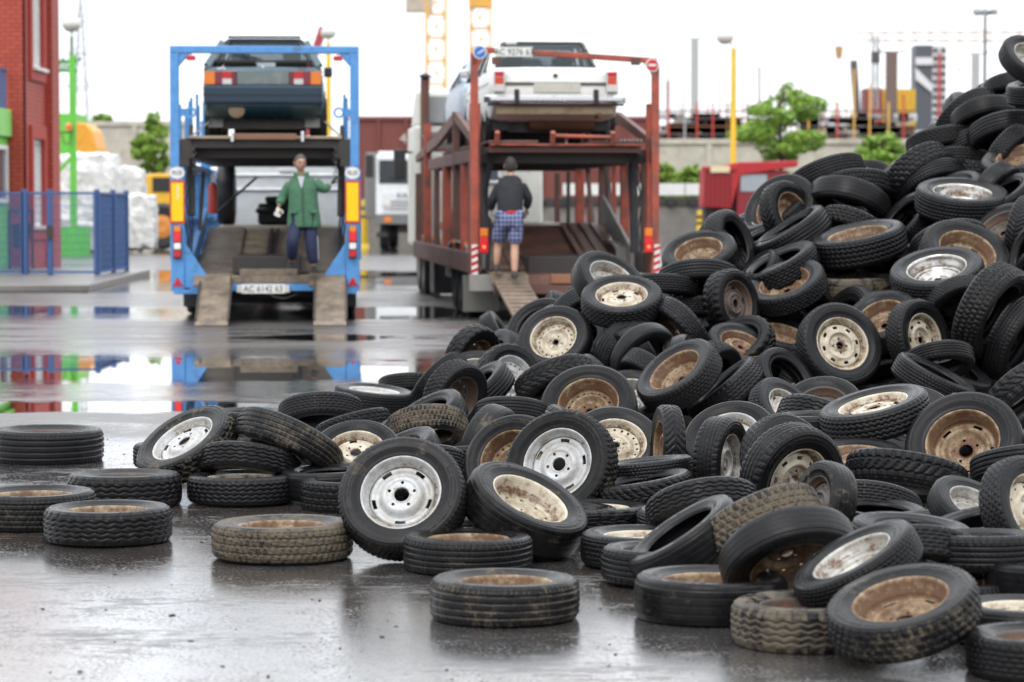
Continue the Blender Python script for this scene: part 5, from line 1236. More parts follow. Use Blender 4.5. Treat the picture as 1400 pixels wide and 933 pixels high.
hand(P1, wrr, (.5, -.1, .75), (.9, .3, -.2), mat('dark_glove', (.03, .028, .026), .7), .55, 'glove', 1.05)
shoe(P1, al, al + Vector((0, -.2, -.07)), M_shoe); shoe(P1, ar, ar + Vector((.02, -.2, -.07)), M_shoe)

# --- person in dark pullover and plaid shorts, walking up the red transporter ramp, back to the camera
Y2 = 35.6; S2 = FPX / Y2; org2 = at(693, 383, Y2)
P2 = empty('person', org2, 0, 'person in black pullover and blue plaid shorts walking up the red transporter ramp', 'person')
def j2(px, py, dy=0.0): return Vector(((px - 693) / S2, dy, (383 - py) / S2))
hip, che, nek = j2(697, 300, .05), j2(697, 266, .14), j2(698, 246, .20)
shl, shr = j2(683, 254, .17), j2(713, 254, .17)
ell, wrl = j2(674, 278, .16), j2(672, 293, .26)
elr, wrr = j2(722, 276, .16), j2(719, 291, .27)
hl, kl, al = j2(688, 303, .05), j2(681, 339, .16), j2(679, 366, .12)
hr, kr, ar = j2(706, 303, .05), j2(703, 342, .02), j2(703, 374, -.12)
J = {'hip': (hip, .12, .10), 'che': (che, .11, .09), 'nek': (nek, .055), 'top': (j2(698, 240, .24), .055), 'shl': (shl, .035), 'ell': (ell, .042), 'wrl': (wrl, .028), 'shr': (shr, .035), 'elr': (elr, .042), 'wrr': (wrr, .028), 'hl': (hl, .085), 'kl': (kl, .054), 'cl': (kl.lerp(al, .35) + Vector((0, -.02, 0)), .056), 'al': (al, .036), 'hr': (hr, .085), 'kr': (kr, .054), 'cr': (kr.lerp(ar, .35) + Vector((0, -.02, 0)), .056), 'ar': (ar, .036)}
skinned('body', J, [('hip', 'che'), ('che', 'nek'), ('nek', 'top'), ('che', 'shl'), ('shl', 'ell'), ('ell', 'wrl'), ('che', 'shr'), ('shr', 'elr'), ('elr', 'wrr'), ('hip', 'hl'), ('hl', 'kl'), ('kl', 'cl'), ('cl', 'al'), ('hip', 'hr'), ('hr', 'kr'), ('kr', 'cr'), ('cr', 'ar')], M_skin, P2)
P2.scale = (1.04, 1.04, 1.04)
head(P2, j2(697.5, 233, .24), (-.25, 0, math.pi + .15), mat('dark_hair', (.035, .03, .027), .7, var=.4, bump=.8, bscale=50))
jk = garment_tube(P2, 'pullover', [oval(j2(697, 294, .05), .165, .13, 24, .03, 6), oval(j2(697, 282, .08), .17, .13, 24, .03, 5, 1), oval(j2(697, 266, .13), .175, .13, 24, .02, 6), oval(j2(697, 256, .165), .175, .115, 24), oval(j2(698, 250, .185), .14, .09, 24), oval(j2(698, 245, .20), .07, .075, 24)], M_blk_cloth)
skinned('sleeve', {'a': (shl + Vector((.03, 0, -.01)), .08), 'b': (ell, .065), 'c': (wrl + Vector((0, -.01, .02)), .048)}, [('a', 'b'), ('b', 'c')], M_blk_cloth, jk)
skinned('sleeve', {'a': (shr + Vector((-.03, 0, -.01)), .08), 'b': (elr, .065), 'c': (wrr + Vector((0, -.01, .02)), .048)}, [('a', 'b'), ('b', 'c')], M_blk_cloth, jk)
sh = skinned('shorts', {'hip': (hip + Vector((0, 0, -.01)), .155, .13), 'hl': (hl, .115), 'kl': (kl + Vector((0, 0, .03)), .10), 'hr': (hr, .115), 'kr': (kr + Vector((0, 0, .03)), .10)}, [('hip', 'hl'), ('hl', 'kl'), ('hip', 'hr'), ('hr', 'kr')], M_plaid, P2)
garment_tube(P2, 'waistband', [oval(j2(698, 296, .05), .162, .137), oval(j2(698, 292, .055), .160, .135)], mat('red_band', (.45, .02, .03), .7))
hand(P2, wrl, (0, .5, -.8), (1, 0, .2), mat('white_glove', (.62, .60, .54)), .5, 'glove'); hand(P2, wrr, (0, .6, -.7), (-1, 0, .2), M_skin, .5)
shoe(P2, al, al + Vector((0, .2, -.07)), M_shoe); shoe(P2, ar, ar + Vector((0, .2, -.07)), M_shoe)

# ---------------------------------------------------------------- tyres and wheels
def rubber():
    m = bpy.data.materials.new('worn_tyre_rubber'); m.use_nodes = True
    nt = m.node_tree; L = nt.links; b = nt.nodes['Principled BSDF']
    tc = nd(nt, 'ShaderNodeTexCoord'); oi = nd(nt, 'ShaderNodeObjectInfo')
    off = nd(nt, 'ShaderNodeVectorMath', operation='MULTIPLY_ADD')
    cmb = nd(nt, 'ShaderNodeCombineXYZ')
    for k in range(3): L.new(oi.outputs['Random'], cmb.inputs[k])
    L.new(cmb.outputs[0], off.inputs[0]); off.inputs[1].default_value = (37, 91, 53); L.new(tc.outputs['Object'], off.inputs[2])
    def noise(s, d=6, r_=.65):
        n = nd(nt, 'ShaderNodeTexNoise'); n.inputs['Scale'].default_value = s; n.inputs['Detail'].default_value = d; n.inputs['Roughness'].default_value = r_
        L.new(off.outputs[0], n.inputs['Vector']); return n.outputs[0]
    def mth(op, a, b_=None, clamp=False):
        n = nd(nt, 'ShaderNodeMath', operation=op); n.use_clamp = clamp
        for i, v in enumerate((a, b_)):
            if v is None: continue
            if isinstance(v, (int, float)): n.inputs[i].default_value = v
            else: L.new(v, n.inputs[i])
        return n.outputs[0]
    def rng(x, a, b_, c=0.0, d=1.0):
        n = nd(nt, 'ShaderNodeMapRange'); n.inputs[1].default_value = a; n.inputs[2].default_value = b_; n.inputs[3].default_value = c; n.inputs[4].default_value = d
        L.new(x, n.inputs[0]); return n.outputs[0]
    mud = nd(nt, 'ShaderNodeAttribute'); mud.attribute_type = 'OBJECT'; mud.attribute_name = 'mud'
    grv = nd(nt, 'ShaderNodeAttribute'); grv.attribute_type = 'GEOMETRY'; grv.attribute_name = 'groove'
    big, mid, fine = noise(3.2, 8, .7), noise(14, 6, .7), noise(70, 3, .6)
    # dried mud: patches whose size follows how dirty this tyre is, and always a little in the grooves
    th = mth('SUBTRACT', .735, mth('MULTIPLY', mud.outputs['Fac'], .36))
    s = mth('SUBTRACT', mth('ADD', mth('MULTIPLY', big, .7), mth('MULTIPLY', mid, .3)), th)
    s = mth('ADD', s, mth('MULTIPLY', mth('MULTIPLY', grv.outputs['Fac'], mud.outputs['Fac']), .24))
    mm = rng(s, -.015, .09)
    dust = rng(mth('ADD', mth('MULTIPLY', mid, .6), mth('MULTIPLY', big, .4)), .42, .68)
    dustf = mth('MULTIPLY', dust, mth('MULTIPLY_ADD' if False else 'ADD', mth('MULTIPLY', mud.outputs['Fac'], .45), .04))
    c0 = nd(nt, 'ShaderNodeMixRGB'); c0.inputs[1].default_value = (.0045, .0045, .005, 1); c0.inputs[2].default_value = (.011, .011, .0125, 1); L.new(oi.outputs['Random'], c0.inputs[0])
    c1 = nd(nt, 'ShaderNodeMixRGB'); L.new(dustf, c1.inputs[0]); L.new(c0.outputs[0], c1.inputs[1]); c1.inputs[2].default_value = (.060, .055, .048, 1)
    mc = nd(nt, 'ShaderNodeMixRGB'); L.new(fine, mc.inputs[0]); mc.inputs[1].default_value = (.085, .068, .048, 1); mc.inputs[2].default_value = (.17, .142, .105, 1)
    c2 = nd(nt, 'ShaderNodeMixRGB'); L.new(mth('MULTIPLY', mm, .85), c2.inputs[0]); L.new(c1.outputs[0], c2.inputs[1]); L.new(mc.outputs[0], c2.inputs[2])
    L.new(c2.outputs[0], b.inputs['Base Color'])
    wet = rng(noise(2.2, 3), .35, .65, .15, .36)
    ro = mth('ADD', wet, mth('MULTIPLY', mth('ADD', mm, dustf), .35), True)
    L.new(mth('ADD', ro, mth('MULTIPLY', mid, .08)), b.inputs['Roughness'])
    b.inputs['Specular IOR Level'].default_value = .15
    bp = nd(nt, 'ShaderNodeBump'); bp.inputs['Strength'].default_value = .35; bp.inputs['Distance'].default_value = .006
    L.new(mth('ADD', mth('MULTIPLY', mid, .6), mth('MULTIPLY', fine, .35)), bp.inputs['Height']); L.new(bp.outputs[0], b.inputs['Normal'])
    return m
M_rubber = rubber()

def rim_mat(name, col, rustamt, rough=.4, metal=0.0, rcol=(.105, .052, .024)):
    m = bpy.data.materials.new(name); m.use_nodes = True
    nt = m.node_tree; L = nt.links; b = nt.nodes['Principled BSDF']
    tc = nd(nt, 'ShaderNodeTexCoord'); oi = nd(nt, 'ShaderNodeObjectInfo')
    cmb = nd(nt, 'ShaderNodeCombineXYZ')
    for k in range(3): L.new(oi.outputs['Random'], cmb.inputs[k])
    off = nd(nt, 'ShaderNodeVectorMath', operation='MULTIPLY_ADD'); L.new(cmb.outputs[0], off.inputs[0]); off.inputs[1].default_value = (61, 23, 47); L.new(tc.outputs['Object'], off.inputs[2])
    def noise(s, d, r_):
        n = nd(nt, 'ShaderNodeTexNoise'); n.inputs['Scale'].default_value = s; n.inputs['Detail'].default_value = d; n.inputs['Roughness'].default_value = r_
        L.new(off.outputs[0], n.inputs['Vector']); return n.outputs[0]
    n1, n2 = noise(6, 9, .72), noise(26, 6, .7)
    def rng(x, a, b_, c=0.0, d=1.0):
        n = nd(nt, 'ShaderNodeMapRange'); n.inputs[1].default_value = a; n.inputs[2].default_value = b_; n.inputs[3].default_value = c; n.inputs[4].default_value = d
        L.new(x, n.inputs[0]); return n.outputs[0]
    sx = nd(nt, 'ShaderNodeSeparateXYZ'); L.new(tc.outputs['Object'], sx.inputs[0])
    def mth(op, a_, b_=None):
        n = nd(nt, 'ShaderNodeMath', operation=op)
        for i, v in enumerate((a_, b_)):
            if v is None: continue
            if isinstance(v, (int, float)): n.inputs[i].default_value = v
            else: L.new(v, n.inputs[i])
        return n.outputs[0]
    rad = mth('SQRT', mth('ADD', mth('MULTIPLY', sx.outputs[0], sx.outputs[0]), mth('MULTIPLY', sx.outputs[1], sx.outputs[1])))
    # rust sits in the seams: where the disc meets the barrel, on the bead edge and round the hub
    seam = mth('MAXIMUM', rng(mth('ABSOLUTE', mth('SUBTRACT', rad, .272)), .032, .0), mth('MAXIMUM', rng(mth('ABSOLUTE', mth('SUBTRACT', rad, .322)), .012, .0), rng(rad, .13, .04)))
    amt = mth('ADD', mth('ADD', mth('MULTIPLY', n1, .55), mth('MULTIPLY', n2, .45)), mth('MULTIPLY', seam, .13))
    rmask = rng(amt, .70 - rustamt * .42, .80 - rustamt * .36)
    rc = nd(nt, 'ShaderNodeMixRGB'); L.new(n2, rc.inputs[0]); rc.inputs[1].default_value = (rcol[0] * .5, rcol[1] * .45, rcol[2] * .5, 1); rc.inputs[2].default_value = (rcol[0] * 1.5, rcol[1] * 1.5, rcol[2] * 1.5, 1)
    grime = nd(nt, 'ShaderNodeMixRGB'); L.new(rng(n1, .40, .66), grime.inputs[0]); grime.inputs[1].default_value = (*col, 1); grime.inputs[2].default_value = (col[0] * .62, col[1] * .55, col[2] * .46, 1)
    pc = nd(nt, 'ShaderNodeMixRGB', blend_type='MULTIPLY'); pc.inputs[0].default_value = 1; L.new(grime.outputs[0], pc.inputs[1]); L.new(rng(n2, .3, .7, .8, 1.1), pc.inputs[2])
    c = nd(nt, 'ShaderNodeMixRGB'); L.new(rmask, c.inputs[0]); L.new(pc.outputs[0], c.inputs[1]); L.new(rc.outputs[0], c.inputs[2])
    L.new(c.outputs[0], b.inputs['Base Color'])
    L.new(rng(rmask, 0, 1, rough, .72), b.inputs['Roughness'])
    if metal: L.new(rng(rmask, 0, 1, metal, .1), b.inputs['Metallic'])
    bp = nd(nt, 'ShaderNodeBump'); bp.inputs['Strength'].default_value = .3; bp.inputs['Distance'].default_value = .004
    L.new(n2, bp.inputs['Height']); L.new(bp.outputs[0], b.inputs['Normal'])
    return m
RIMM = {'white': rim_mat('rim_white', (.47, .48, .485), .22, .33),
        'cream': rim_mat('rim_cream', (.52, .47, .37), .40, .34),
        'grey': rim_mat('rim_grey', (.42, .41, .38), .35, .4, .3),
        'rust': rim_mat('rim_rust', (.30, .22, .13), .62, .42),
        'dark': rim_mat('rim_dark', (.07, .06, .055), .45, .5),
        'chrome': rim_mat('rim_bright', (.50, .49, .47), .35, .16, .95)}

NS = 300
def tread_fn(kind):
    """groove depth 0..1 at angle fraction u (0..1) and across v (-1..1)"""
    def tri(x): return np.abs((x % 1.0) - .5) * 2
    def line(x, w): return np.clip((w - np.abs(x)) / (w * .45), 0, 1)
    def A(u, v):
        out = np.zeros_like(u)
        for g_ in (-.52, 0.0, .52):
            out = np.maximum(out, line(v - g_ - .05 * (tri(u * 34) - .5), .075))
        row = np.floor((v + 1.04) / .52)
        ph = u * 46 + row * .37 + v * .35
        out = np.maximum(out, np.where(tri(ph) > .66, 1, 0) * .95)
        return np.maximum(out, .35 * (tri(u * 92 + v * 1.7) > .8))
    def B(u, v):
        out = np.zeros_like(u)
        for g_ in (-.62, -.21, .21, .62): out = np.maximum(out, line(v - g_, .075))
        out = np.maximum(out, .38 * (tri(u * 75 + .3 * np.sign(v)) > .78) * (np.abs(v) < .95))
        return np.maximum(out, .8 * (tri(u * 60) > .7) * (np.abs(v) > .78))
    def C(u, v):
        out = np.zeros_like(u)
        for g_ in (-.6, -.2, .2, .6): out = np.maximum(out, line(v - g_ - .17 * (tri(u * 40 + (g_ > 0) * .5) - .5), .085))
        return np.maximum(out, .75 * (tri(u * 40 + .2) > .66) * (np.abs(v) > .80))
    def D(u, v):
        out = np.zeros_like(u)
        for g_ in (-.5, 0.0, .5): out = np.maximum(out, .28 * line(v - g_, .06))
        return out
    def E(u, v):
        a = np.abs(v)
        out = .95 * (tri(u * 30 + .5 * (v > 0)) > .52) * (a > .50)
        out = np.maximum(out, line(a - .44 - .12 * (tri(u * 30) - .5), .07))
        out = np.maximum(out, .9 * (tri(u * 30 + v * 1.1) > .68) * (a < .40))
        return out
    def F_(u, v):
        a = np.abs(v)
        out = .9 * (tri(u * 36 + a * 1.25) > .62) * (a > .10)
        return np.maximum(out, np.maximum(line(v, .06), .9 * line(a - .55, .05)))
    def G(u, v):
        out = np.zeros_like(u)
        for g_ in (-.66, -.34, 0.0, .34, .66): out = np.maximum(out, line(v - g_ - .03 * (tri(u * 56) - .5), .055))
        row = np.floor((v + 1.0) / .334)
        return np.maximum(out, .75 * (tri(u * 56 + row * .5) > .70))
    return dict(A=A, B=B, C=C, D=D, E=E, F=F_, G=G)[kind]

def tyre_mesh(kind, seed, fm=1.0, hw=1.0):
    rs = np.random.RandomState(seed)
    fn0 = tread_fn(kind)
    fn = (lambda u_, v_: fn0(u_ * round(fm * 8) / 8, v_ * hw))
    # half profile from the bead over the sidewall to the shoulder, unit outer diameter
    side = [(.302, .086), (.312, .104), (.330, .116), (.338, .114), (.352, .124), (.380, .134), (.384, .1365), (.390, .1365), (.394, .135), (.400, .1362), (.402, .1364), (.410, .1368), (.418, .137), (.426, .1366), (.428, .1364), (.436, .1355), (.444, .134), (.448, .1365), (.455, .1355), (.459, .131), (.470, .126), (.480, .1195)]
    if kind == 'D': tr_hw = .098
    else: tr_hw = .106
    nv = 41
    vv = np.linspace(1, -1, nv)
    prof = [(r_, z, None) for r_, z in side]
    prof += [(.4995 - .0065 * abs(v) ** 2.2 - (.0075 if abs(v) > .93 else 0), tr_hw * v, v) for v in vv]
    prof += [(r_, -z, None) for r_, z in reversed(side)]
    prof += [(.300, -.080, None), (.312, -.092, None), (.345, -.108, None), (.40, -.122, None), (.445, -.118, None), (.468, -.09, None), (.474, 0, None),
             (.468, .09, None), (.445, .118, None), (.40, .122, None), (.345, .108, None), (.312, .092, None), (.300, .080, None)]
    P = len(prof)
    rs_l = (rs.rand(170) > .25).astype(float); rs_r = (rs.rand(170, 4) > .3).astype(float)
    u = np.arange(NS) / NS
    th = u * 2 * np.pi
    wob = 1 + .006 * np.sin(2 * th + rs.rand() * 6) + .004 * np.sin(3 * th + rs.rand() * 6)
    co = np.zeros((P, NS, 3)); gr_ = np.zeros((P, NS))
    for i, (r_, z, v) in enumerate(prof):
        rr_ = np.full(NS, r_); zz = np.full(NS, z)
        if v is not None:
            gd = fn(u, np.full(NS, v))
            gr_[i] = gd
            rr_ = rr_ - gd * (.0155 if kind in 'AE' else .0115 if kind != 'D' else .006)
        elif .4015 < r_ < .4265 and i < P - 13:
            q = np.floor(u * 170).astype(int); bits = rs_l[q % 170] * (np.sin(th * 2 + seed) > .1)
            row = rs_r[q % 170, int((r_ - .4015) / .0085)]
            zz = zz + np.sign(z) * .0022 * bits * row
        elif r_ > .462 and i < P - 13 and kind != 'D':
            gd = fn(u, np.full(NS, .97 if z > 0 else -.97)) * (r_ - .462) / .02
            gr_[i] = gd * .6
            zz = zz - np.sign(z) * gd * .006; rr_ = rr_ - gd * .006
        co[i, :, 0] = rr_ * np.cos(th) * wob; co[i, :, 1] = rr_ * np.sin(th) * wob; co[i, :, 2] = zz * (1 + .03 * np.sin(th + seed) * (r_ > .36))
    me = bpy.data.meshes.new('tyre')
    idx = np.arange(P * NS).reshape(P, NS)
    a = idx; b_ = np.roll(idx, -1, 1); c = np.roll(b_, -1, 0); d = np.roll(a, -1, 0)
    quads = np.stack([a, b_, c, d], -1).reshape(-1, 4)
    nq = len(quads)
    me.vertices.add(P * NS); me.vertices.foreach_set('co', co.reshape(-1))
    me.loops.add(nq * 4); me.loops.foreach_set('vertex_index', quads.reshape(-1))
    me.polygons.add(nq); me.polygons.foreach_set('loop_start', np.arange(nq) * 4); me.polygons.foreach_set('loop_total', np.full(nq, 4))
    me.polygons.foreach_set('use_smooth', np.ones(nq, bool))
    at_ = me.attributes.new('groove', 'FLOAT', 'POINT'); at_.data.foreach_set('value', gr_.reshape(-1))
    me.update(calc_edges=True)
    me.materials.append(M_rubber)
    bm = bmesh.new(); bm.from_mesh(me); bmesh.ops.recalc_face_normals(bm, faces=bm.faces); bm.to_mesh(me); bm.free()
    return me
TYRES = {k: [tyre_mesh(k, i), tyre_mesh(k, i + 20, 1.25, -.92), tyre_mesh(k, i + 40, .75, 1.06)] for i, k in enumerate('ABCDEFG')}

def rim_mesh(kind, material):
    """pressed steel wheel, unit tyre diameter; +z is the outer face"""
    me_v = []; me_f = []
    n = 120
    def ringset(prof, keep=None):
        b0 = len(me_v)
        for r_, z in prof:
            for k in range(n):
                t = 2 * math.pi * k / n
                me_v.append((r_ * math.cos(t), r_ * math.sin(t), z))
        for i in range(len(prof) - 1):
            for k in range(n):
                if keep is not None and not keep((prof[i][0] + prof[i + 1][0]) / 2, 2 * math.pi * (k + .5) / n): continue
                k2 = (k + 1) % n
                me_f.append((b0 + i * n + k, b0 + i * n + k2, b0 + (i + 1) * n + k2, b0 + (i + 1) * n + k))
    ringset([(.300, .096), (.306, .106), (.316, .108), (.322, .102), (.320, .096), (.312, .092), (.302, .088), (.296, .078), (.296, .060), (.272, .046), (.268, .02), (.272, -.01), (.292, -.024), (.296, -.078), (.302, -.088), (.312, -.092),
             (.320, -.096), (.322, -.102), (.316, -.108), (.306, -.106), (.300, -.096), (.292, -.080), (.288, -.03), (.264, -.014), (.262, .02), (.264, .044), (.288, .058), (.290, .078), (.300, .096)])
    # disc
    base = {'slot': [(.264, .008), (.258, .022), (.250, .034), (.238, .040), (.222, .038), (.204, .028), (.190, .026), (.176, .036), (.158, .062), (.142, .074), (.128, .076), (.116, .070), (.104, .068), (.085, .068), (.076, .066), (.068, .072), (.062, .070)],
            'hole': [(.264, .006), (.258, .020), (.246, .030), (.222, .022), (.200, .012), (.185, .014), (.165, .034), (.145, .052), (.128, .058), (.114, .052), (.100, .040), (.075, .040), (.056, .042), (.048, .052), (.042, .050)],
            'oval': [(.264, .0), (.256, .022), (.245, .038), (.225, .044), (.195, .046), (.178, .054), (.162, .066), (.146, .064), (.134, .036), (.122, .024), (.100, .024), (.070, .024), (.052, .034), (.044, .032)],
            'plain': [(.264, .004), (.256, .020), (.240, .032), (.215, .030), (.192, .034), (.168, .062), (.152, .072), (.134, .070), (.116, .048), (.095, .042), (.070, .042), (.052, .052), (.045, .048)]}[kind]
    # refine radially so that openings get a clean edge
    rr_ = np.interp(np.linspace(0, len(base) - 1, 46), range(len(base)), [p[0] for p in base])
    zz = np.interp(np.linspace(0, len(base) - 1, 46), range(len(base)), [p[1] for p in base])
    def keep(r_, t):
        def circ(nb, rb, rad, ph=0.0):
            for k in range(nb):
                a = ph + 2 * math.pi * k / nb
                if (r_ * math.cos(t) - rb * math.cos(a)) ** 2 + (r_ * math.sin(t) - rb * math.sin(a)) ** 2 < rad * rad: return True
            return False
        def slot(nb, r0, r1, half, ph=0.0):
            if not r0 < r_ < r1: return False
            q = (t - ph + math.pi / nb) % (2 * math.pi / nb) - math.pi / nb
            return abs(q) < half
        if kind == 'slot': return not (slot(5, .212, .242, .17, .3) or circ(5, .104, .0135, .9))
        if kind == 'hole': return not (circ(18, .222, .0135) or circ(4, .082, .011, .2) or circ(4, .082, .006, .985))
        if kind == 'oval': return not (slot(8, .198, .226, .125, .2) or circ(4, .085, .012) or circ(4, .085, .007, .78))
        return not (circ(4, .086, .011) or slot(10, .205, .225, .06))
    ringset(list(zip(rr_, zz)), keep)
    # turned-in lip of the hub hole
    ringset([(base[-1][0], base[-1][1]), (base[-1][0] - .004, base[-1][1] - .012)])
    me = bpy.data.meshes.new('wheel_rim'); me.from_pydata(me_v, [], me_f)
    me.polygons.foreach_set('use_smooth', [True] * len(me.polygons)); me.update()
    me.materials.append(material)
    return me
RIMS = {}

def place(px, py, Dpx, r_, phi, dist, flat=False):
    d = ray(px, py); c = CAM + d * dist
    t = -d.normalized()
    x = (RIGHT - t * RIGHT.dot(t)).normalized(); y = t.cross(x)
    a = R(phi)
    ax = Vector((0, 0, 1)) if flat else (t * r_ + (x * math.cos(a) + y * math.sin(a)) * math.sqrt(1 - r_ * r_)).normalized()
    return c, ax, Dpx * dist / FPX

def wheel(c, ax, D, tread, rim, rmat, side, mud, label, spin, group, wide=1.0):
    vi = int(spin * 1000) % 3; wide = .90 + .22 * ((spin * 7.3) % 1.0)
    q = ax.to_track_quat('Z', 'Y') @ Euler((0, 0, spin)).to_quaternion()
    if rim is None:
        o = bpy.data.objects.new('tyre_casing', TYRES[tread][vi]); COL.objects.link(o)
        root = o; ty = o
    else:
        root = bpy.data.objects.new('wheel_assembly', None); COL.objects.link(root); root.empty_display_size = .1
        ty = bpy.data.objects.new('tyre', TYRES[tread][vi]); COL.objects.link(ty); ty.parent = root
        key = (rim, rmat)
        if key not in RIMS: RIMS[key] = rim_mesh(rim, RIMM[rmat])
        ri = bpy.data.objects.new('wheel_rim', RIMS[key]); COL.objects.link(ri); ri.parent = root
        if side == 'i': ri.rotation_euler = (math.pi, 0, .7)
    ty['mud'] = float(mud) * .82
    root.rotation_mode = 'QUATERNION'; root.rotation_quaternion = q
    root.location = c; q_ = 0 if rim else ((hash(label) if False else len(label) * 37) % 11 - 5) * .006; root.scale = (D * (1 + q_), D * (1 - q_), D * wide)
    tag(root, label, 'wheel' if rim else 'tyre', group)
    return root

TREADW = dict(A='coarse block tread', B='straight ribbed tread', C='zigzag tread', D='worn smooth tread', E='deep lug tread', F='slanted tread', G='fine block tread')
RIMW = dict(white='white', cream='cream', grey='grey', rust='rusty brown', dark='dark', chrome='bright bare steel')
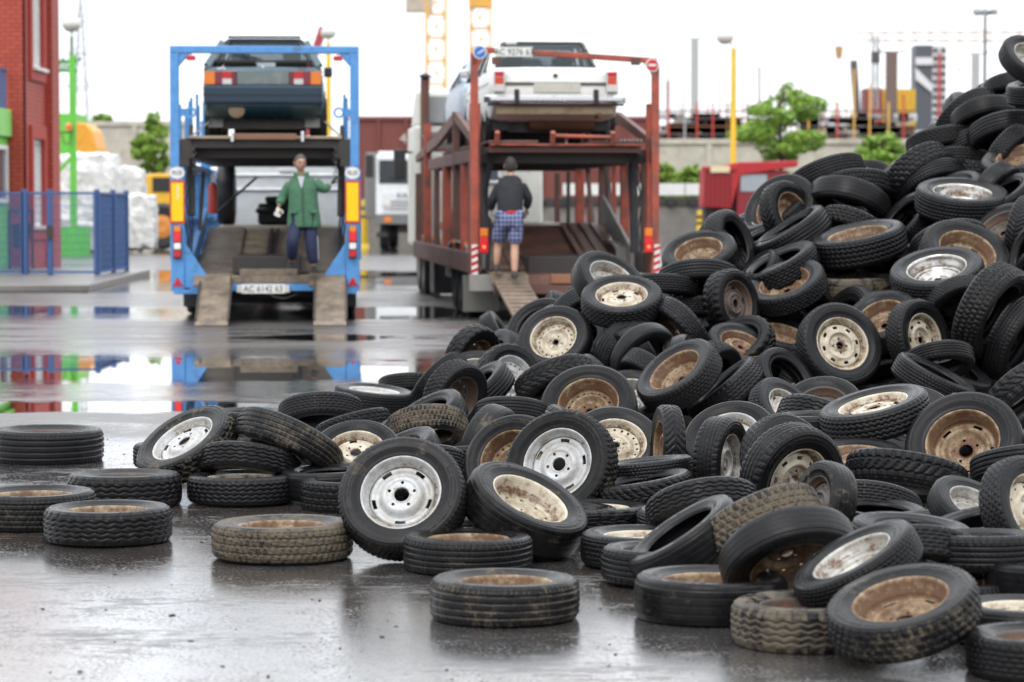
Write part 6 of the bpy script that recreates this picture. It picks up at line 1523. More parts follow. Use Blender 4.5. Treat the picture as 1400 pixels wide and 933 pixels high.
# (key, px, py, apparent diameter px, openness, lean deg, distance m, tread, rim, rim colour, side, mud, flat on ground)
TT = [
    (1, 1387, 120, 84, 0.3, -80, 23.687, 'D', None, None, 'o', 0.15, 0),
    (4, 1325, 161.8, 98, 0.45, -50, 23.567, 'G', None, None, 'o', 0.15, 0),
    (5, 1348, 163.6, 98, 0.45, -75, 23.233, 'D', None, None, 'o', 0.15, 0),
    (10, 1288, 196.3, 98, 0.25, -80, 23.285, 'G', None, None, 'o', 0.15, 0),
    (11, 1322, 207.6, 98, 0.4, -62, 23.25, 'B', None, None, 'o', 0.3, 0),
    (3, 1418, 126, 86, 0.16, 95, 22.384, 'G', None, None, 'o', 0.3, 0),
    (2, 1408, 84, 88, 0.5, 60, 22.226, 'B', 'slot', 'grey', 'i', 0.3, 0),
    (6, 1378, 188, 108, 0.5, -80, 22.858, 'B', None, None, 'o', 0.15, 0),
    (12, 1310, 226.8, 98, 0.3, -90, 23.052, 'G', None, None, 'o', 0.15, 0),
    (13, 1334, 244.8, 98, 0.3, -100, 22.973, 'A', None, None, 'o', 0.15, 0),
    (7, 1380, 217, 98, 0.4, -30, 22.553, 'G', None, None, 'o', 0.15, 0),
    (9, 1422, 262, 104, 0.12, 92, 22.26, 'B', None, None, 'o', 0.15, 0),
    (8, 1402, 222, 122, 0.35, 103, 22.152, 'A', 'plain', 'rust', 'i', 0.25, 0),
    (30, 1182, 236, 68, 0.3, -90, 28.838, 'D', None, None, 'o', 0.25, 0),
    (31, 1130, 244, 108, 0.28, -70, 22.612, 'G', None, None, 'o', 0.15, 0),
    (14, 1254, 246, 116, 0.45, -48, 22.669, 'A', None, None, 'o', 0.15, 0),
    (15, 1272, 258, 108, 0.5, -62, 22.59, 'B', None, None, 'o', 0.15, 0),
    (16, 1294, 276, 98, 0.5, -75, 22.572, 'C', None, None, 'o', 0.15, 0),
    (17, 1296, 274, 110, 0.35, 115, 22.11, 'D', None, None, 'o', 0.15, 0),
    (20, 1358, 266.8, 98, 0.4, -30, 21.881, 'D', None, None, 'o', 0.15, 0),
    (201, 1372, 271.8, 98, 0.3, 120, 21.526, 'D', None, None, 'o', 0.15, 0),
    (18, 1315, 276, 128, 0.27, 85, 21.476, 'G', 'plain', 'chrome', 'i', 0.2, 0),
    (19, 1240, 303.8, 98, 0.4, 135, 21.804, 'G', None, None, 'o', 0.15, 0),
    (29, 1170, 257.6, 98, 0.3, -85, 22.366, 'A', None, None, 'o', 0.15, 0),
    (28, 1160, 278, 114, 0.4, -105, 22.163, 'D', None, None, 'o', 0.15, 0),
    (32, 1070, 290, 110, 0.75, 135, 22.25, 'D', 'plain', 'rust', 'i', 0.15, 0),
    (33, 1060, 298.6, 98, 0.3, 120, 22.244, 'G', 'plain', 'grey', 'o', 0.15, 0),
    (34, 1078, 295.2, 98, 0.6, 25, 21.981, 'F', 'plain', 'rust', 'i', 0.15, 0),
    (22, 1370, 316.2, 98, 0.5, 120, 20.963, 'D', 'plain', 'dark', 'i', 0.15, 0),
    (21, 1402, 316.4, 98, 0.3, -10, 20.411, 'F', None, None, 'o', 0.15, 0),
    (23, 1298, 338, 112, 0.4, -75, 20.713, 'B', None, None, 'o', 0.15, 0),
    (24, 1319, 352, 128, 0.6, 68, 20.152, 'G', 'slot', 'rust', 'i', 0.15, 0),
    (56, 1412, 351.8, 98, 0.4, 160, 19.822, 'D', None, None, 'o', 0.15, 0),
    (27, 1168, 312.0, 98, 0.3, -112, 21.645, 'A', None, None, 'o', 0.35, 0),
    (36, 1055, 330.8, 98, 0.2, 110, 21.728, 'B', None, None, 'o', 0.15, 0),
    (35, 1084, 322, 112, 0.15, 122, 21.449, 'B', None, None, 'o', 0.15, 0),
    (26, 1175, 334, 131, 0.22, 101, 21.023, 'C', 'plain', 'rust', 'i', 0.15, 0),
    (38, 968, 326, 68, 0.25, 150, 28.838, 'D', None, None, 'o', 0.15, 0),
    (37, 998, 334.2, 98, 0.45, 22, 21.363, 'G', None, None, 'o', 0.15, 0),
    (41, 1035, 384.8, 98, 0.3, 140, 21.162, 'B', None, None, 'o', 0.15, 0),
    (42, 1066, 368, 116, 0.22, 115, 20.866, 'G', None, None, 'o', 0.15, 0),
    (39, 957, 352, 106, 0.5, 103, 21.012, 'D', 'plain', 'rust', 'i', 0.1, 0),
    (40, 955, 385, 109, 0.38, -88, 20.682, 'B', None, None, 'o', 0.15, 0),
    (44, 1163, 393, 120, 0.1, 90, 20.934, 'D', None, None, 'o', 0.9, 0),
    (43, 1075, 394, 114, 0.45, 109, 20.506, 'G', 'hole', 'rust', 'i', 0.2, 0),
    (25, 1282, 378, 130, 0.43, 98, 19.625, 'G', 'hole', 'chrome', 'i', 0.1, 0),
    (57, 1416, 388.6, 98, 0.5, 170, 19.398, 'B', None, None, 'o', 0.15, 0),
    (45, 1160, 452, 126, 0.5, 150, 20.341, 'G', None, None, 'o', 0.15, 0),
    (46, 1208, 442, 108, 0.6, 112, 19.394, 'D', 'plain', 'rust', 'i', 0.15, 0),
    (47, 1068, 466.0, 98, 0.4, 75, 20.248, 'D', 'plain', 'rust', 'i', 0.15, 0),
    (155, 792, 420, 82, 0.5, 150, 23.915, 'D', 'plain', 'grey', 'o', 0.15, 0),
    (60, 905, 395.8, 98, 0.2, -90, 20.563, 'G', None, None, 'o', 0.15, 0),
    (58, 832, 388, 106, 0.55, 60, 20.237, 'D', 'plain', 'grey', 'i', 0.15, 0),
    (61, 935, 427.6, 98, 0.2, -85, 20.689, 'G', None, None, 'o', 0.15, 0),
    (62, 1000, 416.2, 98, 0.6, 12, 20.216, 'E', 'slot', 'dark', 'o', 0.15, 0),
    (64, 962, 473.8, 98, 0.5, 120, 20.069, 'D', None, None, 'o', 0.15, 0),
    (65, 1012, 472, 98, 0.6, 120, 19.779, 'E', None, None, 'o', 0.15, 0),
    (66, 1011, 479.0, 98, 0.5, 68, 19.662, 'C', 'plain', 'rust', 'o', 0.15, 0),
    (63, 930, 451.2, 98, 0.35, -140, 19.707, 'C', 'plain', 'dark', 'o', 0.15, 0),
    (59, 850, 413, 113, 0.47, 92, 19.735, 'G', 'slot', 'cream', 'o', 0.12, 0),
    (53, 1354, 425, 138, 0.35, -26, 18.869, 'A', None, None, 'o', 0.35, 0),
    (54, 1390, 465, 128, 0.35, -25, 19.007, 'B', None, None, 'o', 0.3, 0),
    (49, 1256, 466, 114, 0.6, 14, 19.071, 'G', 'oval', 'cream', 'o', 0.15, 0),
    (51, 1304, 512.2, 104, 0.3, 60, 18.809, 'G', None, None, 'o', 0.4, 0),
    (50, 1284, 493.8, 98, 0.35, -80, 18.358, 'B', None, None, 'o', 0.15, 0),
    (48, 1147, 474, 121, 0.85, 40, 19.027, 'G', 'oval', 'cream', 'o', 0.2, 0),
    (67, 1072, 520, 95, 0.6, 42, 18.773, 'G', None, None, 'o', 0.15, 0),
    (68, 858, 482, 108, 0.6, -32, 19.639, 'B', None, None, 'o', 0.15, 0),
    (70, 872, 492.4, 98, 0.3, -152, 19.397, 'B', 'plain', 'dark', 'o', 0.15, 0),
    (69, 880, 488, 98, 0.7, -45, 19.022, 'D', None, None, 'o', 0.15, 0),
    (71, 893, 515.8, 98, 0.25, -130, 18.806, 'G', 'plain', 'rust', 'o', 0.15, 0),
    (73, 862, 548, 110, 0.6, 90, 18.442, 'D', 'plain', 'grey', 'i', 0.15, 0),
    (146, 681, 459, 70, 0.15, 32, 26.921, 'B', None, None, 'o', 0.15, 0),
    (1470, 742, 456, 102, 0.8, 120, 21.539, 'G', None, None, 'o', 0.15, 0),
    (147, 759, 466, 104, 0.82, 118, 19.699, 'D', 'hole', 'cream', 'i', 0.1, 0),
    (136, 602, 524, 96, 0.3, -42, 19.799, 'G', None, None, 'o', 0.15, 0),
    (135, 565, 530, 96, 0.2, -90, 20.519, 'B', None, None, 'o', 0.15, 0),
    (143, 645, 492.0, 98, 0.6, -22, 20.299, 'E', 'plain', 'rust', 'i', 0.15, 0),
    (144, 648, 518.8, 98, 0.65, 100, 19.873, 'D', 'plain', 'grey', 'i', 0.15, 0),
    (145, 697, 520, 102, 0.8, 30, 19.404, 'E', 'hole', 'white', 'o', 0.1, 0),
    (149, 757, 548, 105, 0.3, -72, 18.357, 'D', None, None, 'o', 0.15, 0),
    (148, 760, 523, 114, 0.35, -70, 17.848, 'F', None, None, 'o', 0.15, 0),
    (74, 806, 560, 133, 0.8, 100, 16.755, 'D', 'hole', 'rust', 'i', 0.1, 0),
    (75, 992, 536, 118, 0.13, 130, 18.51, 'C', None, None, 'o', 0.2, 0),
    (72, 929, 515, 124, 0.45, 126, 18.19, 'G', 'plain', 'rust', 'i', 0.25, 0),
    (78, 1125, 562, 115, 0.7, 95, 17.298, 'D', 'plain', 'dark', 'i', 0.15, 0),
    (77, 1072, 566, 110, 0.52, 42, 16.927, 'A', 'slot', 'grey', 'o', 0.15, 0),
    (52, 1276, 521, 118, 0.15, 62, 17.922, 'G', None, None, 'o', 0.15, 0),
    (55, 1398, 542, 128, 0.35, -50, 17.734, 'E', None, None, 'o', 0.15, 0),
    (81, 1125, 610, 120, 0.3, 150, 14.678, 'D', None, None, 'o', 0.15, 0),
    (91, 1000, 604, 130, 0.7, 105, 15.047, 'D', 'plain', 'white', 'o', 0.15, 0),
    (80, 1115, 582, 115, 0.1, 92, 14.493, 'D', None, None, 'o', 0.15, 0),
    (79, 1197, 567, 153, 0.25, 103, 14.093, 'C', 'slot', 'cream', 'o', 0.35, 0),
    (82, 1319, 612, 163, 0.85, 110, 13.703, 'D', 'slot', 'rust', 'i', 0.1, 0),
    (158, 1170, 636, 140, 0.3, 90, 13.639, 'D', 'plain', 'rust', 'o', 0.15, 0),
    (84, 1238, 652, 168, 0.18, -98, 13.118, 'E', None, None, 'o', 0.15, 0),
    (83, 1402, 640, 152, 0.2, -85, 13.222, 'B', None, None, 'o', 0.15, 0),
    (88, 1080, 640, 150, 0.7, 30, 13.126, 'G', None, None, 'o', 0.15, 0),
    (93, 842, 612, 130, 0.75, 80, 14.676, 'D', 'hole', 'cream', 'o', 0.15, 0),
    (94, 806, 600, 142, 0.06, 63, 15.49, 'B', None, None, 'o', 0.15, 0),
    (92, 912, 614, 120, 0.2, 178, 14.337, 'F', 'plain', 'rust', 'o', 0.15, 0),
    (90, 986, 634, 130, 0.36, -3, 13.347, 'B', 'plain', 'grey', 'o', 0.15, 0),
    (89, 1082, 655, 155, 0.75, -28, 12.587, 'B', 'oval', 'cream', 'o', 0.15, 0),
    (95, 885, 645, 130, 0.06, 96, 13.37, 'G', None, None, 'o', 0.15, 0),
    (87, 1190, 694, 140, 0.3, -95, 12.409, 'G', None, None, 'o', 0.15, 0),
    (102, 1200, 712, 140, 0.2, 85, 12.038, 'D', None, None, 'o', 0.15, 0),
    (310, 1285, 725, 145, 0.15, 90, 11.732, 'G', None, None, 'o', 0.15, 0),
    (85, 1330, 700, 130, 0.45, 60, 11.604, 'D', 'plain', 'grey', 'i', 0.15, 0),
    (307, 1345, 728, 150, 0.25, 100, 11.197, 'B', None, None, 'o', 0.15, 0),
    (86, 1400, 698, 150, 0.6, 18, 10.995, 'G', 'plain', 'cream', 'o', 0.15, 0),
    (150, 700, 566, 102, 0.22, -92, 16.573, 'B', None, None, 'o', 0.15, 0),
    (142, 622, 543, 104, 0.65, -25, 18.113, 'A', 'plain', 'dark', 'i', 0.15, 0),
    (134, 580, 547, 105, 0.07, 90, 20.302, 'B', None, None, 'o', 0.15, 1),
    (133, 511, 545, 110, 0.14, 84, 19.334, 'G', 'plain', 'white', 'o', 0.05, 0),
    (131, 340, 573, 102, 0.07, 90, 18.597, 'D', None, None, 'o', 0.15, 1),
    (132, 438, 566, 116, 0.3, -88, 17.749, 'G', None, None, 'o', 0.15, 0),
    (137, 484, 585, 106, 0.15, -75, 16.983, 'A', None, None, 'o', 0.15, 0),
    (141, 585, 575, 115, 0.3, 120, 16.821, 'D', None, None, 'o', 0.15, 0),
    (139, 560, 598, 118, 0.4, 110, 15.933, 'D', 'plain', 'cream', 'o', 0.15, 0),
    (140, 584, 587, 114, 0.36, -85, 15.48, 'A', None, None, 'o', 0.75, 0),
    (151, 668, 612, 120, 0.4, -20, 14.537, 'D', None, None, 'o', 0.5, 0),
    (152, 547, 626, 122, 0.3, 120, 14.581, 'D', None, None, 'o', 0.3, 0),
    (138, 487, 626, 126, 0.65, 95, 14.422, 'D', 'slot', 'cream', 'o', 0.1, 0),
    (308, 640, 640, 135, 0.2, -88, 14.201, 'C', None, None, 'o', 0.15, 0),
    (153, 574, 648, 138, 0.3, -83, 13.822, 'G', None, None, 'o', 0.15, 0),
    (116, 703, 634, 138, 0.85, 130, 13.524, 'D', 'hole', 'rust', 'i', 0.45, 0),
    (115, 768, 638, 158, 0.88, 142, 13.048, 'A', 'slot', 'white', 'o', 0.45, 0),
    (128, 393, 608, 156, 0.22, -115, 14.35, 'B', None, None, 'o', 0.55, 0),
    (130, 247, 622, 130, 0.07, 90, 15.851, 'B', None, None, 'o', 0.15, 1),
    (129, 256, 610, 146, 0.42, 122, 14.349, 'A', 'slot', 'white', 'o', 0.6, 0),
    (127, 340, 638, 144, 0.24, -97, 14.215, 'C', None, None, 'o', 0.15, 0),
    (96, 880, 672, 140, 0.12, 100, 12.993, 'F', None, None, 'o', 0.15, 0),
    (160, 850, 694, 150, 0.09, 90, 13.112, 'D', None, None, 'o', 0.15, 1),
    (301, 765, 712, 158, 0.11, 90, 12.545, 'G', None, None, 'o', 0.15, 0),
    (113, 810, 710, 160, 0.1, 90, 12.606, 'E', 'plain', 'cream', 'o', 0.2, 1),
    (101, 1125, 692, 125, 0.5, 165, 11.979, 'D', 'plain', 'dark', 'o', 0.55, 0),
    (311, 945, 715, 150, 0.15, 88, 12.341, 'G', None, None, 'o', 0.15, 0),
    (97, 960, 697, 158, 0.32, -80, 11.857, 'C', None, None, 'o', 0.15, 0),
    (302, 905, 772, 168, 0.12, 88, 11.004, 'B', None, None, 'o', 0.2, 0),
    (98, 937, 740, 172, 0.22, 124, 10.82, 'D', None, None, 'o', 0.3, 0),
    (99, 1040, 722, 178, 0.3, -65, 10.742, 'A', None, None, 'o', 0.95, 0),
    (306, 1245, 738, 165, 0.2, 84, 10.897, 'D', None, None, 'o', 0.15, 0),
    (103, 1255, 768, 182, 0.35, -90, 10.33, 'G', None, None, 'o', 0.15, 0),
    (159, 1345, 752, 160, 0.1, 90, 10.263, 'B', None, None, 'o', 0.15, 0),
    (100, 1078, 762, 192, 0.5, -72, 10.111, 'D', 'plain', 'rust', 'i', 0.25, 0),
    (104, 1172, 775, 185, 0.3, 118, 9.619, 'G', 'plain', 'grey', 'i', 0.15, 0),
    (309, 455, 660, 140, 0.12, 92, 14.01, 'D', None, None, 'o', 0.15, 0),
    (126, 482, 676, 142, 0.1, 90, 13.718, 'A', 'plain', 'dark', 'o', 0.1, 1),
    (124, 66, 609, 152, 0.08, 90, 16.309, 'B', 'plain', 'dark', 'o', 0.3, 1),
    (125, 331, 667, 150, 0.1, 90, 13.986, 'C', 'plain', 'cream', 'o', 0.15, 1),
    (123, 170, 669, 158, 0.1, 88, 13.88, 'C', 'plain', 'dark', 'i', 0.3, 1),
    (122, 46, 696, 172, 0.11, 90, 12.963, 'G', 'plain', 'rust', 'i', 0.4, 1),
    (121, 148, 716, 176, 0.11, 90, 12.381, 'C', 'plain', 'rust', 'i', 0.35, 1),
    (312, 690, 725, 160, 0.12, 90, 12.1, 'D', None, None, 'o', 0.15, 0),
    (117, 717, 698, 176, 0.42, 63, 11.791, 'D', 'plain', 'cream', 'i', 0.5, 0),
    (114, 551, 682, 176, 0.88, 110, 11.709, 'G', 'slot', 'white', 'o', 0.45, 0),
    (112, 880, 749, 175, 0.12, 90, 11.552, 'G', 'plain', 'cream', 'o', 0.15, 1),
    (107, 1440, 787, 180, 0.14, 90, 10.118, 'D', None, None, 'o', 0.15, 0),
    (106, 1312, 817, 160, 0.14, 90, 10.183, 'G', 'plain', 'rust', 'o', 0.2, 1),
    (108, 1400, 850, 200, 0.14, 90, 9.526, 'D', 'plain', 'cream', 'o', 0.2, 1),
    (120, 386, 737, 193, 0.12, 90, 11.782, 'A', 'plain', 'rust', 'i', 0.9, 1),
    (118, 640, 755, 177, 0.12, 90, 11.406, 'B', 'plain', 'rust', 'i', 0.4, 1),
    (111, 972, 815, 212, 0.13, 90, 10.092, 'D', 'plain', 'rust', 'i', 0.5, 1),
    (110, 1105, 851, 212, 0.13, 90, 9.484, 'C', 'plain', 'dark', 'o', 0.85, 1),
    (119, 690, 817, 207, 0.135, 90, 10.068, 'B', 'plain', 'rust', 'i', 0.6, 1),
    (105, 1235, 837, 213, 0.43, 102, 9.065, 'A', 'slot', 'rust', 'i', 0.55, 0),
    (109, 1422, 894, 204, 0.16, 90, 8.862, 'G', 'plain', 'dark', 'o', 0.15, 1),
]
# tyres buried in the heap behind those in front
FILL = [
    (2.7, 19.458, 0.276, -0.276, -0.234, 0.932, 0.577, 'G'),
    (2.846, 21.203, 1.103, 0.017, -0.343, -0.939, 0.57, 'G'),
    (3.119, 19.728, 0.758, -0.52, -0.215, -0.827, 0.584, 'C'),
    (4.426, 24.744, 2.378, -0.803, -0.533, -0.267, 0.596, 'A'),
    (4.158, 24.363, 2.189, 0.818, -0.291, -0.495, 0.561, 'B'),
    (4.396, 24.323, 2.137, 0.906, -0.415, -0.077, 0.588, 'B'),
    (3.797, 24.223, 1.998, -0.989, -0.14, 0.047, 0.557, 'G'),
    (3.969, 23.83, 2.024, 0.622, -0.766, -0.165, 0.593, 'C'),
    (4.488, 23.736, 2.035, -0.699, -0.309, 0.645, 0.593, 'D'),
    (3.987, 24.073, 1.677, -0.728, -0.631, 0.268, 0.595, 'C'),
    (4.328, 23.636, 1.777, -0.469, -0.544, 0.696, 0.599, 'G'),
    (4.33, 22.85, 1.679, -0.776, -0.487, 0.402, 0.563, 'D'),
    (4.153, 29.409, 1.585, 0.56, -0.704, -0.436, 0.581, 'D'),
    (2.982, 23.298, 1.568, -0.282, -0.669, -0.687, 0.563, 'A'),
    (3.456, 23.747, 1.624, -0.578, -0.588, -0.566, 0.584, 'G'),
    (3.639, 23.395, 1.513, -0.109, -0.121, 0.987, 0.6, 'G'),
    (3.648, 23.168, 1.42, -0.17, -0.645, 0.745, 0.588, 'B'),
    (3.914, 22.971, 1.322, 0.54, -0.399, 0.741, 0.546, 'C'),
    (3.964, 22.434, 1.416, -0.978, -0.178, 0.107, 0.586, 'A'),
    (3.653, 22.206, 1.281, 0.794, -0.581, 0.177, 0.583, 'C'),
    (3.18, 22.668, 1.299, 0.583, -0.125, 0.803, 0.567, 'A'),
    (2.069, 22.896, 1.247, -0.293, -0.663, 0.689, 0.583, 'C'),
    (2.324, 22.927, 1.441, 0.401, -0.765, 0.504, 0.542, 'A'),
    (3.972, 21.887, 1.083, 0.436, -0.774, -0.46, 0.592, 'G'),
    (3.408, 21.758, 1.096, -0.374, -0.428, 0.823, 0.551, 'B'),
    (3.456, 20.869, 0.926, -0.2, -0.346, 0.917, 0.543, 'B'),
    (2.196, 22.611, 1.143, -0.204, -0.735, 0.646, 0.587, 'C'),
    (2.451, 29.698, 1.164, 0.628, -0.511, 0.588, 0.599, 'G'),
    (1.564, 22.333, 0.943, -0.797, -0.598, 0.089, 0.567, 'B'),
    (2.101, 22.009, 0.77, -0.708, -0.208, 0.675, 0.553, 'C'),
    (1.948, 21.704, 0.739, -0.892, -0.369, -0.26, 0.552, 'D'),
    (1.481, 21.854, 0.829, 0.695, -0.2, 0.691, 0.56, 'B'),
    (1.498, 21.382, 0.832, 0.133, -0.367, 0.921, 0.558, 'B'),
    (2.531, 21.915, 0.705, -0.747, -0.657, 0.099, 0.578, 'C'),
    (2.15, 21.549, 0.904, 0.162, -0.721, 0.674, 0.559, 'B'),
    (3.452, 20.627, 0.766, -0.262, -0.45, 0.854, 0.597, 'C'),
    (3.657, 19.827, 0.814, 0.461, -0.525, -0.716, 0.589, 'G'),
    (2.431, 20.899, 0.474, 0.801, -0.599, 0.006, 0.595, 'C'),
    (2.718, 19.963, 0.634, 0.721, -0.692, 0.036, 0.547, 'G'),
    (2.032, 20.601, 0.353, 0.943, -0.118, 0.312, 0.571, 'G'),
    (0.328, 24.651, 0.47, -0.939, -0.119, 0.322, 0.597, 'B'),
    (0.962, 21.558, 0.681, 0.682, -0.497, -0.537, 0.573, 'G'),
    (0.574, 20.728, 0.661, 0.226, -0.766, -0.602, 0.595, 'B'),
    (1.2, 21.35, 0.569, -0.741, -0.659, -0.131, 0.591, 'A'),
    (1.484, 21.178, 0.539, 0.707, -0.164, -0.688, 0.557, 'D'),
    (1.23, 20.496, 0.288, -0.635, -0.747, 0.195, 0.557, 'B'),
    (1.56, 20.531, 0.355, 0.761, -0.486, -0.429, 0.595, 'C'),
    (1.424, 20.673, 0.501, -0.222, -0.455, -0.863, 0.554, 'C'),
    (1.025, 20.431, 0.547, 0.493, -0.223, 0.841, 0.587, 'G'),
    (3.22, 19.364, 0.785, 0.102, -0.798, -0.594, 0.562, 'G'),
    (3.455, 19.689, 0.459, -0.047, -0.727, -0.685, 0.544, 'G'),
    (3.101, 19.703, 0.488, 0.847, -0.479, 0.231, 0.543, 'C'),
    (2.262, 19.668, 0.393, -0.111, -0.253, -0.961, 0.564, 'A'),
    (2.189, 19.472, 0.22, 0.349, -0.131, 0.928, 0.557, 'B'),
    (0.896, 20.133, 0.414, -0.014, -0.53, -0.848, 0.6, 'D'),
    (0.934, 20.348, 0.311, 0.472, -0.781, -0.409, 0.562, 'C'),
    (0.227, 22.216, 0.296, 0.855, -0.083, 0.512, 0.547, 'D'),
    (0.166, 20.678, 0.313, 0.664, -0.663, -0.347, 0.564, 'G'),
    (-0.106, 21.293, 0.291, -0.812, -0.41, 0.416, 0.565, 'B'),
    (-0.138, 20.864, 0.218, -0.01, -0.37, -0.929, 0.559, 'A'),
    (0.364, 18.959, 0.181, -0.166, -0.35, 0.922, 0.572, 'D'),
    (1.406, 19.181, 0.311, 0.722, -0.59, -0.361, 0.568, 'A'),
    (1.734, 15.085, 0.305, -0.353, -0.327, -0.877, 0.546, 'C'),
    (2.186, 14.896, 0.307, 0.007, -0.64, 0.769, 0.578, 'D'),
    (-0.233, 18.602, 0.241, -0.598, -0.2, 0.776, 0.548, 'B'),
    (4.055, 23.934, 2.309, 0.486, -0.462, 0.742, 0.558, 'B'),
    (3.634, 23.81, 1.856, 0.37, -0.761, -0.532, 0.564, 'D'),
    (4.246, 24.339, 1.891, 0.576, -0.479, 0.663, 0.564, 'D'),
    (4.31, 23.871, 1.871, 0.155, -0.724, 0.672, 0.557, 'D'),
    (3.894, 23.784, 1.665, -0.001, -0.713, 0.702, 0.541, 'G'),
    (4.276, 23.201, 1.596, -0.877, -0.429, -0.219, 0.574, 'C'),
    (2.712, 23.311, 1.564, -0.884, -0.131, -0.449, 0.572, 'D'),
    (3.245, 23.25, 1.488, -0.228, -0.351, 0.908, 0.599, 'A'),
    (3.373, 23.448, 1.435, -0.445, -0.679, 0.584, 0.559, 'D'),
    (3.9, 23.292, 1.34, -0.683, -0.158, 0.713, 0.571, 'G'),
    (4.154, 22.768, 1.343, -0.643, -0.543, 0.54, 0.57, 'G'),
    (3.388, 22.215, 1.322, -0.66, -0.335, -0.672, 0.586, 'A'),
    (2.919, 22.81, 1.419, -0.763, -0.081, 0.641, 0.572, 'D'),
    (3.056, 23.205, 1.263, -0.211, -0.281, -0.936, 0.586, 'B'),
    (2.193, 23.137, 1.242, 0.644, -0.759, -0.092, 0.557, 'G'),
    (3.832, 21.427, 1.071, -0.522, -0.192, -0.831, 0.585, 'C'),
    (3.758, 21.757, 1.131, -0.051, -0.647, -0.761, 0.595, 'A'),
    (1.929, 22.618, 1.138, -0.218, -0.098, 0.971, 0.562, 'B'),
    (2.189, 22.379, 1.015, -0.365, -0.437, -0.822, 0.549, 'D'),
    (2.107, 29.483, 0.836, -0.745, -0.46, -0.484, 0.541, 'C'),
    (1.606, 22.046, 0.945, 0.027, -0.75, -0.661, 0.597, 'A'),
    (1.828, 22.261, 0.772, -0.541, -0.396, 0.742, 0.589, 'B'),
    (1.692, 21.834, 1.12, -0.986, -0.149, -0.078, 0.591, 'C'),
    (2.9, 21.34, 0.617, 0.283, -0.814, -0.507, 0.579, 'A'),
    (1.907, 21.059, 0.626, 0.616, -0.616, 0.49, 0.578, 'A'),
    (3.066, 20.405, 0.797, -0.947, -0.168, -0.272, 0.546, 'D'),
    (3.853, 20.386, 0.835, 0.92, -0.392, -0.028, 0.547, 'B'),
    (1.892, 20.927, 0.318, 0.384, -0.735, 0.559, 0.54, 'G'),
    (0.891, 24.509, 0.631, 0.821, -0.323, -0.47, 0.555, 'C'),
    (0.946, 20.854, 0.668, 0.814, -0.429, 0.391, 0.552, 'A'),
    (1.174, 21.664, 0.466, -0.651, -0.258, 0.714, 0.598, 'G'),
    (1.641, 20.869, 0.412, 0.865, -0.228, -0.447, 0.553, 'C'),
    (1.77, 20.398, 0.487, 0.391, -0.495, 0.776, 0.551, 'D'),
    (1.055, 20.162, 0.598, -0.972, -0.114, 0.204, 0.583, 'G'),
    (1.192, 19.986, 0.4, -0.46, -0.758, 0.462, 0.558, 'D'),
    (0.162, 22.517, 0.342, 0.4, -0.565, 0.722, 0.56, 'C'),
    (0.497, 20.346, 0.503, -0.364, -0.613, 0.702, 0.554, 'B'),
    (0.414, 18.546, 0.269, -0.754, -0.219, 0.62, 0.546, 'G'),
    (1.237, 18.915, 0.353, 0.899, -0.266, 0.349, 0.569, 'D'),
    (4.156, 24.636, 2.055, -0.754, -0.64, -0.146, 0.576, 'C'),
    (4.031, 24.129, 2.087, -0.078, -0.644, -0.761, 0.546, 'C'),
    (3.821, 24.398, 1.788, -0.794, -0.598, 0.108, 0.597, 'D'),
    (4.351, 23.362, 1.856, 0.673, -0.737, 0.053, 0.556, 'B'),
    (4.269, 23.944, 1.503, -0.441, -0.748, 0.496, 0.596, 'D'),
    (3.545, 29.26, 1.615, 0.817, -0.42, 0.395, 0.57, 'A'),
    (2.719, 23.566, 1.548, -0.9, -0.434, -0.042, 0.599, 'B'),
    (3.904, 22.651, 1.287, 0.88, -0.382, -0.282, 0.589, 'A'),
    (3.467, 22.481, 1.217, 0.387, -0.75, 0.536, 0.555, 'D'),
    (3.365, 21.286, 1.036, -0.709, -0.205, 0.674, 0.565, 'G'),
    (3.582, 21.102, 0.92, -0.815, -0.57, -0.107, 0.567, 'C'),
    (3.952, 20.692, 0.897, 0.012, -0.077, 0.997, 0.554, 'B'),
    (2.089, 22.797, 0.961, 0.037, -0.412, -0.911, 0.544, 'C'),
    (2.466, 29.843, 0.818, 0.533, -0.699, 0.477, 0.56, 'D'),
    (2.214, 21.733, 0.701, -0.107, -0.59, -0.8, 0.59, 'B'),
    (1.914, 21.719, 0.977, 0.818, -0.093, 0.567, 0.574, 'B'),
    (1.543, 21.584, 1.047, -0.801, -0.501, 0.328, 0.578, 'G'),
    (2.243, 20.87, 0.779, 0.62, -0.48, 0.621, 0.559, 'B'),
    (3.359, 20.286, 0.843, -0.481, -0.589, 0.65, 0.59, 'B'),
    (3.669, 20.116, 0.734, -0.78, -0.495, 0.382, 0.565, 'G'),
    (2.736, 20.871, 0.577, 0.658, -0.438, -0.612, 0.577, 'D'),
    (3.021, 20.317, 0.497, -0.333, -0.418, -0.845, 0.552, 'B'),
    (2.133, 20.963, 0.273, 0.473, -0.163, -0.866, 0.562, 'B'),
    (0.783, 24.788, 0.337, 0.57, -0.804, -0.167, 0.58, 'D'),
    (0.756, 21.191, 0.884, 0.07, -0.768, 0.637, 0.551, 'B'),
    (1.517, 21.653, 0.608, -0.935, -0.354, 0.04, 0.558, 'B'),
]
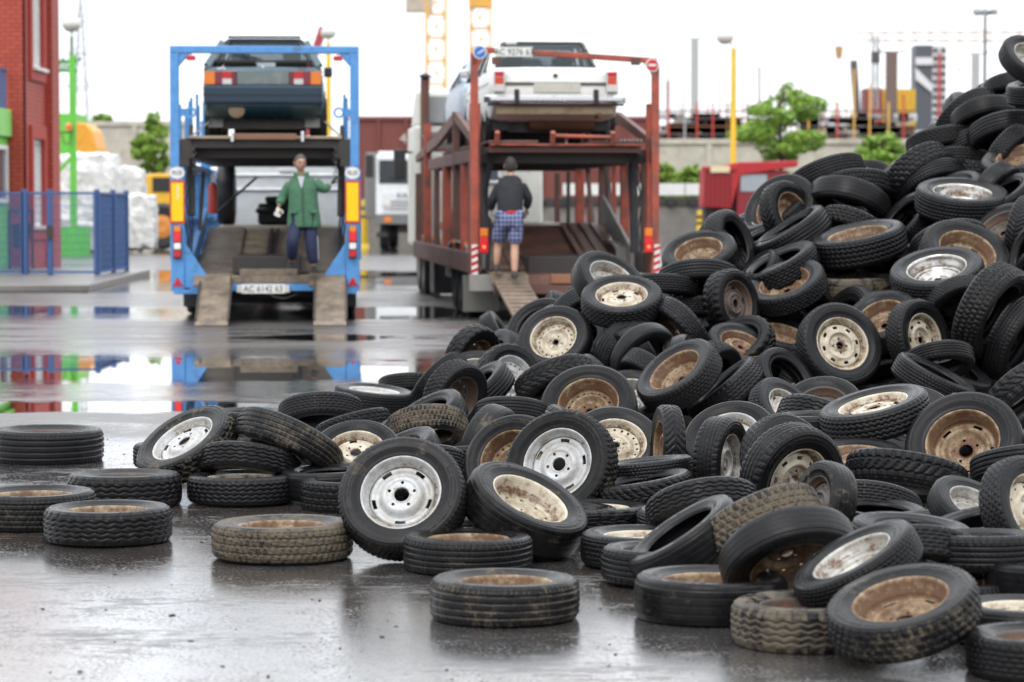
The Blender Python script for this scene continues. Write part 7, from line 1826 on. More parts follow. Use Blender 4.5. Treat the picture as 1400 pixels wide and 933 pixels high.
HERO = {114: 'wheel with white five-slot rim facing the camera at the front of the heap', 115: 'wheel with silvery white five-slot rim, muddy sidewall, behind the tilted cream-rimmed wheel',
        48: 'wheel with cream eight-slot rim and black hub hole, middle of the heap', 82: 'wheel with deep rusty brown rim facing the camera at the right of the heap',
        105: 'big nearest wheel with orange rust inside its deep rim, dusty block tread', 59: 'wheel with cream rim tilted up beside the red transporter ramp',
        147: 'wheel with pale rim and ring of round holes below the red transporter ramp', 129: 'muddy wheel with white rim leaning at the left end of the heap',
        120: 'mud-caked tyre lying flat in front, brown block tread', 119: 'tyre lying flat, nearest of all to the bottom centre, rust inside', 72: 'wheel with deep golden brown rim leaning in the centre of the heap',
        79: 'wheel with flat cream rim lying tilted left of the deep rusty rim', 25: 'wheel with bright bare steel rim lying open at upper right', 117: 'tilted wheel with rust-streaked cream rim and muddy smooth tread',
        89: 'wheel with cream oval-hole rim half hidden by a mud-crusted tyre', 128: 'brown ribbed tyre toppled on its neighbour at the left end of the heap', 133: 'wheel with white rim lying flat beside the large puddle',
        2: 'topmost tyre of the heap against the sky', 26: 'wheel lying nearly level, rust rim inside, on a mud-covered bald tyre', 145: 'wheel with clean white round-hole rim near the puddle'}
NICK = {114: 'the front white five-slot wheel', 115: 'the silvery five-slot wheel', 48: 'the cream eight-slot wheel', 82: 'the deep rusty wheel', 105: 'the big nearest rusty wheel', 59: 'the cream wheel by the ramp',
        147: 'the pale round-hole wheel', 129: 'the leaning muddy white wheel', 120: 'the mud-caked flat tyre', 72: 'the leaning golden brown wheel', 79: 'the tilted flat cream wheel', 25: 'the bright steel wheel',
        117: 'the rust-streaked tilted wheel', 26: 'the level rust-rimmed wheel', 2: 'the topmost tyre'}
byid = {t[0]: t for t in TT}
counts = {}
def tyre_label(t):
    if t[0] in HERO: return HERO[t[0]]
    bx = 1e9; bk = None
    for k in NICK:
        h = byid[k]; dd = math.hypot(h[1] - t[1], h[2] - t[2])
        if dd < bx: bx, bk = dd, k
    h = byid[bk]; dx, dy = t[1] - h[1], h[2] - t[2]
    an = math.degrees(math.atan2(dy, dx)) % 360
    w = ('right of', 'up-right of', 'above', 'up-left of', 'left of', 'down-left of', 'below', 'down-right of')[int(((an + 22.5) % 360) // 45)]
    pose = 'flat' if (t[12] or (abs(math.sin(R(t[5]))) > .95 and t[4] < .16)) else 'upright' if t[4] > .62 else 'tilted'
    first = ('%s wheel, %s rim' % (pose, RIMW[t[9]])) if t[8] else ('%s bare tyre, %s' % (pose, TREADW[t[7]]))
    first = {'flat': 'flat-lying', 'upright': 'upright', 'tilted': 'tilted'}[pose] + first[len(pose):]
    lab = first + ', ' + w + ' ' + NICK[bk]
    counts.setdefault(lab, []).append((bx, t[0]))
    return lab
ORD = ['nearest', 'second', 'third', 'fourth', 'fifth', 'sixth', 'seventh', 'eighth', 'ninth', 'tenth', 'eleventh', 'twelfth', 'thirteenth', 'fourteenth', 'fifteenth']
labs = {t[0]: tyre_label(t) for t in TT}
def fill_label(i, f):
    p = Vector(f[:3]) - CAM; k = p.dot(FWD); px, py = CXP + FPX * p.x / k, CYP - FPX * p.dot(UP) / k
    bk = min(NICK, key=lambda q: math.hypot(byid[q][1] - px, byid[q][2] - py)); h = byid[bk]
    an = math.degrees(math.atan2(h[2] - py, px - h[1])) % 360
    w = ('right of', 'up-right of', 'above', 'up-left of', 'left of', 'down-left of', 'below', 'down-right of')[int(((an + 22.5) % 360) // 45)]
    lab = 'black tyre buried in the gaps, ' + w + ' ' + NICK[bk]
    counts.setdefault(lab, []).append((math.hypot(h[1] - px, h[2] - py), ('f', i)))
    return lab
flabs = {i: fill_label(i, f) for i, f in enumerate(FILL)}
def ranked(lab, key):
    if len(counts.get(lab, ())) > 1:
        k = [x[1] for x in sorted(counts[lab], key=lambda q: q[0])].index(key)
        return ORD[min(k, 14)] + ' ' + lab
    return lab
rs5 = random.Random(11)
for t in TT:
    lab = ranked(labs[t[0]], t[0])
    c, ax, D = place(t[1], t[2], t[3], t[4], t[5], t[6], t[12])
    grp = 'loose tyres lying around the heap' if t[12] else 'tyres in the heap'
    wheel(c, ax, D, t[7], t[8], t[9], t[10], t[11], lab, rs5.uniform(0, 6.28), grp)
for i, (x, y, z, ax_, ay_, az_, D, tr) in enumerate(FILL):
    wheel(Vector((x, y, z)), Vector((ax_, ay_, az_)), D, tr, None, None, 'o', .2, ranked(flabs[i], ('f', i)), rs5.uniform(0, 6.28), 'tyres buried in the heap')

# the rest of the heap, deeper inside than one can count
CORE = [
    (4.51, 20.76, 1.16, 0.74, -0.34, -0.58),
    (0.21, 14.6, 0.23, -0.13, -0.19, 0.97),
    (4.1, 21.88, 1.09, -0.73, -0.1, -0.68),
    (3.59, 23.16, 1.3, -0.58, -0.45, -0.68),
    (2.71, 22.53, 1.24, -0.57, 0.42, -0.71),
    (1.55, 22.23, 0.64, -0.43, 0.56, 0.7),
    (1.85, 21.0, 0.41, 0.2, -0.41, 0.89),
    (1.21, 20.22, 0.47, -0.18, 0.35, 0.92),
    (5.11, 23.64, 1.77, -0.37, 0.66, -0.65),
    (3.21, 20.23, 0.88, -0.45, -0.51, 0.74),
    (3.4, 19.61, 0.42, 0.12, -0.79, 0.6),
    (3.17, 23.21, 1.43, 0.7, 0.28, -0.65),
    (1.39, 20.4, 0.5, 0.38, 0.22, -0.9),
    (3.38, 20.74, 0.67, 0.72, -0.33, -0.61),
    (2.19, 21.76, 0.53, -0.5, -0.6, -0.62),
    (2.52, 20.42, 0.62, 0.12, 0.04, 0.99),
    (3.78, 20.1, 0.71, 0.24, -0.57, 0.78),
    (4.5, 21.34, 1.37, -0.28, -0.12, 0.95),
    (3.98, 21.08, 0.36, -0.84, -0.2, 0.51),
    (2.47, 14.16, 0.31, 0.71, -0.11, 0.69),
    (4.56, 24.07, 2.35, -0.69, 0.65, 0.33),
    (4.49, 24.53, 2.47, -0.4, -0.29, -0.87),
    (2.32, 23.41, 1.52, 0.49, -0.32, -0.81),
    (2.01, 21.17, 0.55, -0.89, 0.34, 0.29),
    (4.47, 20.83, 0.89, 0.66, -0.65, -0.38),
    (3.49, 22.4, 1.39, 0.69, -0.67, 0.27),
    (3.47, 21.08, 0.69, 0.15, -0.09, 0.98),
    (3.76, 20.56, 0.95, 0.98, -0.01, -0.18),
    (2.22, 22.08, 0.42, 0.01, 0.42, 0.91),
    (3.48, 23.86, 1.63, -0.57, -0.76, 0.31),
    (2.22, 22.31, 1.21, -0.97, -0.09, -0.24),
    (4.13, 18.65, 0.26, 0.57, -0.22, -0.79),
    (2.94, 20.73, 0.45, -0.99, 0.01, -0.12),
    (0.68, 21.12, 0.4, -0.19, 0.64, -0.75),
    (5.09, 23.89, 2.05, 0.75, 0.01, 0.67),
    (2.36, 21.64, 0.98, -0.88, -0.06, 0.47),
    (3.87, 20.19, 0.93, 0.09, -0.56, 0.82),
    (4.62, 23.1, 1.62, -0.74, -0.65, 0.17),
    (4.19, 20.33, 0.68, -0.29, 0.79, 0.54),
    (3.36, 20.49, 0.86, -0.31, 0.83, -0.46),
    (1.98, 22.91, 1.17, 0.39, -0.81, 0.44),
    (2.13, 21.7, 1.0, 0.89, 0.39, -0.25),
    (3.9, 21.81, 1.32, -0.74, -0.11, -0.66),
    (2.71, 21.91, 1.11, -0.57, 0.44, -0.69),
    (1.08, 19.12, 0.26, 0.07, 0.04, -1.0),
    (3.72, 20.48, 0.4, 0.14, -0.29, -0.95),
    (3.72, 21.67, 1.19, 0.91, 0.0, -0.43),
    (4.8, 23.11, 2.31, -1.0, -0.06, 0.08),
    (4.06, 23.97, 1.99, 0.03, 0.78, 0.62),
    (4.11, 21.21, 1.24, -0.65, -0.36, -0.67),
    (3.7, 19.83, 0.76, -0.69, -0.0, -0.73),
    (1.92, 22.68, 1.03, 0.67, 0.31, -0.68),
    (3.94, 21.53, 1.29, -0.18, -0.79, 0.58),
    (3.72, 22.11, 1.1, 0.97, 0.03, -0.23),
    (2.51, 21.87, 0.86, -0.4, 0.86, 0.32),
    (4.06, 20.22, 0.46, 0.13, 0.64, -0.76),
    (4.15, 22.36, 1.36, -0.71, -0.68, 0.18),
    (4.97, 23.11, 2.0, 0.14, -0.43, -0.89),
    (4.82, 24.31, 2.51, -0.88, 0.25, 0.4),
    (4.1, 23.09, 1.93, 0.55, 0.77, -0.33),
    (4.19, 22.94, 1.38, -0.87, 0.28, -0.41),
    (4.02, 22.76, 1.46, -0.26, -0.84, 0.47),
    (4.33, 19.55, 0.8, 0.75, -0.09, 0.66),
    (1.18, 19.88, 0.21, -0.35, -0.08, 0.93),
    (1.72, 21.77, 0.81, -0.23, -0.8, 0.56),
    (2.53, 20.34, 0.34, -0.98, -0.12, -0.16),
    (2.18, 21.79, 0.8, -0.86, 0.33, -0.38),
    (4.65, 20.97, 0.52, 0.35, -0.29, -0.89),
    (4.68, 21.28, 1.02, -0.57, -0.07, 0.82),
    (2.37, 14.4, 0.26, -0.45, -0.26, 0.85),
    (2.96, 22.65, 0.92, 0.12, 0.66, -0.74),
    (4.82, 22.22, 1.44, -0.52, 0.85, -0.02),
    (3.27, 19.87, 0.89, -0.1, 0.04, 0.99),
    (2.0, 15.58, 0.19, 0.05, -0.4, -0.92),
    (2.49, 22.3, 0.89, 0.87, -0.34, -0.35),
    (4.5, 20.88, 0.32, -0.95, 0.06, 0.31),
    (3.47, 20.01, 0.39, 0.82, 0.16, 0.55),
    (4.88, 24.08, 1.87, -0.36, -0.83, 0.43),
    (2.02, 22.49, 1.06, -0.69, 0.71, -0.11),
    (3.06, 22.25, 0.93, -0.61, -0.64, 0.47),
    (2.92, 22.56, 1.12, -0.07, -0.44, -0.89),
    (3.95, 23.34, 1.77, -1.0, -0.01, -0.05),
    (1.82, 21.52, 0.95, -0.23, -0.47, 0.85),
    (4.4, 24.11, 1.85, 0.7, -0.07, -0.71),
    (2.89, 20.3, 0.3, -0.92, -0.21, 0.33),
    (4.96, 22.77, 1.82, 0.88, -0.22, 0.43),
    (1.77, 21.21, 0.42, 0.0, 0.12, 0.99),
    (3.16, 14.69, 0.25, 0.58, -0.33, -0.74),
    (3.05, 22.12, 1.16, -0.56, -0.6, 0.57),
    (4.86, 21.98, 1.32, 0.95, -0.28, 0.13),
    (1.72, 22.16, 1.02, 0.71, 0.21, -0.67),
    (4.28, 24.32, 2.27, -0.54, -0.81, -0.24),
    (4.68, 22.84, 1.74, 0.56, 0.45, -0.69),
    (2.6, 21.72, 1.05, -0.88, 0.26, -0.39),
    (3.34, 20.91, 0.89, 0.17, 0.77, 0.61),
    (2.21, 21.52, 0.45, -0.12, -0.54, 0.83),
    (4.3, 20.77, 1.02, -0.73, 0.67, -0.09),
    (2.79, 21.61, 0.75, 0.45, 0.85, -0.29),
    (0.77, 19.96, 0.35, 0.59, 0.18, -0.79),
    (2.11, 22.06, 1.03, -0.77, 0.33, 0.55),
    (2.6, 15.39, 0.18, 0.09, 0.31, 0.95),
    (4.39, 19.89, 0.56, 0.49, -0.87, -0.0),
    (2.67, 23.33, 1.46, 0.91, -0.34, 0.25),
    (3.16, 22.66, 1.21, -0.61, -0.67, 0.43),
    (3.71, 23.44, 1.83, -0.94, 0.06, 0.34),
    (1.81, 21.3, 0.76, 0.85, 0.19, 0.49),
    (4.19, 19.29, 0.21, 0.09, -0.25, 0.96),
    (2.74, 23.8, 1.49, 0.71, -0.19, 0.68),
    (0.5, 17.55, 0.24, -0.43, 0.38, 0.82),
    (3.14, 20.93, 0.57, 0.03, 0.83, 0.55),
    (3.15, 20.63, 0.73, 0.9, -0.06, -0.43),
    (0.83, 20.66, 0.36, 0.24, -0.44, -0.86),
    (2.16, 21.34, 0.97, 0.52, 0.62, -0.59),
    (1.81, 22.04, 0.77, 0.33, 0.53, -0.78),
    (3.97, 19.64, 0.86, -0.38, -0.84, 0.39),
    (4.07, 21.32, 0.95, -0.73, 0.22, -0.65),
    (3.84, 20.19, 0.39, -0.39, -0.03, 0.92),
    (4.52, 20.53, 1.1, -0.77, -0.19, -0.61),
    (4.36, 20.1, 0.32, 0.27, 0.85, 0.46),
    (2.89, 19.94, 0.64, 0.02, -0.48, -0.88),
    (1.68, 21.82, 0.59, -0.37, -0.31, 0.88),
    (4.71, 21.49, 1.39, -0.61, -0.09, 0.79),
    (1.84, 20.85, 0.59, -0.16, 0.89, 0.42),
    (2.26, 21.08, 0.67, -0.82, 0.46, 0.34),
    (5.11, 24.46, 2.37, 0.31, -0.85, 0.42),
    (3.08, 13.93, 0.26, 0.47, 0.3, 0.83),
    (3.6, 20.68, 0.36, 0.17, 0.26, -0.95),
    (3.27, 22.9, 1.6, -0.62, -0.15, 0.77),
    (1.55, 21.62, 0.74, 0.45, 0.88, 0.14),
    (2.06, 20.89, 0.62, -0.73, 0.49, -0.48),
    (4.89, 22.88, 1.51, -0.34, -0.31, -0.89),
    (1.85, 20.6, 0.34, 0.44, -0.59, 0.68),
    (1.24, 21.01, 0.65, -0.46, 0.56, 0.69),
    (3.33, 23.12, 1.56, -0.9, 0.41, -0.15),
    (4.13, 20.1, 1.06, 0.91, -0.39, 0.16),
    (4.9, 22.23, 1.75, 0.47, 0.13, -0.87),
    (3.02, 19.74, 0.51, 0.45, 0.04, 0.89),
    (4.44, 20.54, 0.32, 0.79, -0.21, 0.57),
    (4.38, 20.99, 1.26, -0.75, 0.65, 0.14),
    (4.39, 23.12, 1.95, -0.14, 0.66, -0.73),
    (4.83, 24.36, 2.1, 0.95, 0.3, -0.13),
    (4.38, 22.81, 1.79, -0.42, -0.11, 0.9),
    (5.06, 23.7, 2.23, -0.89, 0.46, -0.02),
    (4.05, 19.05, 0.31, 0.38, 0.11, -0.92),
    (4.48, 20.31, 1.05, 0.95, 0.16, -0.25),
    (0.37, 20.92, 0.49, -0.87, -0.49, -0.06),
    (4.25, 23.1, 1.58, 0.68, -0.19, 0.71),
    (1.72, 20.07, 0.3, -0.96, -0.09, 0.26),
    (1.44, 21.92, 0.83, 0.71, -0.01, 0.71),
    (0.71, 20.84, 0.76, 0.47, 0.19, 0.86),
    (3.04, 23.54, 1.56, 0.59, -0.06, -0.81),
    (1.64, 21.41, 0.65, -0.27, -0.89, -0.35),
    (3.82, 22.23, 1.38, -0.29, 0.49, -0.82),
    (4.79, 22.48, 1.75, -0.97, -0.22, -0.02),
    (2.68, 20.67, 0.48, 0.35, 0.2, -0.91),
    (5.07, 23.27, 1.69, -0.51, 0.82, 0.26),
    (4.37, 22.56, 1.65, 0.16, -0.03, -0.99),
    (3.62, 22.9, 1.32, 0.3, 0.76, -0.58),
    (2.02, 21.52, 0.63, 0.5, -0.82, -0.26),
    (4.0, 21.68, 1.06, 0.7, 0.71, 0.08),
    (3.4, 20.44, 0.63, 0.75, 0.13, -0.65),
    (4.99, 23.34, 2.06, 0.82, -0.53, -0.21),
    (0.81, 21.67, 0.75, -0.62, -0.35, -0.7),
    (4.76, 23.74, 1.93, -0.53, 0.29, -0.8),
    (3.68, 20.59, 0.72, 0.96, 0.2, -0.18),
    (4.14, 19.93, 0.39, 0.47, 0.78, -0.4),
    (3.32, 15.39, 0.2, 0.41, 0.01, -0.91),
    (1.84, 22.36, 1.1, -0.44, -0.79, -0.43),
    (3.48, 23.41, 1.62, -0.44, -0.23, -0.87),
    (2.33, 22.8, 1.04, -0.84, -0.05, -0.54),
    (3.81, 22.83, 1.71, 0.48, -0.14, 0.87),
    (1.03, 21.24, 0.72, 0.8, -0.39, -0.45),
    (2.46, 22.12, 1.16, -0.69, 0.38, -0.62),
    (1.58, 22.54, 1.16, -0.39, 0.18, 0.9),
    (4.49, 23.65, 2.12, 0.8, -0.18, 0.58),
    (0.76, 20.25, 0.28, -0.41, -0.73, 0.54),
    (2.22, 22.14, 0.75, -0.47, -0.52, 0.71),
    (4.08, 20.76, 0.52, 0.46, 0.86, -0.24),
    (2.95, 22.99, 0.85, -0.31, 0.68, 0.66),
    (0.93, 21.04, 0.72, -0.26, 0.41, 0.87),
    (3.04, 19.49, 0.36, 0.17, 0.07, -0.98),
    (2.76, 22.91, 1.45, -0.96, 0.1, 0.26),
    (1.43, 21.14, 0.51, -0.99, 0.11, -0.12),
    (2.32, 22.58, 1.47, -0.0, -0.5, -0.87),
    (2.4, 23.92, 1.55, 0.69, -0.37, -0.62),
    (3.04, 21.81, 0.94, -0.87, 0.1, -0.48),
    (2.12, 22.71, 1.16, -0.71, -0.58, -0.41),
    (0.48, 18.22, 0.29, 0.02, -0.19, 0.98),
    (3.78, 19.83, 0.52, 0.82, 0.5, 0.29),
    (3.52, 20.8, 0.98, 0.49, 0.29, 0.82),
    (0.88, 19.98, 0.56, -0.84, -0.52, 0.12),
    (0.93, 20.5, 0.7, -0.45, -0.89, 0.0),
    (4.0, 23.0, 1.56, -0.12, -0.64, 0.76),
    (2.22, 15.57, 0.19, -0.03, -0.35, 0.94),
    (2.65, 24.24, 1.78, 0.44, 0.08, -0.9),
    (4.31, 20.77, 0.45, 0.21, 0.05, -0.98),
    (4.06, 20.51, 0.7, 0.85, -0.52, -0.08),
    (0.14, 19.82, 0.28, -0.55, 0.44, -0.71),
    (4.73, 24.16, 2.24, 0.3, -0.14, 0.94),
    (4.38, 21.19, 1.03, 0.76, -0.62, 0.2),
    (3.72, 24.15, 1.78, -0.8, 0.59, 0.1),
    (3.5, 19.8, 0.32, -0.55, -0.2, 0.81),
    (1.55, 19.79, 0.29, -0.78, 0.48, -0.4),
    (4.39, 20.61, 0.82, 0.69, -0.72, 0.07),
    (3.55, 23.05, 1.51, 0.81, 0.58, -0.08),
    (3.13, 20.22, 0.51, -0.7, -0.31, 0.65),
    (2.76, 21.08, 0.58, -0.85, -0.16, -0.5),
    (3.82, 20.79, 1.15, 0.52, -0.13, 0.85),
    (2.42, 11.49, 0.38, 0.96, -0.17, -0.21),
    (0.44, 20.72, 0.32, 0.9, 0.39, -0.18),
    (4.51, 23.91, 2.17, -0.11, -0.63, 0.77),
    (2.35, 22.5, 1.04, 0.03, 0.71, -0.71),
    (3.53, 24.18, 1.59, 0.75, -0.19, 0.63),
    (2.44, 22.94, 1.42, -0.07, -0.56, 0.83),
    (2.94, 20.65, 0.82, -0.35, -0.24, 0.9),
    (2.78, 23.15, 1.3, 0.92, 0.35, -0.15),
    (2.7, 12.55, 0.27, 0.6, -0.21, -0.77),
    (4.44, 21.51, 1.06, -0.9, 0.37, -0.21),
    (2.31, 21.32, 0.63, 0.28, 0.83, -0.47),
    (4.61, 22.0, 1.39, -0.15, 0.33, 0.93),
    (2.75, 20.44, 0.45, 0.3, 0.53, -0.79),
    (1.85, 14.21, 0.17, 0.29, -0.0, 0.96),
    (-0.22, 14.25, 0.14, 0.03, 0.14, 0.99),
    (3.73, 23.7, 1.82, 0.6, 0.47, -0.65),
    (5.3, 24.38, 2.21, -0.09, 0.06, -0.99),
    (3.45, 19.71, 0.74, -0.89, 0.21, 0.41),
    (3.94, 23.83, 1.73, 0.36, 0.79, -0.5),
    (2.62, 23.13, 1.54, 0.18, -0.08, 0.98),
    (2.65, 19.71, 0.45, -0.32, 0.27, 0.91),
    (2.58, 22.88, 1.23, -0.08, -0.32, 0.94),
    (2.37, 19.84, 0.49, -0.92, 0.39, 0.05),
    (4.21, 23.77, 2.22, 0.72, -0.25, 0.64),
    (4.11, 21.04, 1.04, -0.89, -0.42, 0.17),
    (4.48, 23.92, 2.58, 0.63, 0.14, -0.76),
    (2.76, 22.19, 0.7, -0.82, -0.03, -0.58),
    (1.54, 20.3, 0.32, -0.41, -0.23, 0.88),
    (2.33, 19.58, 0.57, 0.32, -0.39, -0.87),
    (3.98, 24.53, 2.12, -0.61, 0.27, 0.74),
    (1.19, 20.67, 0.62, -0.98, 0.22, 0.01),
    (0.75, 21.32, 0.83, -0.85, 0.25, 0.46),
    (2.7, 14.13, 0.19, 0.26, 0.26, -0.93),
    (4.62, 23.3, 1.86, 0.86, 0.31, 0.4),
    (3.96, 24.28, 1.86, -0.87, -0.49, 0.12),
    (4.4, 23.78, 1.92, 0.85, -0.33, 0.42),
    (3.37, 22.75, 1.3, 0.44, -0.27, -0.85),
    (3.35, 23.68, 1.35, -0.85, 0.32, -0.41),
    (2.16, 20.81, 0.36, -0.9, -0.19, 0.4),
    (4.74, 23.59, 1.74, -0.11, 0.79, -0.6),
    (1.52, 20.61, 0.39, 0.38, 0.32, -0.87),
    (3.93, 22.17, 1.18, -0.96, -0.16, 0.24),
    (4.14, 19.57, 0.7, 0.25, -0.81, 0.52),
    (2.12, 23.6, 1.4, -0.37, -0.07, 0.93),
    (2.57, 20.85, 0.59, -0.49, 0.54, -0.68),
    (3.75, 21.88, 1.09, 0.79, 0.44, 0.43),
    (1.46, 19.97, 0.2, -0.26, -0.24, -0.93),
    (1.54, 21.86, 1.13, 0.08, -0.48, -0.88),
    (3.33, 21.14, 1.1, -0.16, -0.04, 0.99),
    (4.32, 24.66, 2.06, 0.65, 0.63, -0.42),
    (4.83, 23.99, 2.15, -0.75, 0.58, 0.3),
    (2.59, 22.34, 1.1, -0.49, 0.34, 0.8),
    (0.77, 22.05, 0.88, 0.15, -0.69, 0.7),
    (2.77, 22.91, 1.72, -0.22, 0.14, 0.97),
    (0.86, 19.17, 0.23, -0.03, 0.39, -0.92),
    (3.26, 20.66, 0.48, 0.18, -0.82, -0.54),
    (3.46, 20.58, 1.07, 0.25, 0.75, -0.61),
    (3.63, 20.28, 0.34, 0.91, -0.18, 0.36),
    (0.08, 21.2, 0.28, -0.08, 0.45, 0.89),
    (3.78, 21.31, 1.17, -0.72, 0.05, -0.69),
    (5.16, 24.09, 1.91, -0.91, 0.16, 0.38),
    (3.26, 22.57, 1.0, -0.87, -0.46, 0.17),
    (4.05, 22.04, 1.36, -0.88, -0.42, 0.21),
    (1.58, 20.82, 0.42, -0.27, -0.45, 0.85),
    (3.01, 23.01, 1.35, -0.88, 0.46, 0.09),
    (3.83, 23.58, 1.59, -0.82, -0.27, -0.51),
    (0.67, 21.13, 0.75, -0.86, -0.17, -0.48),
    (2.65, 20.22, 0.54, -0.25, 0.43, 0.87),
    (2.38, 21.9, 0.56, 0.6, -0.79, -0.13),
    (4.0, 23.7, 2.17, -0.64, 0.71, -0.29),
    (2.08, 23.4, 1.12, 0.42, -0.46, 0.78),
    (0.55, 20.8, 0.54, -0.56, -0.82, 0.09),
    (3.77, 19.77, 0.29, 0.49, -0.67, -0.56),
    (2.69, 23.59, 1.6, -0.49, 0.81, 0.34),
    (2.37, 20.53, 0.36, 0.63, -0.77, -0.13),
    (0.18, 14.1, 0.29, 0.1, 0.15, 0.98),
    (3.95, 22.55, 1.28, -0.24, 0.38, 0.89),
    (1.81, 21.64, 0.57, 0.7, -0.21, -0.69),
    (4.11, 24.35, 2.06, 0.35, -0.29, -0.89),
    (1.13, 19.34, 0.32, -0.68, -0.26, 0.69),
    (3.97, 20.69, 0.31, 0.79, -0.11, 0.6),
    (3.62, 21.06, 0.99, 0.64, 0.65, -0.42),
    (3.45, 21.82, 1.13, -0.24, -0.63, 0.74),
    (0.46, 21.38, 0.32, -0.79, 0.6, 0.15),
    (1.65, 14.33, 0.22, 0.2, -0.29, 0.94),
    (3.76, 20.01, 0.3, -0.17, -0.91, -0.38),
    (3.24, 20.01, 0.55, -0.79, -0.22, -0.58),
    (4.64, 22.45, 1.43, 0.91, -0.15, 0.38),
    (4.54, 24.41, 2.15, -0.54, -0.08, -0.84),
    (3.94, 18.28, 0.32, 0.6, -0.12, 0.79),
    (3.74, 22.44, 1.42, 0.53, 0.21, -0.82),
    (2.1, 21.95, 0.66, -0.95, 0.19, 0.25),
    (4.65, 21.66, 1.19, -0.53, 0.81, -0.27),
    (2.49, 21.54, 0.69, 0.05, 0.76, 0.65),
    (1.41, 21.33, 0.88, -0.07, -0.21, -0.97),
    (1.71, 21.03, 0.6, 0.96, -0.28, 0.05),
    (2.53, 21.03, 0.74, 0.32, 0.23, -0.92),
    (4.73, 23.01, 2.06, -0.89, 0.46, 0.03),
    (3.91, 20.85, 0.82, 0.14, -0.22, 0.96),
    (2.89, 22.47, 1.41, 0.8, -0.01, -0.61),
    (4.3, 20.34, 0.92, -0.36, 0.86, -0.36),
    (4.04, 22.35, 1.56, 0.63, -0.06, 0.78),
    (4.43, 20.23, 0.71, 0.55, -0.5, -0.67),
    (4.43, 24.77, 2.3, -0.61, -0.65, -0.45),
    (3.26, 22.42, 1.41, 0.32, -0.01, -0.95),
    (2.24, 22.97, 1.2, 0.63, -0.75, -0.18),
    (2.26, 21.48, 0.84, -0.94, 0.34, -0.0),
    (2.57, 23.63, 1.42, 0.08, 0.64, 0.76),
    (4.03, 20.14, 0.67, 0.52, 0.41, 0.74),
    (4.15, 20.49, 1.04, 0.1, 0.01, -1.0),
    (4.11, 19.81, 0.87, 0.36, -0.07, -0.93),
    (3.95, 24.02, 2.2, 0.63, 0.08, -0.77),
    (4.57, 23.27, 2.25, -0.52, -0.84, 0.14),
    (4.26, 21.53, 1.2, -0.11, 0.05, -0.99),
    (3.98, 22.08, 1.58, 0.63, 0.63, -0.46),
    (1.74, 21.7, 1.04, -0.45, 0.85, -0.28),
    (4.11, 23.62, 1.89, 0.44, 0.02, 0.9),
    (4.33, 23.37, 1.94, -0.66, 0.74, 0.1),
    (2.38, 19.5, 0.29, 0.64, -0.51, -0.57),
    (4.96, 23.88, 2.31, -0.78, 0.1, -0.62),
    (3.86, 24.77, 2.01, 0.29, -0.08, -0.95),
    (3.96, 20.41, 1.16, -0.71, 0.01, -0.7),
    (4.01, 21.04, 0.59, 0.05, 0.37, 0.93),
    (2.48, 22.52, 1.32, -0.22, -0.05, -0.97),
    (4.28, 19.53, 0.15, -0.12, 0.14, 0.98),
    (3.6, 23.66, 1.54, -0.21, 0.55, -0.81),
    (1.19, 21.28, 0.54, 0.19, 0.87, -0.45),
    (2.28, 21.86, 0.98, -0.96, 0.17, 0.21),
    (2.58, 22.66, 1.09, -0.7, -0.43, 0.56),
    (4.64, 21.01, 1.42, 0.75, -0.01, 0.67),
    (4.39, 22.1, 1.41, 0.6, -0.68, 0.41),
    (1.5, 22.77, 1.03, -0.61, -0.49, 0.62),
    (4.93, 23.55, 1.99, -0.65, 0.53, 0.55),
    (4.98, 24.26, 2.31, -0.86, -0.51, 0.0),
    (3.74, 23.76, 2.11, -0.31, 0.11, 0.94),
    (2.24, 22.78, 1.42, -0.73, 0.59, 0.34),
    (4.64, 23.72, 2.47, -0.72, 0.66, 0.21),
    (4.53, 23.53, 1.87, 0.93, -0.2, 0.3),
    (1.93, 22.17, 0.89, 0.7, -0.17, 0.69),
    (3.18, 21.35, 0.96, -0.93, -0.02, -0.38),
    (2.98, 13.49, 0.24, -0.14, 0.54, 0.83),
    (4.44, 20.66, 1.39, -0.83, 0.53, -0.16),
    (1.03, 20.4, 0.36, 0.38, 0.27, 0.89),
    (1.92, 20.95, 0.8, -0.03, -0.19, -0.98),
    (1.1, 20.66, 0.38, 0.68, 0.68, 0.27),
    (4.0, 19.66, 0.28, 0.55, 0.02, 0.84),
    (0.5, 21.49, 0.51, -0.03, -0.13, 0.99),
    (2.45, 23.13, 1.32, -0.87, 0.31, -0.38),
    (3.4, 21.45, 1.07, 0.49, -0.79, 0.37),
    (4.84, 23.08, 1.72, 1.0, -0.02, -0.06),
    (3.16, 19.01, 0.29, 0.8, -0.37, 0.47),
    (4.29, 19.69, 0.56, -0.85, -0.12, -0.51),
    (2.13, 22.37, 0.84, -0.78, 0.55, 0.3),
    (3.87, 23.47, 1.99, -0.26, -0.66, -0.7),
    (5.16, 24.02, 2.33, 0.28, -0.65, -0.7),
    (2.94, 21.59, 1.0, 0.75, 0.61, -0.24),
    (3.99, 24.94, 2.18, -0.91, -0.03, 0.42),
    (4.47, 23.23, 1.71, -0.01, -0.01, 1.0),
    (3.83, 22.84, 1.38, -0.57, -0.76, 0.31),
    (1.87, 21.91, 1.11, 0.32, 0.07, 0.95),
    (3.86, 18.61, 0.34, 0.05, -0.66, -0.75),
    (4.43, 25.01, 2.49, 0.37, 0.09, -0.93),
    (1.69, 22.78, 1.22, 0.85, -0.27, -0.46),
    (4.46, 20.29, 0.37, -0.6, 0.63, 0.49),
    (3.24, 20.41, 0.47, 0.87, 0.44, 0.24),
    (4.65, 21.75, 1.49, -0.16, -0.76, -0.64),
    (2.34, 15.07, 0.18, 0.21, -0.2, 0.96),
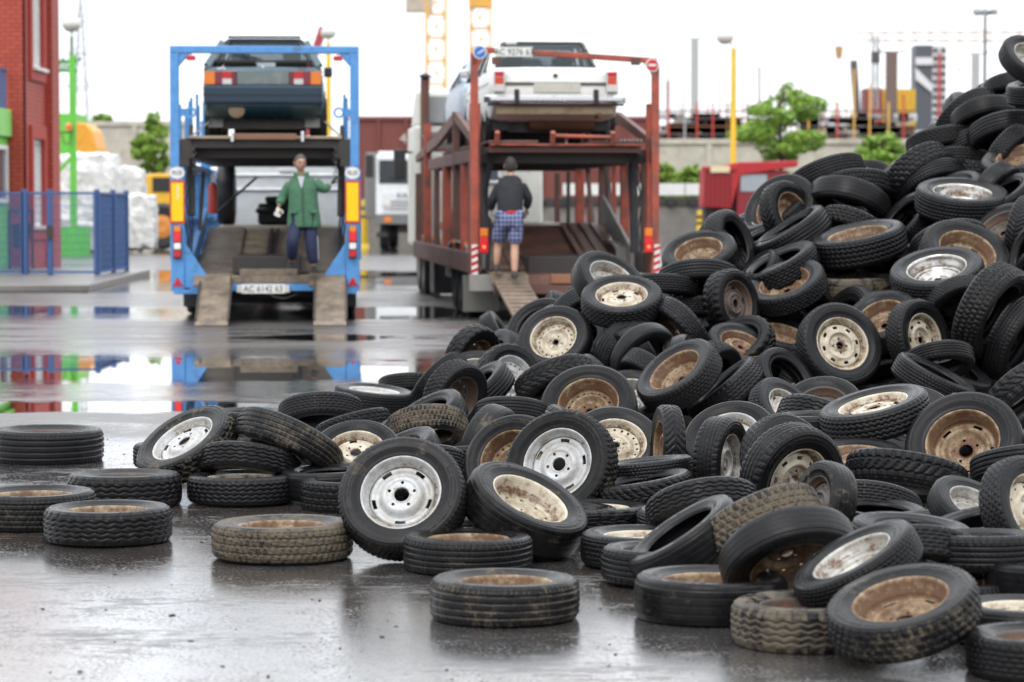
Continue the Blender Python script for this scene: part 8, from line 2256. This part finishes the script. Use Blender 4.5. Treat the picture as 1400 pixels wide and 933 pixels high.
    (3.56, 20.19, 0.63, -0.34, 0.55, -0.76),
    (4.47, 22.28, 1.54, -0.39, -0.34, 0.86),
    (4.53, 20.76, 0.53, -0.36, -0.91, -0.22),
    (4.76, 21.97, 1.63, 0.13, 0.83, -0.54),
    (2.66, 22.16, 0.94, 0.9, 0.02, -0.44),
    (4.15, 20.74, 0.75, 0.37, -0.84, 0.4),
    (1.31, 19.55, 0.22, -0.21, -0.46, 0.86),
    (4.83, 22.65, 1.48, 0.93, -0.32, 0.2),
    (1.48, 21.6, 0.99, -0.29, -0.59, -0.76),
    (2.91, 14.78, 0.19, -0.06, -0.24, -0.97),
    (4.69, 24.4, 2.33, -0.81, 0.56, 0.17),
    (2.86, 21.87, 0.75, 0.16, 0.75, 0.64),
    (-0.33, 20.74, 0.28, 0.3, 0.38, -0.88),
    (0.11, 20.31, 0.26, -0.28, 0.44, 0.85),
    (3.5, 22.68, 1.54, 0.64, -0.5, 0.58),
    (4.34, 19.85, 0.29, -0.24, -0.84, 0.48),
    (4.08, 19.44, 0.88, 0.71, -0.61, -0.34),
    (4.35, 22.9, 1.54, -0.44, -0.77, 0.46),
    (4.03, 23.46, 2.2, 0.51, -0.44, -0.74),
    (5.18, 23.49, 2.13, -0.63, 0.55, 0.55),
    (2.1, 18.75, 0.19, -0.07, -0.17, 0.98),
    (3.27, 19.82, 0.32, -0.47, 0.85, 0.22),
    (2.58, 20.62, 0.2, 0.1, -0.3, 0.95),
    (3.0, 22.88, 1.61, -0.4, 0.64, -0.65),
    (1.42, 21.89, 0.61, 0.52, 0.54, -0.65),
    (4.44, 20.07, 0.93, -0.56, 0.82, 0.1),
    (-0.08, 20.24, 0.16, -0.13, -0.23, 0.97),
    (4.22, 22.69, 1.4, -0.15, -0.92, -0.37),
    (4.24, 24.12, 2.43, 0.23, 0.35, -0.91),
    (2.26, 23.4, 1.3, -0.64, -0.31, -0.7),
    (3.02, 20.18, 0.79, 0.02, 0.15, 0.99),
    (1.86, 20.36, 0.38, 0.78, -0.6, 0.19),
    (2.86, 21.39, 0.74, 0.09, 0.05, 0.99),
    (4.02, 23.23, 1.54, -0.72, 0.55, 0.41),
    (3.05, 20.5, 0.58, 0.5, 0.87, -0.05),
    (2.87, 22.73, 1.5, -0.68, -0.67, -0.31),
    (3.98, 20.46, 0.36, -0.71, -0.09, -0.7),
    (5.03, 22.83, 2.05, 0.43, 0.61, 0.66),
    (0.74, 18.51, 0.16, -0.1, 0.3, -0.95),
    (0.34, 21.08, 0.33, 0.39, -0.05, -0.92),
    (4.16, 22.84, 1.73, 0.73, 0.33, -0.6),
    (4.11, 21.83, 1.37, 0.49, -0.35, 0.8),
    (3.39, 22.05, 1.17, -0.81, 0.26, 0.52),
    (2.24, 21.15, 0.46, 0.29, 0.07, -0.95),
    (3.09, 19.98, 0.31, -0.56, -0.59, 0.58),
]
cv = []; cf = []
cp_ = [(.31, .09), (.36, .125), (.42, .135), (.47, .12), (.497, .09), (.5, 0), (.497, -.09), (.47, -.12), (.42, -.135), (.36, -.125), (.31, -.09), (.36, -.105), (.45, -.1), (.465, 0), (.45, .1), (.36, .105)]
for (x, y, z, ax_, ay_, az_) in CORE:
    q = Vector((ax_, ay_, az_)).to_track_quat('Z', 'Y'); b0 = len(cv); n = 22
    for r_, h in cp_:
        for k in range(n):
            a = 2 * math.pi * k / n; p = q @ Vector((r_ * math.cos(a), r_ * math.sin(a), h)) * .57; cv.append((p.x + x, p.y + y, p.z + z))
    for i in range(len(cp_)):
        i2 = (i + 1) % len(cp_)
        for k in range(n): cf.append((b0 + i * n + k, b0 + i * n + (k + 1) % n, b0 + i2 * n + (k + 1) % n, b0 + i2 * n + k))
me = bpy.data.meshes.new('tyre_heap_core'); me.from_pydata(cv, [], cf); me.polygons.foreach_set('use_smooth', [True] * len(cf)); me.update(); me.materials.append(M_rubber)
co_ = bpy.data.objects.new('tyre_heap_core', me); COL.objects.link(co_); co_['mud'] = .2
tag(co_, 'uncounted black tyres deep inside the heap', kind='stuff')
